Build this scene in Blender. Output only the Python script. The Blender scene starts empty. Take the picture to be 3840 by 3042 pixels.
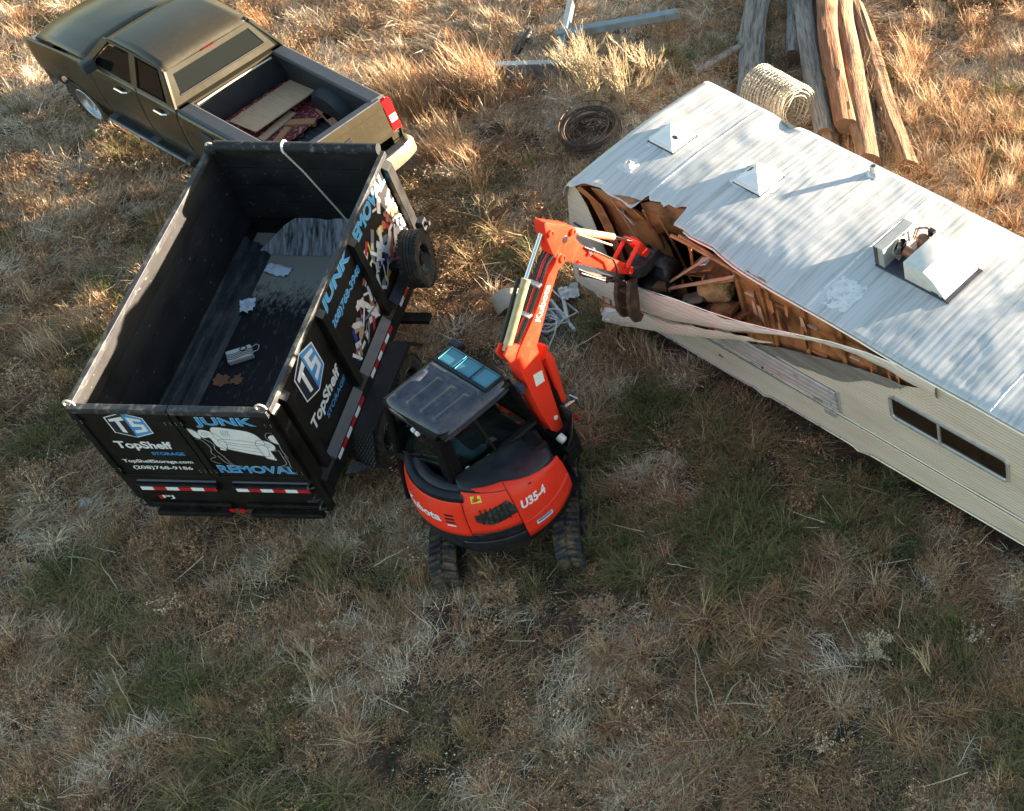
import bpy, bmesh, math, random
from mathutils import Matrix, Vector, Euler, noise
import numpy as np

random.seed(7); RNG = np.random.default_rng(11)
SC = bpy.context.scene
COL = SC.collection
PI = math.pi
R_ = math.radians

# ------------------------------------------------------------------ camera
cam_d = bpy.data.cameras.new('camera'); cam = bpy.data.objects.new('camera', cam_d); COL.objects.link(cam)
cam.location = (9.88, -10.348, 14.275)
cam.rotation_euler = Euler((0.623, 0.0, 0.028), 'XYZ')
cam_d.sensor_width = 36.0; cam_d.sensor_fit = 'HORIZONTAL'
cam_d.lens = 36.0 * 5562.4 / 3840.0
cam_d.shift_x = -(3959.9 - 1920.0) / 3840.0
cam_d.shift_y = (2080.4 - 1521.0) / 3840.0
cam_d.clip_end = 3000.0
SC.camera = cam
SC.render.resolution_x = 1024; SC.render.resolution_y = 811

# ------------------------------------------------------------------ sky and sun
SUN_AZ = math.atan2(0.425, 0.905)          # direction towards the sun, from +X
SUN_EL = R_(4.6)
w = bpy.data.worlds.new('World'); SC.world = w; w.use_nodes = True
nt = w.node_tree; bg = nt.nodes['Background']
sky = nt.nodes.new('ShaderNodeTexSky'); sky.sky_type = 'NISHITA'; sky.sun_disc = False
sky.sun_elevation = SUN_EL; sky.ozone_density = 1.1; sky.dust_density = 0.6
sky.sun_rotation = PI / 2 - SUN_AZ
nt.links.new(sky.outputs[0], bg.inputs[0]); bg.inputs[1].default_value = 0.085
sd = bpy.data.lights.new('sun', 'SUN'); sun = bpy.data.objects.new('sun', sd); COL.objects.link(sun)
sd.energy = 5.0; sd.angle = R_(0.5); sd.color = (1.0, 0.83, 0.62)
sdir = Vector((math.cos(SUN_EL) * math.cos(SUN_AZ), math.cos(SUN_EL) * math.sin(SUN_AZ), math.sin(SUN_EL)))
sun.rotation_euler = (-sdir).to_track_quat('-Z', 'Y').to_euler()
sun.location = sdir * 60
SC.view_settings.view_transform = 'Standard'; SC.view_settings.look = 'None'
SC.view_settings.exposure = 3.1; SC.view_settings.gamma = 1.0
SC.view_settings.use_curve_mapping = False
SC.render.engine = 'CYCLES'
SC.cycles.max_bounces = 6; SC.cycles.transparent_max_bounces = 12

# ------------------------------------------------------------------ helpers
class MB:
    """collects geometry for one mesh object"""
    def __init__(s): s.v = []; s.f = []; s.m = []
    def add(s, vs, fs, mi=0, M=None):
        o = len(s.v)
        for p in vs:
            p = Vector(p)
            if M is not None: p = M @ p
            s.v.append(tuple(p))
        for f in fs: s.f.append(tuple(i + o for i in f)); s.m.append(mi)
        return s
    def box(s, lo, hi, mi=0, M=None, ch=0.0):
        if ch > 0:
            bm = bmesh.new(); bmesh.ops.create_cube(bm, size=1.0)
            for v in bm.verts:
                v.co = Vector([(lo[i] + hi[i]) / 2 + v.co[i] * (hi[i] - lo[i]) for i in range(3)])
            bmesh.ops.bevel(bm, geom=bm.edges[:], offset=ch, segments=2, affect='EDGES', profile=0.6)
            bm.verts.index_update()
            s.add([v.co.copy() for v in bm.verts], [[v.index for v in f.verts] for f in bm.faces], mi, M); bm.free()
            return s
        x0, y0, z0 = lo; x1, y1, z1 = hi
        return s.add([(x0,y0,z0),(x1,y0,z0),(x1,y1,z0),(x0,y1,z0),(x0,y0,z1),(x1,y0,z1),(x1,y1,z1),(x0,y1,z1)],
                     [(0,3,2,1),(4,5,6,7),(0,1,5,4),(1,2,6,5),(2,3,7,6),(3,0,4,7)], mi, M)
    def prism(s, poly, a, b, M=None, mi=0, ch=0.0):
        """poly: (x,z) list, extruded along y from a to b"""
        bm = bmesh.new()
        f = bm.faces.new([bm.verts.new((p[0], a, p[1])) for p in poly])
        r = bmesh.ops.extrude_face_region(bm, geom=[f])
        for e in r['geom']:
            if isinstance(e, bmesh.types.BMVert): e.co.y = b
        bmesh.ops.recalc_face_normals(bm, faces=bm.faces[:])
        if ch > 0:
            ed = [e for e in bm.edges if len(e.link_faces) == 2 and e.calc_face_angle(0) > 0.3]
            bmesh.ops.bevel(bm, geom=ed, offset=ch, segments=2, affect='EDGES', profile=0.6)
        bm.verts.index_update()
        s.add([v.co.copy() for v in bm.verts], [[v.index for v in q.verts] for q in bm.faces], mi, M); bm.free()
        return s
    def tube(s, pts, r, n=8, mi=0, M=None, caps=True):
        pts = [Vector(p) for p in pts]; k = len(pts)
        rr = r if isinstance(r, (list, tuple)) else [r] * k
        vs = []; fs = []; up = None
        for i, p in enumerate(pts):
            d = (pts[min(i + 1, k - 1)] - pts[max(i - 1, 0)])
            if d.length < 1e-9: d = Vector((0, 0, 1))
            d.normalize()
            if up is None:
                up = Vector((0, 0, 1)) if abs(d.z) < 0.9 else Vector((1, 0, 0))
            a = d.cross(up).normalized(); b = a.cross(d).normalized(); up = b
            for j in range(n):
                t = 2 * PI * j / n
                vs.append(p + (a * math.cos(t) + b * math.sin(t)) * rr[i])
        for i in range(k - 1):
            for j in range(n):
                j2 = (j + 1) % n
                fs.append((i * n + j, i * n + j2, (i + 1) * n + j2, (i + 1) * n + j))
        if caps:
            fs.append(tuple(range(n)))
            fs.append(tuple((k - 1) * n + j for j in reversed(range(n))))
        return s.add(vs, fs, mi, M)
    def lathe(s, prof, n=32, mi=0, M=None, a0=0.0, a1=2 * PI, close=True):
        """prof: (r, z) list round local z"""
        vs = []; fs = []; full = abs(a1 - a0 - 2 * PI) < 1e-6
        m = n if full else n + 1
        for j in range(m):
            t = a0 + (a1 - a0) * j / n
            for r, z in prof: vs.append((r * math.cos(t), r * math.sin(t), z))
        k = len(prof)
        for j in range(n):
            j2 = (j + 1) % m
            for i in range(k - 1):
                fs.append((j * k + i, j2 * k + i, j2 * k + i + 1, j * k + i + 1))
        return s.add(vs, fs, mi, M)
    def grid(s, rows, mi=0, M=None, wrap=False):
        """rows: list of equal-length point lists"""
        n = len(rows[0]); vs = [p for r in rows for p in r]; fs = []
        for i in range(len(rows) - 1):
            for j in range(n if wrap else n - 1):
                j2 = (j + 1) % n
                fs.append((i * n + j, i * n + j2, (i + 1) * n + j2, (i + 1) * n + j))
        return s.add(vs, fs, mi, M)

def obj(name, mb, mats, parent=None, smooth=None, recalc=True, solid=None):
    me = bpy.data.meshes.new(name)
    me.from_pydata(mb.v, [], mb.f)
    if not isinstance(mats, (list, tuple)): mats = [mats]
    for m in mats: me.materials.append(m)
    me.polygons.foreach_set('material_index', mb.m)
    if recalc:
        bm = bmesh.new(); bm.from_mesh(me); bmesh.ops.recalc_face_normals(bm, faces=bm.faces[:]); bm.to_mesh(me); bm.free()
    if smooth:
        me.polygons.foreach_set('use_smooth', [True] * len(me.polygons))
        me.set_sharp_from_angle(angle=R_(smooth))
    me.update()
    o = bpy.data.objects.new(name, me); COL.objects.link(o)
    if parent is not None: o.parent = parent
    if solid:
        md = o.modifiers.new('solid', 'SOLIDIFY'); md.thickness = solid; md.offset = 0
    return o

def tag(o, label, cat, group=None, kind=None):
    o['label'] = label; o['category'] = cat
    if group: o['group'] = group
    if kind: o['kind'] = kind
    return o

def root(name, loc, rz, label, cat, group=None):
    o = bpy.data.objects.new(name, None); COL.objects.link(o); o.empty_display_size = 0.2
    o.location = loc; o.rotation_euler = (0, 0, rz)
    return tag(o, label, cat, group)

def structure(o): o['kind'] = 'structure'; return o

def text2d(txt, size=1.0, bold=0.0, shear=0.0, align='LEFT', spacing=1.0):
    c = bpy.data.curves.new('t', 'FONT'); c.body = txt; c.size = size; c.offset = bold; c.shear = shear
    c.align_x = align; c.space_character = spacing; c.resolution_u = 3; c.fill_mode = 'FRONT'
    o = bpy.data.objects.new('t', c); COL.objects.link(o)
    dg = bpy.context.evaluated_depsgraph_get(); dg.update()
    me = o.evaluated_get(dg).to_mesh()
    vs = [tuple(v.co) for v in me.vertices]; fs = [tuple(p.vertices) for p in me.polygons]
    o.evaluated_get(dg).to_mesh_clear()
    COL.objects.unlink(o); bpy.data.objects.remove(o); bpy.data.curves.remove(c)
    return vs, fs

def fit_text(txt, x0, x1, y0, y1, bold=0.0, shear=0.0):
    """text stretched to fill a rectangle (2D)"""
    vs, fs = text2d(txt, 1.0, bold, shear)
    a = np.array(vs)[:, :2]; lo = a.min(0); hi = a.max(0)
    a = (a - lo) / (hi - lo)
    return [(x0 + p[0] * (x1 - x0), y0 + p[1] * (y1 - y0)) for p in a], fs

def ngon(pts, f3): return [f3(p) for p in pts], [tuple(range(len(pts)))]

def lerp_tab(tab, x):
    if x <= tab[0][0]: return tab[0][1]
    for (a, b), (c, d) in zip(tab, tab[1:]):
        if x <= c: return b + (d - b) * (x - a) / (c - a) if c > a else d
    return tab[-1][1]

# ------------------------------------------------------------------ materials
def N(t, kind, **kw):
    n = t.nodes.new(kind)
    for k, v in kw.items(): setattr(n, k, v)
    return n
def mat(name, col, rough=0.5, metal=0.0, var=0.0, vscale=8.0, col2=None, spots=0.0, sscale=30.0, bump=0.0, bscale=60.0,
        stretch=(1, 1, 1), spec=0.5, coat=0.0, lo=0.45, hi=0.65, distort=0.0):
    m = bpy.data.materials.new(name); m.use_nodes = True; t = m.node_tree
    b = t.nodes['Principled BSDF']
    b.inputs['Roughness'].default_value = rough; b.inputs['Metallic'].default_value = metal
    b.inputs['Specular IOR Level'].default_value = spec
    if coat: b.inputs['Coat Weight'].default_value = coat; b.inputs['Coat Roughness'].default_value = 0.15
    tc = N(t, 'ShaderNodeTexCoord'); mp = N(t, 'ShaderNodeMapping'); mp.inputs['Scale'].default_value = stretch
    t.links.new(tc.outputs['Object'], mp.inputs[0])
    cur = None
    c = N(t, 'ShaderNodeRGB'); c.outputs[0].default_value = (*col, 1); cur = c.outputs[0]
    if col2 is not None and spots > 0:
        nz = N(t, 'ShaderNodeTexNoise'); nz.inputs['Scale'].default_value = sscale; nz.inputs['Detail'].default_value = 8
        nz.inputs['Roughness'].default_value = 0.65; nz.inputs['Distortion'].default_value = distort
        t.links.new(mp.outputs[0], nz.inputs['Vector'])
        rp = N(t, 'ShaderNodeMapRange'); rp.inputs[1].default_value = lo; rp.inputs[2].default_value = hi; rp.inputs[4].default_value = spots
        t.links.new(nz.outputs[0], rp.inputs[0])
        mx = N(t, 'ShaderNodeMix', data_type='RGBA'); t.links.new(rp.outputs[0], mx.inputs[0])
        t.links.new(cur, mx.inputs[6]); mx.inputs[7].default_value = (*col2, 1); cur = mx.outputs[2]
    if var > 0:
        nz = N(t, 'ShaderNodeTexNoise'); nz.inputs['Scale'].default_value = vscale; nz.inputs['Detail'].default_value = 6
        t.links.new(mp.outputs[0], nz.inputs['Vector'])
        rp = N(t, 'ShaderNodeMapRange'); rp.inputs[1].default_value = 0.25; rp.inputs[2].default_value = 0.75
        rp.inputs[3].default_value = 1 - var; rp.inputs[4].default_value = 1 + var
        t.links.new(nz.outputs[0], rp.inputs[0])
        hs = N(t, 'ShaderNodeHueSaturation'); t.links.new(rp.outputs[0], hs.inputs['Value']); t.links.new(cur, hs.inputs['Color']); cur = hs.outputs[0]
        r2 = N(t, 'ShaderNodeMapRange'); r2.inputs[1].default_value = 0.3; r2.inputs[2].default_value = 0.7
        r2.inputs[3].default_value = max(0, rough - 0.12); r2.inputs[4].default_value = min(1, rough + 0.12)
        t.links.new(nz.outputs[0], r2.inputs[0]); t.links.new(r2.outputs[0], b.inputs['Roughness'])
    t.links.new(cur, b.inputs['Base Color'])
    if bump > 0:
        nz = N(t, 'ShaderNodeTexNoise'); nz.inputs['Scale'].default_value = bscale; nz.inputs['Detail'].default_value = 5
        t.links.new(mp.outputs[0], nz.inputs['Vector'])
        bp = N(t, 'ShaderNodeBump'); bp.inputs['Strength'].default_value = bump; bp.inputs['Distance'].default_value = 0.02
        t.links.new(nz.outputs[0], bp.inputs['Height']); t.links.new(bp.outputs[0], b.inputs['Normal'])
    return m

def glass(name, tint, alpha=0.45, rough=0.03):
    m = bpy.data.materials.new(name); m.use_nodes = True; t = m.node_tree
    out = t.nodes['Material Output']; t.nodes.remove(t.nodes['Principled BSDF'])
    tr = N(t, 'ShaderNodeBsdfTransparent'); tr.inputs[0].default_value = (*tint, 1)
    gl = N(t, 'ShaderNodeBsdfGlossy'); gl.inputs['Roughness'].default_value = rough; gl.inputs[0].default_value = (0.9, 0.95, 1, 1)
    fr = N(t, 'ShaderNodeFresnel'); fr.inputs[0].default_value = 1.5
    mx = N(t, 'ShaderNodeMixShader'); t.links.new(fr.outputs[0], mx.inputs[0])
    t.links.new(tr.outputs[0], mx.inputs[1]); t.links.new(gl.outputs[0], mx.inputs[2]); t.links.new(mx.outputs[0], out.inputs[0])
    return m

DUST = (0.16, 0.14, 0.10)
M_black = mat('black_paint', (0.0025, 0.0024, 0.0025), 0.52, var=0.3, vscale=3, col2=DUST, spots=0.03, sscale=5, lo=0.5, hi=0.85, bump=0.03, bscale=90, spec=0.5)
M_blackin = mat('worn_black_steel', (0.014, 0.013, 0.013), 0.6, var=0.4, vscale=4, col2=(0.30, 0.29, 0.25), spots=0.8, sscale=18, lo=0.63, hi=0.74, bump=0.1, bscale=40, stretch=(1, 0.5, 1), spec=0.36)
M_floor = mat('worn_steel_floor', (0.010, 0.010, 0.012), 0.6, var=0.4, vscale=3, col2=(0.20, 0.19, 0.17), spots=0.5, sscale=9, lo=0.55, hi=0.72, bump=0.2, bscale=50, stretch=(2.2, 0.5, 1), distort=0.6)
M_rail = mat('scuffed_rail', (0.035, 0.035, 0.04), 0.5, var=0.3, col2=(0.30, 0.28, 0.22), spots=0.6, sscale=11, lo=0.52, hi=0.72, bump=0.05, spec=0.3, stretch=(1, .4, 1))
M_blackplain = mat('black_steel', (0.008, 0.008, 0.009), 0.5, var=0.3, col2=DUST, spots=0.06, sscale=12, spec=0.2)
M_slate = mat('slate_steel', (0.045, 0.05, 0.07), 0.45, var=0.2)
M_white = mat('white_vinyl', (0.72, 0.73, 0.76), 0.5, var=0.06)
M_blue = mat('blue_vinyl', (0.055, 0.27, 0.60), 0.45, var=0.06)
M_ltblue = mat('light_blue_vinyl', (0.36, 0.68, 0.90), 0.45, var=0.06)
M_navy = mat('navy_vinyl', (0.02, 0.022, 0.035), 0.45)
M_red = mat('red_reflector', (0.50, 0.012, 0.02), 0.3, var=0.1)
M_refw = mat('white_reflector', (0.78, 0.80, 0.85), 0.3, var=0.05)
M_line = mat('grey_line_print', (0.25, 0.25, 0.27), 0.5)
M_yellow = mat('yellow_label', (0.75, 0.55, 0.02), 0.5)
M_rubber = mat('rubber', (0.014, 0.0135, 0.013), 0.8, var=0.3, col2=(0.10, 0.075, 0.05), spots=0.5, sscale=9, bump=0.2, bscale=80)
M_track = mat('muddy_rubber', (0.022, 0.022, 0.023), 0.8, var=0.3, col2=(0.13, 0.085, 0.05), spots=0.85, sscale=7, lo=0.46, hi=0.60, bump=0.3, bscale=60)
M_steelrim = mat('dark_rim', (0.03, 0.03, 0.032), 0.35, metal=0.6, var=0.2)
M_chrome = mat('chrome', (0.75, 0.76, 0.78), 0.12, metal=1.0)
M_alu = mat('aluminium', (0.55, 0.56, 0.58), 0.35, metal=0.9, var=0.15)
M_orange = mat('orange_paint', (0.84, 0.040, 0.018), 0.38, var=0.08, vscale=2.5, col2=(0.40, 0.13, 0.07), spots=0.5, sscale=7, lo=0.52, hi=0.8, spec=0.25)
M_cabblk = mat('cab_black', (0.012, 0.013, 0.019), 0.40, var=0.15, col2=(0.08, 0.075, 0.07), spots=0.2, sscale=5, spec=0.35)
M_pillar = mat('pillar_black', (0.004, 0.004, 0.005), 0.45, spec=0.2)
M_roofgrey = mat('cab_roof_grey', (0.030, 0.034, 0.052), 0.32, var=0.12, col2=(0.15, 0.145, 0.14), spots=0.3, sscale=6)
M_glass = glass('tinted_glass', (0.44, 0.58, 0.54))
M_skyglass = mat('skylight_glass', (0.055, 0.20, 0.27), 0.10, var=0.08, spec=0.8)
M_darkglass = mat('dark_window', (0.004, 0.004, 0.004), 0.05, spec=0.45)
M_truck = mat('bronze_truck_paint', (0.050, 0.042, 0.026), 0.34, metal=0.25, var=0.10, vscale=1.2, coat=0.2, col2=(0.13, 0.11, 0.08), spots=0.18, sscale=14, lo=.5, hi=.75)
M_plastic = mat('black_plastic', (0.045, 0.05, 0.06), 0.55, var=0.15)
M_liner = mat('bed_liner', (0.020, 0.022, 0.026), 0.6, var=0.2, bump=0.3, bscale=120)
M_ply = mat('plywood', (0.52, 0.36, 0.23), 0.7, var=0.12, vscale=6, stretch=(1, 6, 1), col2=(0.42, 0.26, 0.15), spots=0.5, sscale=4)
M_board = mat('raw_board', (0.42, 0.20, 0.09), 0.75, var=0.2, stretch=(1, 8, 8), bump=0.1)
M_redcloth = mat('red_flecked_cloth', (0.16, 0.012, 0.020), 0.9, col2=(0.55, 0.35, 0.32), spots=0.9, sscale=28, lo=0.54, hi=0.60, bump=0.4, bscale=30)
M_rvroof = mat('weathered_roof_metal', (0.53, 0.53, 0.53), 0.42, metal=0.1, var=0.10, vscale=2.2, stretch=(9, 0.30, 1), col2=(0.26, 0.235, 0.20), spots=0.8, sscale=2.6, lo=0.47, hi=0.72, bump=0.05, bscale=10)
M_rvseal = mat('roof_sealant', (0.66, 0.66, 0.65), 0.6, var=0.12, col2=(0.25, 0.23, 0.20), spots=0.6, sscale=20, lo=0.52, hi=0.65, bump=0.6, bscale=30)
M_rvwhite = mat('vent_plastic', (0.78, 0.78, 0.77), 0.4, var=0.05)
M_rvwall = mat('cream_siding', (0.65, 0.555, 0.455), 0.45, var=0.10, vscale=1.6, stretch=(0.5, 1, 3), col2=(0.44, 0.33, 0.21), spots=0.5, sscale=2.5, lo=0.5, hi=0.8)
M_rvpink = mat('pale_siding', (0.66, 0.56, 0.49), 0.42, var=0.08, vscale=2, stretch=(0.4, 1, 4), col2=(0.50, 0.38, 0.28), spots=0.4, sscale=3, lo=0.52, hi=0.8)
M_rvgrey = mat('grey_louvre', (0.20, 0.175, 0.15), 0.5, var=0.15, stretch=(0.4, 1, 4))
M_trim = mat('alu_trim', (0.62, 0.60, 0.57), 0.35, metal=0.6, var=0.15)
M_panel = mat('brown_panelling', (0.37, 0.145, 0.052), 0.65, var=0.35, vscale=3, col2=(0.09, 0.032, 0.014), spots=0.95, sscale=4.0, lo=0.48, hi=0.68, bump=0.2, bscale=25)
M_stud = mat('stud_timber', (0.45, 0.17, 0.062), 0.75, var=0.25, vscale=9, col2=(0.14, 0.06, 0.03), spots=0.6, sscale=8)
M_paleboard = mat('splintered_board', (0.52, 0.30, 0.19), 0.75, var=0.2, vscale=9)
M_insul = mat('insulation', (0.42, 0.24, 0.10), 0.95, var=0.3, vscale=10, bump=1.0, bscale=25)
M_dark = mat('dark_interior', (0.035, 0.018, 0.010), 0.8, var=0.3)
M_bucket = mat('bucket_steel', (0.028, 0.030, 0.034), 0.45, metal=0.3, var=0.3, col2=(0.16, 0.09, 0.05), spots=0.5, sscale=6)
M_rusty = mat('rusty_steel', (0.055, 0.03, 0.022), 0.65, metal=0.2, var=0.35, col2=(0.17, 0.085, 0.045), spots=0.6, sscale=8, bump=0.2)
M_brass = mat('dirty_cylinder', (0.42, 0.34, 0.20), 0.4, metal=0.5, var=0.25, vscale=10)
M_hose = mat('black_hose', (0.012, 0.012, 0.013), 0.45)
M_rope = mat('rope', (0.42, 0.36, 0.26), 0.85, var=0.2, vscale=40)
M_logg = mat('grey_log', (0.23, 0.21, 0.19), 0.9, var=0.35, vscale=6, stretch=(9, 9, .7), col2=(0.07, 0.06, 0.05), spots=0.85, sscale=2.5, lo=.46, hi=.6, bump=1.0, bscale=6)
M_logb = mat('brown_log', (0.24, 0.135, 0.075), 0.9, var=0.35, vscale=5, stretch=(9, 9, .7), col2=(0.07, 0.04, 0.025), spots=0.85, sscale=2.2, lo=.46, hi=.6, bump=1.0, bscale=6)
M_logend = mat('log_end', (.09, .05, .03), .9, var=.3, vscale=12)
M_bark = mat('red_bark', (0.17, 0.07, 0.035), 0.9, var=0.35, vscale=6, stretch=(9, 9, .8), col2=(0.36, 0.20, 0.11), spots=0.8, sscale=2, bump=1.0, bscale=6)
M_wire = mat('galvanised_wire', (0.52, 0.48, 0.40), 0.6, var=0.2)
M_netting = mat('netting_wire', (0.36, 0.33, 0.27), 0.6, var=0.3, vscale=14)
M_wiredark = mat('rusty_wire', (0.09, 0.06, 0.045), 0.6, metal=0.4, var=0.3, vscale=12)
M_bluesteel = mat('faded_blue_steel', (0.17, 0.24, 0.28), 0.5, var=0.15, col2=(0.16, 0.10, 0.07), spots=0.5, sscale=5)
M_pipew = mat('white_pipe', (0.55, 0.55, 0.53), 0.45, var=0.08)
M_pipeg = mat('grey_pipe', (0.17, 0.17, 0.175), 0.5, var=0.15)
M_tan = mat('tan_panel', (0.42, 0.36, 0.29), 0.7, var=0.15)
M_paper = mat('paper', (0.60, 0.66, 0.78), 0.7, var=0.08)
M_kraft = mat('bag_paper', (0.62, 0.58, 0.54), 0.75, var=0.05)
M_leaf = mat('dry_leaf', (0.22, 0.09, 0.045), 0.8, var=0.2)
M_skin = mat('skin', (0.52, 0.30, 0.21), 0.5)
M_denim = mat('denim', (0.03, 0.07, 0.16), 0.85, var=0.15, bump=0.2, bscale=80)
M_shirt = mat('blue_shirt', (0.05, 0.15, 0.24), 0.85, var=0.15)
M_cap = mat('dark_cap', (0.02, 0.022, 0.03), 0.8)
M_seat = mat('seat_fabric', (0.018, 0.02, 0.024), 0.8)
M_stone = mat('pale_stone', (0.45, 0.44, 0.42), 0.8, var=0.15, bump=0.3, bscale=15)
M_taillamp = mat('tail_lamp', (0.55, 0.01, 0.012), 0.12, coat=0.5)

def grooves(m, period=0.052, depth=0.45):
    """groove lines darkened in colour, standing in for rib shading as well as dirt (follows object height)"""
    t = m.node_tree; b = t.nodes['Principled BSDF']; src = b.inputs['Base Color'].links[0].from_socket
    tc = N(t, 'ShaderNodeTexCoord'); sp = N(t, 'ShaderNodeSeparateXYZ'); t.links.new(tc.outputs['Object'], sp.inputs[0])
    a = N(t, 'ShaderNodeMath', operation='DIVIDE'); a.inputs[1].default_value = period; t.links.new(sp.outputs[2], a.inputs[0])
    f = N(t, 'ShaderNodeMath', operation='FRACT'); t.links.new(a.outputs[0], f.inputs[0])
    p = N(t, 'ShaderNodeMath', operation='PINGPONG'); p.inputs[1].default_value = 0.5; t.links.new(f.outputs[0], p.inputs[0])
    r = N(t, 'ShaderNodeMapRange'); r.inputs[1].default_value = 0.0; r.inputs[2].default_value = 0.16; r.inputs[3].default_value = depth; r.inputs[4].default_value = 0.0; t.links.new(p.outputs[0], r.inputs[0])
    mx = N(t, 'ShaderNodeMix', data_type='RGBA'); t.links.new(r.outputs[0], mx.inputs[0]); t.links.new(src, mx.inputs[6]); mx.inputs[7].default_value = (0.16, 0.11, 0.07, 1)  # dark colour gives the ribs shading that their relief hardly shows
    t.links.new(mx.outputs[2], b.inputs['Base Color'])
M_rvgreyrib = mat('bare_grey_metal', (0.22, 0.205, 0.19), 0.5, var=0.3, vscale=2, stretch=(.4, 1, 5), col2=(0.10, 0.075, 0.055), spots=.7, sscale=3, lo=.48, hi=.65)
grooves(M_rvgreyrib, 0.052, 0.6)
grooves(M_rvwall); grooves(M_rvpink, 0.060, 0.30)

# ================================================================== ground
def vnoise(x, y, s, seed=0.0): return noise.noise(Vector((x * s + seed, y * s - seed * 0.7, seed * 1.3)))
def gz(x, y):
    return 0.035 * vnoise(x, y, 0.35, 3.1) + 0.02 * vnoise(x, y, 1.1, 8.2)
mb = MB()
def axis(lo, hi, step, far):
    a = list(np.arange(lo, hi + 1e-6, step))
    return [-far, -far * 0.3, lo - 14] + a + [hi + 14, far * 0.3, far]
xs = axis(-11, 14, 0.25, 900); ys = axis(-6, 16, 0.25, 900)
def gzz(x, y): return gz(x, y) if (-11.1 < x < 14.1 and -6.1 < y < 16.1) else 0.0
mb.grid([[(x, y, gzz(x, y)) for x in xs] for y in ys])
m = bpy.data.materials.new('dirt_and_thatch'); m.use_nodes = True; t = m.node_tree; b = t.nodes['Principled BSDF']
tc = N(t, 'ShaderNodeTexCoord')
def nz_(sc, det=8, rough=0.65):
    n = N(t, 'ShaderNodeTexNoise'); n.inputs['Scale'].default_value = sc; n.inputs['Detail'].default_value = det; n.inputs['Roughness'].default_value = rough
    t.links.new(tc.outputs['Object'], n.inputs['Vector']); return n
def ramp(inp, stops):
    r = N(t, 'ShaderNodeValToRGB'); e = r.color_ramp.elements
    while len(e) < len(stops): e.new(0.5)
    for k, (p, c) in enumerate(stops): e[k].position = p; e[k].color = (*c, 1)
    t.links.new(inp, r.inputs[0]); return r
n1 = nz_(0.8); n2 = nz_(14); n3 = nz_(45, 4)
r1 = ramp(n1.outputs[0], [(0.30, (0.120, 0.072, 0.050)), (0.48, (0.150, 0.095, 0.068)), (0.60, (0.075, 0.058, 0.034)), (0.75, (0.19, 0.135, 0.095))])
r2 = ramp(n2.outputs[0], [(0.30, (0.35, 0.33, 0.30)), (0.55, (1, 1, 1)), (0.72, (1.7, 1.6, 1.4))])
mx = N(t, 'ShaderNodeMix', data_type='RGBA', blend_type='MULTIPLY'); mx.inputs[0].default_value = 1.0
t.links.new(r1.outputs[0], mx.inputs[6]); t.links.new(r2.outputs[0], mx.inputs[7]); t.links.new(mx.outputs[2], b.inputs['Base Color'])
b.inputs['Roughness'].default_value = 0.95; b.inputs['Specular IOR Level'].default_value = 0.1
bp = N(t, 'ShaderNodeBump'); bp.inputs['Strength'].default_value = 0.9; bp.inputs['Distance'].default_value = 0.04
t.links.new(n3.outputs[0], bp.inputs['Height']); t.links.new(bp.outputs[0], b.inputs['Normal'])
ground = structure(obj('ground', mb, m, smooth=60, recalc=False))

# ------------------------------------------------------------------ grass clumps (one uncountable mass)
def blade(mb, base, az, length, lean, curl, width, segs=4, mi=0):
    """flat tapering blade; lean 0 = upright, 1 = flat on the ground"""
    d = Vector((math.cos(az), math.sin(az), 0)); sd_ = Vector((-d.y, d.x, 0))
    p = Vector(base); ang = lean * PI / 2; pts = []
    for i in range(segs + 1):
        f = i / segs
        pts.append((p.copy(), width * (1 - f ** 1.5) * 0.5 + 0.0006))
        ang2 = min(ang + curl * f, PI / 2 + 0.25)
        p = p + (d * math.sin(ang2) + Vector((0, 0, math.cos(ang2)))) * (length / segs)
        sway = sd_ * (random.gauss(0, 0.10) * length / segs)
        p = p + sway
        if p.z < 0.006: p.z = 0.006 + random.random() * 0.01
    tw = random.uniform(-0.6, 0.6)
    s2 = (sd_ * math.cos(tw) + Vector((0, 0, 1)) * math.sin(tw))
    vs = []; fs = []
    for q, wd in pts: vs += [q - s2 * wd, q + s2 * wd]
    for i in range(segs): fs.append((2 * i, 2 * i + 1, 2 * i + 3, 2 * i + 2))
    mb.add(vs, fs, mi)

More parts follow.
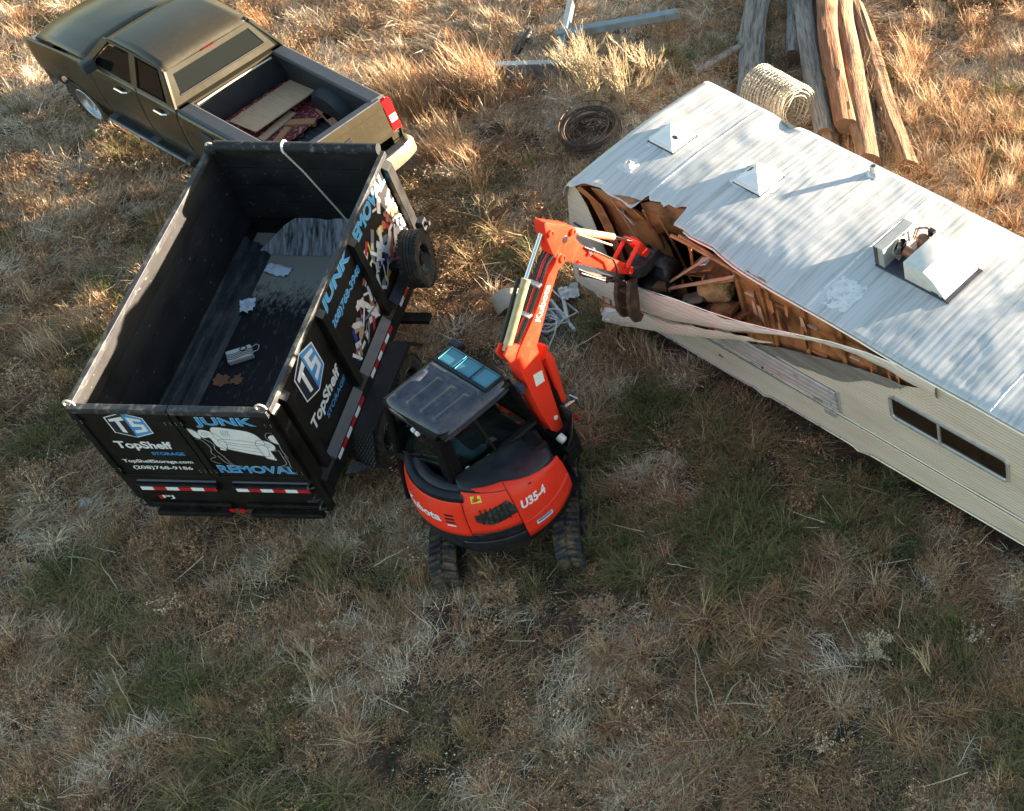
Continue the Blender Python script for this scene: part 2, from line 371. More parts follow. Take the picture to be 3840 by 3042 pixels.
def clump(kind, seed):
    random.seed(seed); mb = MB()
    if kind == 'mat':            # flattened straw, combed one way
        main = 0.0
        for _ in range(80):
            blade(mb, (random.gauss(0, .12), random.gauss(0, .12), random.uniform(0, .05)), main + random.gauss(0, .8), random.uniform(.08, .28), random.uniform(.55, .98), random.uniform(0, .7), random.uniform(.004, .009))
    elif kind == 'tuft':         # short upright tuft
        for _ in range(60):
            blade(mb, (random.gauss(0, .07), random.gauss(0, .07), 0), random.uniform(0, 2 * PI), random.uniform(.06, .20), random.uniform(.05, .55), random.uniform(.3, 1.2), random.uniform(.004, .008))
    elif kind == 'tall':         # standing dry grass
        for _ in range(55):
            blade(mb, (random.gauss(0, .06), random.gauss(0, .06), 0), random.uniform(0, 2 * PI), random.uniform(.22, .50), random.uniform(.03, .30), random.uniform(.1, .8), random.uniform(.004, .008))
    elif kind == 'mop':          # mounded clump arching outwards
        for _ in range(110):
            blade(mb, (random.gauss(0, .05), random.gauss(0, .05), random.uniform(0, .06)), random.uniform(0, 2 * PI), random.uniform(.22, .48), random.uniform(.15, .5), random.uniform(.9, 1.6), random.uniform(.004, .008), 5)
    elif kind == 'wisp':         # long pale stems lying about
        for _ in range(6):
            blade(mb, (random.gauss(0, .2), random.gauss(0, .2), random.uniform(.02, .12)), random.uniform(0, 2 * PI), random.uniform(.2, .55), random.uniform(.75, .95), random.uniform(-.1, .3), random.uniform(.006, .010), 5)
    elif kind == 'weed':         # crumbly brown weed with seed heads
        for _ in range(26):
            az = random.uniform(0, 2 * PI); L = random.uniform(.12, .34); le = random.uniform(.1, .6)
            b0 = Vector((random.gauss(0, .05), random.gauss(0, .05), 0))
            blade(mb, b0, az, L, le, .2, .006, 3)
            for k in range(9):
                f = random.uniform(.45, 1.0) * L
                q = b0 + Vector((math.cos(az) * math.sin(le * PI / 2), math.sin(az) * math.sin(le * PI / 2), math.cos(le * PI / 2))) * f + Vector((random.gauss(0, .015), random.gauss(0, .015), random.gauss(0, .012)))
                r = random.uniform(.006, .013); a = random.uniform(0, PI)
                ex = Vector((math.cos(a), math.sin(a), random.uniform(-.5, .5))) * r; ey = Vector((-math.sin(a), math.cos(a), random.uniform(-.5, .5))) * r
                mb.add([q - ex, q + ey, q + ex, q - ey], [(0, 1, 2, 3)])
    elif kind == 'litter':       # crumbs and leaf flakes on the soil
        for _ in range(60):
            q = Vector((random.gauss(0, .18), random.gauss(0, .18), random.uniform(.006, .03))); r = random.uniform(.006, .016); a = random.uniform(0, PI)
            ex = Vector((math.cos(a), math.sin(a), random.uniform(-.3, .3))) * r; ey = Vector((-math.sin(a), math.cos(a), random.uniform(-.3, .3))) * r * random.uniform(.4, 1)
            mb.add([q - ex, q + ey, q + ex, q - ey], [(0, 1, 2, 3)])
    return mb

# blade material: colour from the clump's own attributes
def blade_material(name, inst=True):
    m = bpy.data.materials.new(name); m.use_nodes = True; t = m.node_tree; b = t.nodes['Principled BSDF']
    at = N(t, 'ShaderNodeAttribute', attribute_name='tone'); at.attribute_type = 'INSTANCER' if inst else 'GEOMETRY'
    geo = N(t, 'ShaderNodeNewGeometry')
    r = N(t, 'ShaderNodeValToRGB'); e = r.color_ramp.elements
    stops = [(0.0, (0.125, 0.142, 0.045)), (0.22, (0.26, 0.215, 0.092)), (0.42, (0.38, 0.255, 0.145)), (0.60, (0.43, 0.205, 0.098)), (0.78, (0.57, 0.425, 0.26)), (1.0, (0.84, 0.69, 0.52))]
    while len(e) < len(stops): e.new(0.5)
    for k, (p, c) in enumerate(stops): e[k].position = p; e[k].color = (*c, 1)
    ad = N(t, 'ShaderNodeMath', operation='MULTIPLY_ADD'); ad.inputs[1].default_value = 0.30; ad.inputs[2].default_value = -0.15
    t.links.new(geo.outputs['Random Per Island'], ad.inputs[0])
    sm = N(t, 'ShaderNodeMath', operation='ADD', use_clamp=True); t.links.new(at.outputs['Fac'], sm.inputs[0]); t.links.new(ad.outputs[0], sm.inputs[1])
    t.links.new(sm.outputs[0], r.inputs[0])
    hs = N(t, 'ShaderNodeHueSaturation')
    m2 = N(t, 'ShaderNodeMapRange'); m2.inputs[3].default_value = 0.18; m2.inputs[4].default_value = 1.60
    wn = N(t, 'ShaderNodeTexWhiteNoise', noise_dimensions='1D'); t.links.new(geo.outputs['Random Per Island'], wn.inputs['W'])
    t.links.new(wn.outputs[0], m2.inputs[0]); t.links.new(m2.outputs[0], hs.inputs['Value']); t.links.new(r.outputs[0], hs.inputs['Color'])
    t.links.new(hs.outputs[0], b.inputs['Base Color'])
    b.inputs['Roughness'].default_value = 0.75; b.inputs['Specular IOR Level'].default_value = 0.25
    tl = N(t, 'ShaderNodeBsdfTranslucent'); t.links.new(hs.outputs[0], tl.inputs[0])
    mxs = N(t, 'ShaderNodeMixShader'); mxs.inputs[0].default_value = 0.15
    t.links.new(b.outputs[0], mxs.inputs[1]); t.links.new(tl.outputs[0], mxs.inputs[2])
    t.links.new(mxs.outputs[0], t.nodes['Material Output'].inputs[0])
    return m
M_blade = blade_material('dry_grass_blades')

gcol = bpy.data.collections.new('grass_clump_shapes')        # not linked to the scene: shapes only
KINDS = [('mat', 4), ('tuft', 3), ('tall', 3), ('mop', 3), ('wisp', 4), ('weed', 3), ('litter', 2)]
kidx = {}; ci = 0
for k, n in KINDS:
    kidx[k] = (ci, n)
    for j in range(n):
        c = clump(k, 100 + ci)
        me = bpy.data.meshes.new('clump'); me.from_pydata(c.v, [], c.f); me.materials.append(M_blade); me.update()
        o = bpy.data.objects.new('clump_%02d' % ci, me); gcol.objects.link(o); ci += 1
random.seed(21)

# footprints kept clear of blades: (cx, cy, heading, half length, half width)
CLEAR = [(3.668 + 4.5 * .829 + 1.15 * .559, 3.472 - 4.5 * .559 + 1.15 * .829, R_(-34), 4.7, 1.12)]
def blocked(x, y):
    for cx, cy, h, a, bb in CLEAR:
        dx, dy = x - cx, y - cy; u = dx * math.cos(h) + dy * math.sin(h); v = -dx * math.sin(h) + dy * math.cos(h)
        if abs(u) < a and abs(v) < bb: return True
    return False
# the two worn dirt patches: near the tracks and by the lower right
DIRT = [(3.9, -.95, .40), (2.55, -1.15, .35), (3.3, -1.25, .45), (3.6, -1.5, .6), (2.6, -2.3, .7), (7.2, -2.05, .5), (1.9, 2.9, .5), (4.3, -.9, .35), (1.6, 3.6, .4)]
GREEN = [(6.0, -0.3, 1.0), (5.6, .6, .8), (7.7, -.1, .3), (4.6, 1.7, .7), (3.35, 3.3, .35), (2.6, 5.0, .8), (0.6, -.7, .7), (-.3, -2.2, .6), (6.5, -1.5, .5), (8.0, 1.0, .6), (-2.6, 3.5, .8)]
pts = []
def put(kind, x, y, tone, sc, az=None, tilt=0.0):
    a, n = kidx[kind]
    pts.append((x, y, gzz(x, y), a + random.randrange(n), random.uniform(0, 2 * PI) if az is None else az, tilt, sc, tone))
def tone_at(x, y):
    g = vnoise(x, y, 0.45, 5.0) + 0.5 * vnoise(x, y, 1.3, 9.0)
    tone = (0.44 if y < 2.5 else 0.50) + 0.42 * g
    for cx, cy, r in GREEN:
        d2 = ((x - cx) ** 2 + (y - cy) ** 2) / (r * r)
        if d2 < 4: tone -= 0.34 * math.exp(-d2 * 1.8)
    if y > 4.6: tone += 0.12 + 0.05 * min(4, y - 4.6)       # the field dries out to straw further off
    return max(0.02, min(1.0, tone))
def dirt_at(x, y):
    s = 0.0
    for cx, cy, r in DIRT: s = max(s, math.exp(-((x - cx) ** 2 + (y - cy) ** 2) / (r * r)))
    return s
LOW = [(2.5, 7.28, .50), (2.80, 3.55, .50), (3.0, 3.05, .25), (1.2, 8.65, .45), (-.1, 8.4, .35), (2.15, 3.8, .3)]
def low_at(x, y): return any((x - a) ** 2 + (y - b_) ** 2 < r * r for a, b_, r in LOW)
CELLS = [(random.uniform(-11, 12), random.uniform(-5.5, 14), random.random()) for _ in range(760)]
CG = {}
for c_ in CELLS: CG.setdefault((int(c_[0] // 1.0), int(c_[1] // 1.0)), []).append(c_)
def patch(x, y):
    x += .35 * vnoise(x, y, 1.8, 50.0); y += .35 * vnoise(x, y, 1.8, 60.0)
    if random.random() < .22: return None
    best = None; bd = 9; ix, iy = int(x // 1.0), int(y // 1.0)
    for a in (-1, 0, 1):
        for b_ in (-1, 0, 1):
            for c_ in CG.get((ix + a, iy + b_), ()):
                d = (c_[0] - x) ** 2 + (c_[1] - y) ** 2
                if d < bd: bd = d; best = c_
    if best is None: return None
    q = best[2]
    if y > 4.4:
        return 'straw' if q < .55 else ('rust' if q < .59 else ('olive' if q < .68 else None))
    return 'green' if q < .13 else ('olive' if q < .36 else ('rust' if q < .49 else ('straw' if q < .66 else ('bare' if q < .84 else None))))
def comb(x, y): return 2 * PI * vnoise(x, y, 0.35, 14.0) + 0.6
X0, X1, Y0, Y1 = -10.5, 11.5, -5.2, 13.5
for _ in range(30000):
    x = random.uniform(X0, X1); y = random.uniform(Y0, Y1)
    if blocked(x, y): continue
    dv = dirt_at(x, y)
    if random.random() < dv * 0.92: continue
    if low_at(x, y) and random.random() < .75: continue
    tn = tone_at(x, y); r = random.random()
    pk = patch(x, y)
    if pk == 'green': tn = min(tn, .16) + random.gauss(0, .05)
    elif pk == 'rust': tn = .58 + random.gauss(0, .04)
    elif pk == 'straw': tn = .80 + random.gauss(0, .06)
    elif pk == 'olive': tn = .26 + random.gauss(0, .06)
    elif pk == 'bare' and random.random() < .55: continue
    st = vnoise(x, y, 0.9, 31.0)
    if tn < 0.32: k = 'tuft' if r < .38 else ('mop' if r < .44 else ('mat' if r < .95 else 'tall'))
    elif st > 0.25: k = 'mat' if r < .62 else ('wisp' if r < .70 else ('weed' if r < .84 else 'tuft'))
    else: k = 'mat' if r < .62 else ('tuft' if r < .74 else ('weed' if r < .86 else ('tall' if r < .90 else ('litter' if r < .99 else 'mop'))))
    if k == 'weed': tn = min(.70, .56 + .06 * random.random())
    put(k, x, y, tn + random.gauss(0, .12), random.uniform(.5, 1.0), comb(x, y) + random.gauss(0, .5) if k == 'mat' else None)
for _ in range(1000):                                        # pale stems lying over everything
    x = random.uniform(X0, X1); y = random.uniform(Y0, Y1)
    if blocked(x, y): continue
    put('wisp', x, y, random.uniform(.60, 1.0), random.uniform(.6, 1.2))
for _ in range(2600):
    x = random.uniform(X0, X1); y = random.uniform(Y0, Y1)
    if blocked(x, y): continue
    put('litter', x, y, random.uniform(.45, .95), random.uniform(.7, 1.2))
# marked clumps: tall dry stands in the sun, arching tussocks, the green mound
for cx, cy, n, sp, hgt, tn in [(.52, 8.35, 26, .22, 1.5, .74), (-.55, 8.0, 22, .22, 1.3, .72), (.0, 8.25, 14, .3, 1.1, .72), (1.6, 8.4, 14, .4, .9, .74), (.62, 6.7, 14, .25, 1.1, .70),
                               (-.2, 7.2, 18, .5, 1.0, .72), (-3.6, 3.2, 10, .25, 1.0, .78), (6.9, 8.3, 26, .6, 1.1, .78), (8.0, 7.6, 26, .7, 1.0, .72), (8.6, 6.4, 22, .7, 1.0, .68)]:
    for _ in range(n): put('tall', random.gauss(cx, sp), random.gauss(cy, sp), tn + random.gauss(0, .06), hgt * random.uniform(.75, 1.2))
for cx, cy, n, sp, sc, tn in [(6.05, -.35, 22, .38, 1.0, .12), (5.7, .1, 16, .35, .9, .10), (6.1, -1.25, 9, .22, 1.1, .66), (7.9, -2.3, 9, .35, .9, .70), (6.9, -.6, 7, .35, .8, .66), (7.6, -1.0, 8, .4, .9, .70), (5.0, -2.2, 10, .5, .9, .60), (7.4, 7.4, 14, .5, 1.0, .66), (3.6, 1.75, 8, .25, .9, .70), (4.2, 2.2, 6, .2, .8, .1)]:
    for _ in range(n): put('mop', random.gauss(cx, sp), random.gauss(cy, sp), tn + random.gauss(0, .06), sc * random.uniform(.75, 1.2))
pa = np.array(pts, dtype=np.float32)
gm = bpy.data.meshes.new('grass'); gm.vertices.add(len(pa)); gm.vertices.foreach_set('co', pa[:, :3].ravel())
def attr(n, ty, data):
    a = gm.attributes.new(n, ty, 'POINT'); a.data.foreach_set('vector' if ty == 'FLOAT_VECTOR' else 'value', data)
attr('idx', 'INT', pa[:, 3].astype(np.int32)); attr('size', 'FLOAT', pa[:, 6]); attr('tone', 'FLOAT', pa[:, 7])
attr('rot', 'FLOAT_VECTOR', np.stack([pa[:, 5], pa[:, 5] * 0, pa[:, 4]], 1).ravel().astype(np.float32))
grass = bpy.data.objects.new('dry_grass', gm); COL.objects.link(grass)
grass['kind'] = 'stuff'; grass['label'] = 'dry straw and green grass covering the whole field'; grass['category'] = 'grass'
gm.materials.append(M_blade)
ng = bpy.data.node_groups.new('grass_field', 'GeometryNodeTree')
ng.interface.new_socket('Geometry', in_out='INPUT', socket_type='NodeSocketGeometry'); ng.interface.new_socket('Geometry', in_out='OUTPUT', socket_type='NodeSocketGeometry')
gi = ng.nodes.new('NodeGroupInput'); go = ng.nodes.new('NodeGroupOutput'); ip = ng.nodes.new('GeometryNodeInstanceOnPoints')
cinf = ng.nodes.new('GeometryNodeCollectionInfo'); cinf.inputs['Collection'].default_value = gcol; cinf.inputs['Separate Children'].default_value = True; cinf.inputs['Reset Children'].default_value = True
def named(n, ty):
    a = ng.nodes.new('GeometryNodeInputNamedAttribute'); a.data_type = ty; a.inputs['Name'].default_value = n
    return next(s for s in a.outputs if s.enabled)
L = ng.links.new
L(gi.outputs[0], ip.inputs['Points']); L(cinf.outputs[0], ip.inputs['Instance']); ip.inputs['Pick Instance'].default_value = True
L(named('idx', 'INT'), ip.inputs['Instance Index']); L(named('size', 'FLOAT'), ip.inputs['Scale'])
e2r = ng.nodes.new('FunctionNodeEulerToRotation'); L(named('rot', 'FLOAT_VECTOR'), e2r.inputs[0]); L(e2r.outputs[0], ip.inputs['Rotation'])
L(ip.outputs[0], go.inputs[0])
md = grass.modifiers.new('grass', 'NODES'); md.node_group = ng

# ================================================================== wheels
def wheel_parts(parent, c, axis_rz, r=.38, w=.23, rim=.20, rim_mat=None, tyre_mat=None, face=1, steps=40):
    """tyre with tread blocks and a steel rim; axle along local y turned by axis_rz; face = side that shows the dish"""
    M = Matrix.Translation(Vector(c)) @ Matrix.Rotation(axis_rz, 4, 'Z') @ Matrix.Rotation(-PI / 2, 4, 'X')     # local z -> y
    mb = MB(); h = w / 2
    mb.lathe([(rim, -h * .75), (rim + .015, -h * .9), (r * .80, -h), (r * .93, -h * .97), (r * .985, -h * .82),
              (r, -h * .62), (r, -h * .42), (r - .012, -h * .40), (r - .012, -h * .33), (r, -h * .31), (r, -h * .06), (r - .012, -h * .04), (r - .012, h * .04), (r, h * .06), (r, h * .31), (r - .012, h * .33), (r - .012, h * .40), (r, h * .42), (r, h * .62),
              (r * .985, h * .82), (r * .93, h * .97), (r * .80, h), (rim + .015, h * .9), (rim, h * .75)], 48, 0, M)
    for k in range(steps):                       # shoulder lugs
        t = 2 * PI * k / steps
        for s in (-1, 1):
            q = M @ Matrix.Rotation(t, 4, 'Z')
            mb.box((r * .955, -.016, s * h * .90 - .03 * .5), (r + .006, .016, s * h * .90 + .03 * .5), 0, q)
    ty = obj('tyre', mb, tyre_mat or M_rubber, parent, smooth=35)
    mb = MB(); f = face
    mb.lathe([(rim + .012, f * h * .88), (rim + .006, f * h * .93), (rim - .012, f * h * .86), (rim - .03, f * h * .45), (rim - .045, f * h * .30), (.09, f * h * .34), (.085, f * h * .5), (.07, f * h * .52), (.068, f * h * .72), (0.0, f * h * .74)], 40, 0, M)
    mb.lathe([(rim + .004, -h * .8), (rim - .01, -h * .6), (rim - .03, f * h * .3)], 40, 0, M)
    for k in range(8):
        q = M @ Matrix.Rotation(2 * PI * k / 8, 4, 'Z')
        mb.lathe([(.012, f * h * .33), (.012, f * h * .46), (0, f * h * .47)], 6, 1, q @ Matrix.Translation((.108, 0, 0)))
    for k in range(8):                           # hand holes as dark plugs
        q = M @ Matrix.Rotation(2 * PI * (k + .5) / 8, 4, 'Z') @ Matrix.Translation((rim - .055, 0, 0))
        mb.lathe([(.018, f * h * .315), (.016, f * h * .335), (0, f * h * .336)], 10, 2, q)
    obj('rim', mb, [rim_mat or M_steelrim, M_alu, M_hose], ty, smooth=35)
    return ty

# ================================================================== dump trailer
TR = root('dump_trailer', (0, 0, 0), 0, 'black high sided dump trailer with blue and white lettering, hitched behind the pickup', 'trailer')
HW, TL_, ZT, ZB, ZF = 1.09, 4.24, 2.21, 1.07, 0.86
T3 = .045
# side walls: panels (boards of steel) per height band
def bands(z0, z1, n): return [(z0 + (z1 - z0) * i / n, z0 + (z1 - z0) * (i + 1) / n) for i in range(n)]
lw = MB(); lw.box((-HW, .02, ZF - .1), (-HW + .018, TL_, ZT - .03)); lw = obj('side_wall', lw, M_black, TR); lw['label'] = 'side wall away from the excavator'
for z0, z1 in bands(ZF + .18, ZT - .03, 4):
    mb = MB(); mb.box((-HW + .017, .03, z0 + .004), (-HW + .030, TL_ - .02, z1 - .004), 0, None, .003); obj('panel', mb, M_blackin, lw)
mb = MB(); mb.box((-HW - .03, -.01, ZT - .06), (-HW + .034, TL_ + .02, ZT + .01), 0, None, .008); obj('top_rail', mb, M_rail, TR)
rw = MB(); rw.box((HW - .018, .02, ZF - .1), (HW, TL_, ZT - .03)); rw = obj('side_wall', rw, M_black, TR); rw['label'] = 'side wall with the lettering, facing the excavator'
for z0, z1 in bands(ZF + .18, ZT - .03, 4):
    mb = MB(); mb.box((HW - .030, .03, z0 + .004), (HW - .017, TL_ - .02, z1 - .004), 0, None, .003); obj('panel', mb, M_blackin, rw)
mb = MB(); mb.box((HW - .034, -.01, ZT - .06), (HW + .03, TL_ + .02, ZT + .01), 0, None, .008); obj('top_rail', mb, M_rail, TR)
fw = MB(); fw.box((-HW + .02, TL_ - .02, ZF - .1), (HW - .02, TL_, ZT + .02)); fw = obj('front_wall', fw, M_black, TR)
for z0, z1 in bands(ZF + .28, ZT + .02, 4):
    mb = MB(); mb.box((-HW + .035, TL_ - .034, z0 + .004), (HW - .035, TL_ - .019, z1 - .004), 0, None, .003); obj('panel', mb, M_blackin, fw)
# sloping worn plate at the foot of the front wall
m_wear = mat('scraped_white_plate', (0.02, 0.02, 0.022), 0.65, var=.35, vscale=5, col2=(0.36, 0.37, 0.385), spots=.85, sscale=3.0, lo=.36, hi=.58, bump=.25, stretch=(6, .8, .8), distort=.4, spec=.2)
def wtop(x): return max(.02, .27 * math.sin(min(1, (x + .93) / .62) * PI / 2) + .018 * vnoise(x, 0, 7, 2)) if x > -.93 else .02
mb = MB(); mb.grid([[(x, 3.80 + .03 * vnoise(x, 1, 3, 4) + g * (TL_ - .036 - 3.80) * min(1, wtop(x) / .27), ZF + .008 + wtop(x) * g) for x in np.linspace(-.95, 1.03, 60)] for g in (0, .25, .5, .75, 1)])
obj('sloping_plate', mb, m_wear, TR, smooth=60)
M_ledge = mat('ledge_steel', (0.022, 0.024, 0.030), 0.5, var=.3, col2=(.12, .12, .12), spots=.4, sscale=12, stretch=(1, .3, 1), spec=.35)
def floor_mat():
    m = mat('worn_steel_floor_w', (0.010, 0.010, 0.012), 0.6, var=.3, vscale=3, col2=(0.22, 0.21, 0.19), spots=.5, sscale=10, lo=.58, hi=.74, bump=.2, bscale=50, stretch=(2.2, .5, 1), distort=.6, spec=.25)
    t = m.node_tree; b = t.nodes['Principled BSDF']; src = b.inputs['Base Color'].links[0].from_socket
    tc = N(t, 'ShaderNodeTexCoord'); sp = N(t, 'ShaderNodeSeparateXYZ'); t.links.new(tc.outputs['Object'], sp.inputs[0])
    mp = N(t, 'ShaderNodeMapping'); mp.inputs['Scale'].default_value = (3, 1, 1); t.links.new(tc.outputs['Object'], mp.inputs[0])
    nz = N(t, 'ShaderNodeTexNoise'); nz.inputs['Scale'].default_value = 7; nz.inputs['Detail'].default_value = 10; nz.inputs['Roughness'].default_value = .75; t.links.new(mp.outputs[0], nz.inputs['Vector'])
    a = N(t, 'ShaderNodeMath', operation='MULTIPLY_ADD'); a.inputs[1].default_value = .42; a.inputs[2].default_value = -1.27; t.links.new(sp.outputs[1], a.inputs[0])   # wear grows towards the front wall
    s_ = N(t, 'ShaderNodeMath', operation='ADD'); t.links.new(a.outputs[0], s_.inputs[0]); t.links.new(nz.outputs[0], s_.inputs[1])
    r = N(t, 'ShaderNodeMapRange'); r.inputs[1].default_value = .42; r.inputs[2].default_value = .60; t.links.new(s_.outputs[0], r.inputs[0])
    mx = N(t, 'ShaderNodeMix', data_type='RGBA'); t.links.new(r.outputs[0], mx.inputs[0]); t.links.new(src, mx.inputs[6]); mx.inputs[7].default_value = (.26, .25, .22, 1)
    t.links.new(mx.outputs[2], b.inputs['Base Color']); return m
M_floorw = floor_mat()
# floor, with the scuffed bright forward part, and the stepped ledge along the far wall
mb = MB(); mb.box((-HW + .02, .03, ZF - .06), (HW - .02, TL_ - .02, ZF)); obj('floor', mb, M_floorw, TR)
mb = MB()
mb.prism([(-HW + .03, ZF), (-.74, ZF), (-.80, ZF + .035), (-.90, ZF + .04), (-.92, ZF + .10), (-1.0, ZF + .11), (-1.02, ZF + .19), (-HW + .03, ZF + .2)], .04, TL_ - .3, None, 0, .006)
obj('floor_ledge', mb, M_ledge, TR, smooth=30)
mb = MB(); mb.box((HW - .16, .04, ZF), (HW - .03, TL_ - .3, ZF + .08), 0, None, .02); obj('floor_ledge', mb, M_blackin, TR)
# posts on the lettered side (and the other side)
POSTS = [.30, 1.55, 2.74, 4.13]
for i, y in enumerate(POSTS):
    wd = .065 if i < 3 else .085
    for s in (1, -1):
        mb = MB(); x0, x1 = (HW, HW + .075)
        mb.prism([(x0, .80), (x1 - .03, .80), (x1, .88), (x1, ZT - .13), (x0 + .012, ZT - .075), (x0, ZT - .075)] if s > 0 else [(-x0, .80), (-x1 + .03, .80), (-x1, .88), (-x1, ZT - .13), (-x0 - .012, ZT - .075), (-x0, ZT - .075)], y - wd, y + wd, None, 0, .006)
        obj('stake_post', mb, M_black, TR)
# corner panels beside the doors
for s in (1, -1):
    mb = MB(); mb.prism([(s * HW, .55), (s * (HW + .05), .60), (s * (HW + .05), ZT - .1), (s * HW, ZT - .02)], .0, .16, None, 0, .005); obj('corner_post', mb, M_black, TR)
# lower side rails with reflective tape; the sky's reflection on the ledge is painted slate
for s in (1, -1):
    mb = MB(); mb.prism([(s * HW, .70), (s * (HW + .10), .70), (s * (HW + .10), .90), (s * (HW + .02), .99), (s * HW, .99)], .06, 4.2, None, 0, .006)
    obj('side_rail', mb, M_blackplain, TR)
for y0, y1 in ((.40, 1.44), (1.68, 2.62), (2.90, 3.62)):
    mb = MB(); mb.add([(HW + .102, y0, .898), (HW + .102, y1, .898), (HW + .023, y1, .994), (HW + .023, y0, .994)], [(0, 1, 2, 3)]); obj('rail_ledge_sheen', mb, M_slate, TR)  # slate face paints the sky's reflection onto the black rail
    n = max(3, int(round((y1 - y0) / .17)))
    for k in range(n):
        a = y0 + .05 + (y1 - y0 - .08) * k / n; bb = y0 + .05 + (y1 - y0 - .08) * (k + 1) / n
        mb = MB(); mb.box((HW + .1, a, .82), (HW + .104, bb - .004, .872)); obj('reflector', mb, M_red if (k % 2) else M_refw, TR)
# chassis below
mb = MB(); 
for s in (1, -1): mb.box((s * .5 - .05, .1, .42), (s * .5 + .05, 5.0, .62))
for y in (.3, 1.2, 2.1, 3.0, 3.9): mb.box((-1.0, y - .04, .55), (1.0, y + .04, .72))
mb.box((-HW + .03, .05, .72), (HW - .03, TL_, .79))
obj('chassis', mb, M_blackplain, TR)
mb = MB()
for s in (1, -1): mb.tube([(s * .5, 4.2, .52), (s * .06, 5.35, .52)], .06, 8)
mb.box((-.07, 5.3, .46), (.07, 5.55, .6), 0, None, .02); obj('tongue', mb, M_blackplain, TR)
mb = MB(); mb.box((-.35, 4.35, .55), (.35, 4.75, .95), 0, None, .02); obj('pump_box', mb, M_blackplain, TR)
mb = MB(); mb.tube([(0, 5.1, .03), (0, 5.1, .75)], .035, 10); mb.box((-.1, 5.0, .02), (.1, 5.2, .05)); obj('jack_stand', mb, M_blackplain, TR)
# tread plate fenders and the four wheels
m_diam = bpy.data.materials.new('diamond_plate'); m_diam.use_nodes = True; t = m_diam.node_tree; b = t.nodes['Principled BSDF']
b.inputs['Base Color'].default_value = (.018, .018, .02, 1); b.inputs['Roughness'].default_value = .35; b.inputs['Metallic'].default_value = .3
tc = N(t, 'ShaderNodeTexCoord'); ck = N(t, 'ShaderNodeTexVoronoi'); ck.inputs['Scale'].default_value = 34; ck.inputs['Randomness'].default_value = .0
mp = N(t, 'ShaderNodeMapping'); mp.inputs['Rotation'].default_value = (0, 0, .78); t.links.new(tc.outputs['Object'], mp.inputs[0]); t.links.new(mp.outputs[0], ck.inputs['Vector'])
bp = N(t, 'ShaderNodeBump'); bp.inputs['Strength'].default_value = .8; bp.inputs['Distance'].default_value = .01; t.links.new(ck.outputs[0], bp.inputs['Height']); t.links.new(bp.outputs[0], b.inputs['Normal'])
for s in (1, -1):
    mb = MB(); prof = [(.62, .46), (.90, .80), (2.38, .80), (2.66, .46)]; th = .012
    x0, x1 = HW + .105, HW + .345
    top = prof; bot = [(.66, .46), (.92, .80 - th), (2.36, .80 - th), (2.62, .46)]
    for (a, c), (d, e) in (((0, 0), (1, 1)), ((1, 1), (2, 2)), ((2, 2), (3, 3))):
        y0, z0 = top[a]; y1, z1 = top[d]
        mb.add([(s * x0, y0, z0), (s * x1, y0, z0), (s * x1, y1, z1), (s * x0, y1, z1), (s * x0, bot[a][0], bot[a][1]), (s * x1, bot[a][0], bot[a][1]), (s * x1, bot[d][0], bot[d][1]), (s * x0, bot[d][0], bot[d][1])],
               [(0, 1, 2, 3), (7, 6, 5, 4), (0, 4, 5, 1), (1, 5, 6, 2), (2, 6, 7, 3), (3, 7, 4, 0)])
    mb.box((s * x1 - .012, .92, .74), (s * x1 + .012, 2.36, .803), 0)
    obj('fender', mb, m_diam, TR)
    for y in (1.17, 2.06):
        wheel_parts(TR, (s * (HW + .235), y, .375), -PI / 2 if s > 0 else PI / 2, .375, .235, .20)
mb = MB()
for y in (1.17, 2.06): mb.tube([(-1.2, y, .375), (1.2, y, .375)], .05, 8)
obj('axle', mb, M_blackplain, TR)
mb = MB(); mb.add([(HW + .10, .38, .62), (HW + .10, .62, .62), (HW + .3, .62, .47)], [(0, 1, 2)]); obj('step_plate', mb, m_diam, TR, solid=.01)
# spare wheel on its bracket
mb = MB(); mb.box((HW, 3.26, 1.12), (HW + .34, 3.40, 1.2), 0, None, .01); obj('spare_bracket', mb, M_blackplain, TR)
mb = MB(); mb.box((HW + .02, 2.85, .62), (HW + .42, 3.0, .68)); obj('step', mb, M_blackplain, TR)
sp = wheel_parts(TR, (HW + .31, 3.42, 1.21), -PI / 2 + R_(6), .365, .22, .19); sp['label'] = 'spare wheel bolted to the lettered side wall'
mb = MB(); mb.box((HW + .06, 4.13, 1.02), (HW + .16, 4.26, 1.16), 0, None, .01); mb.lathe([(.03, 0), (.03, .06), (0, .06)], 8, 0, Matrix.Translation((HW + .16, 4.2, 1.1)) @ Matrix.Rotation(PI / 2, 4, 'Y')); obj('lock_bracket', mb, M_rail, TR)

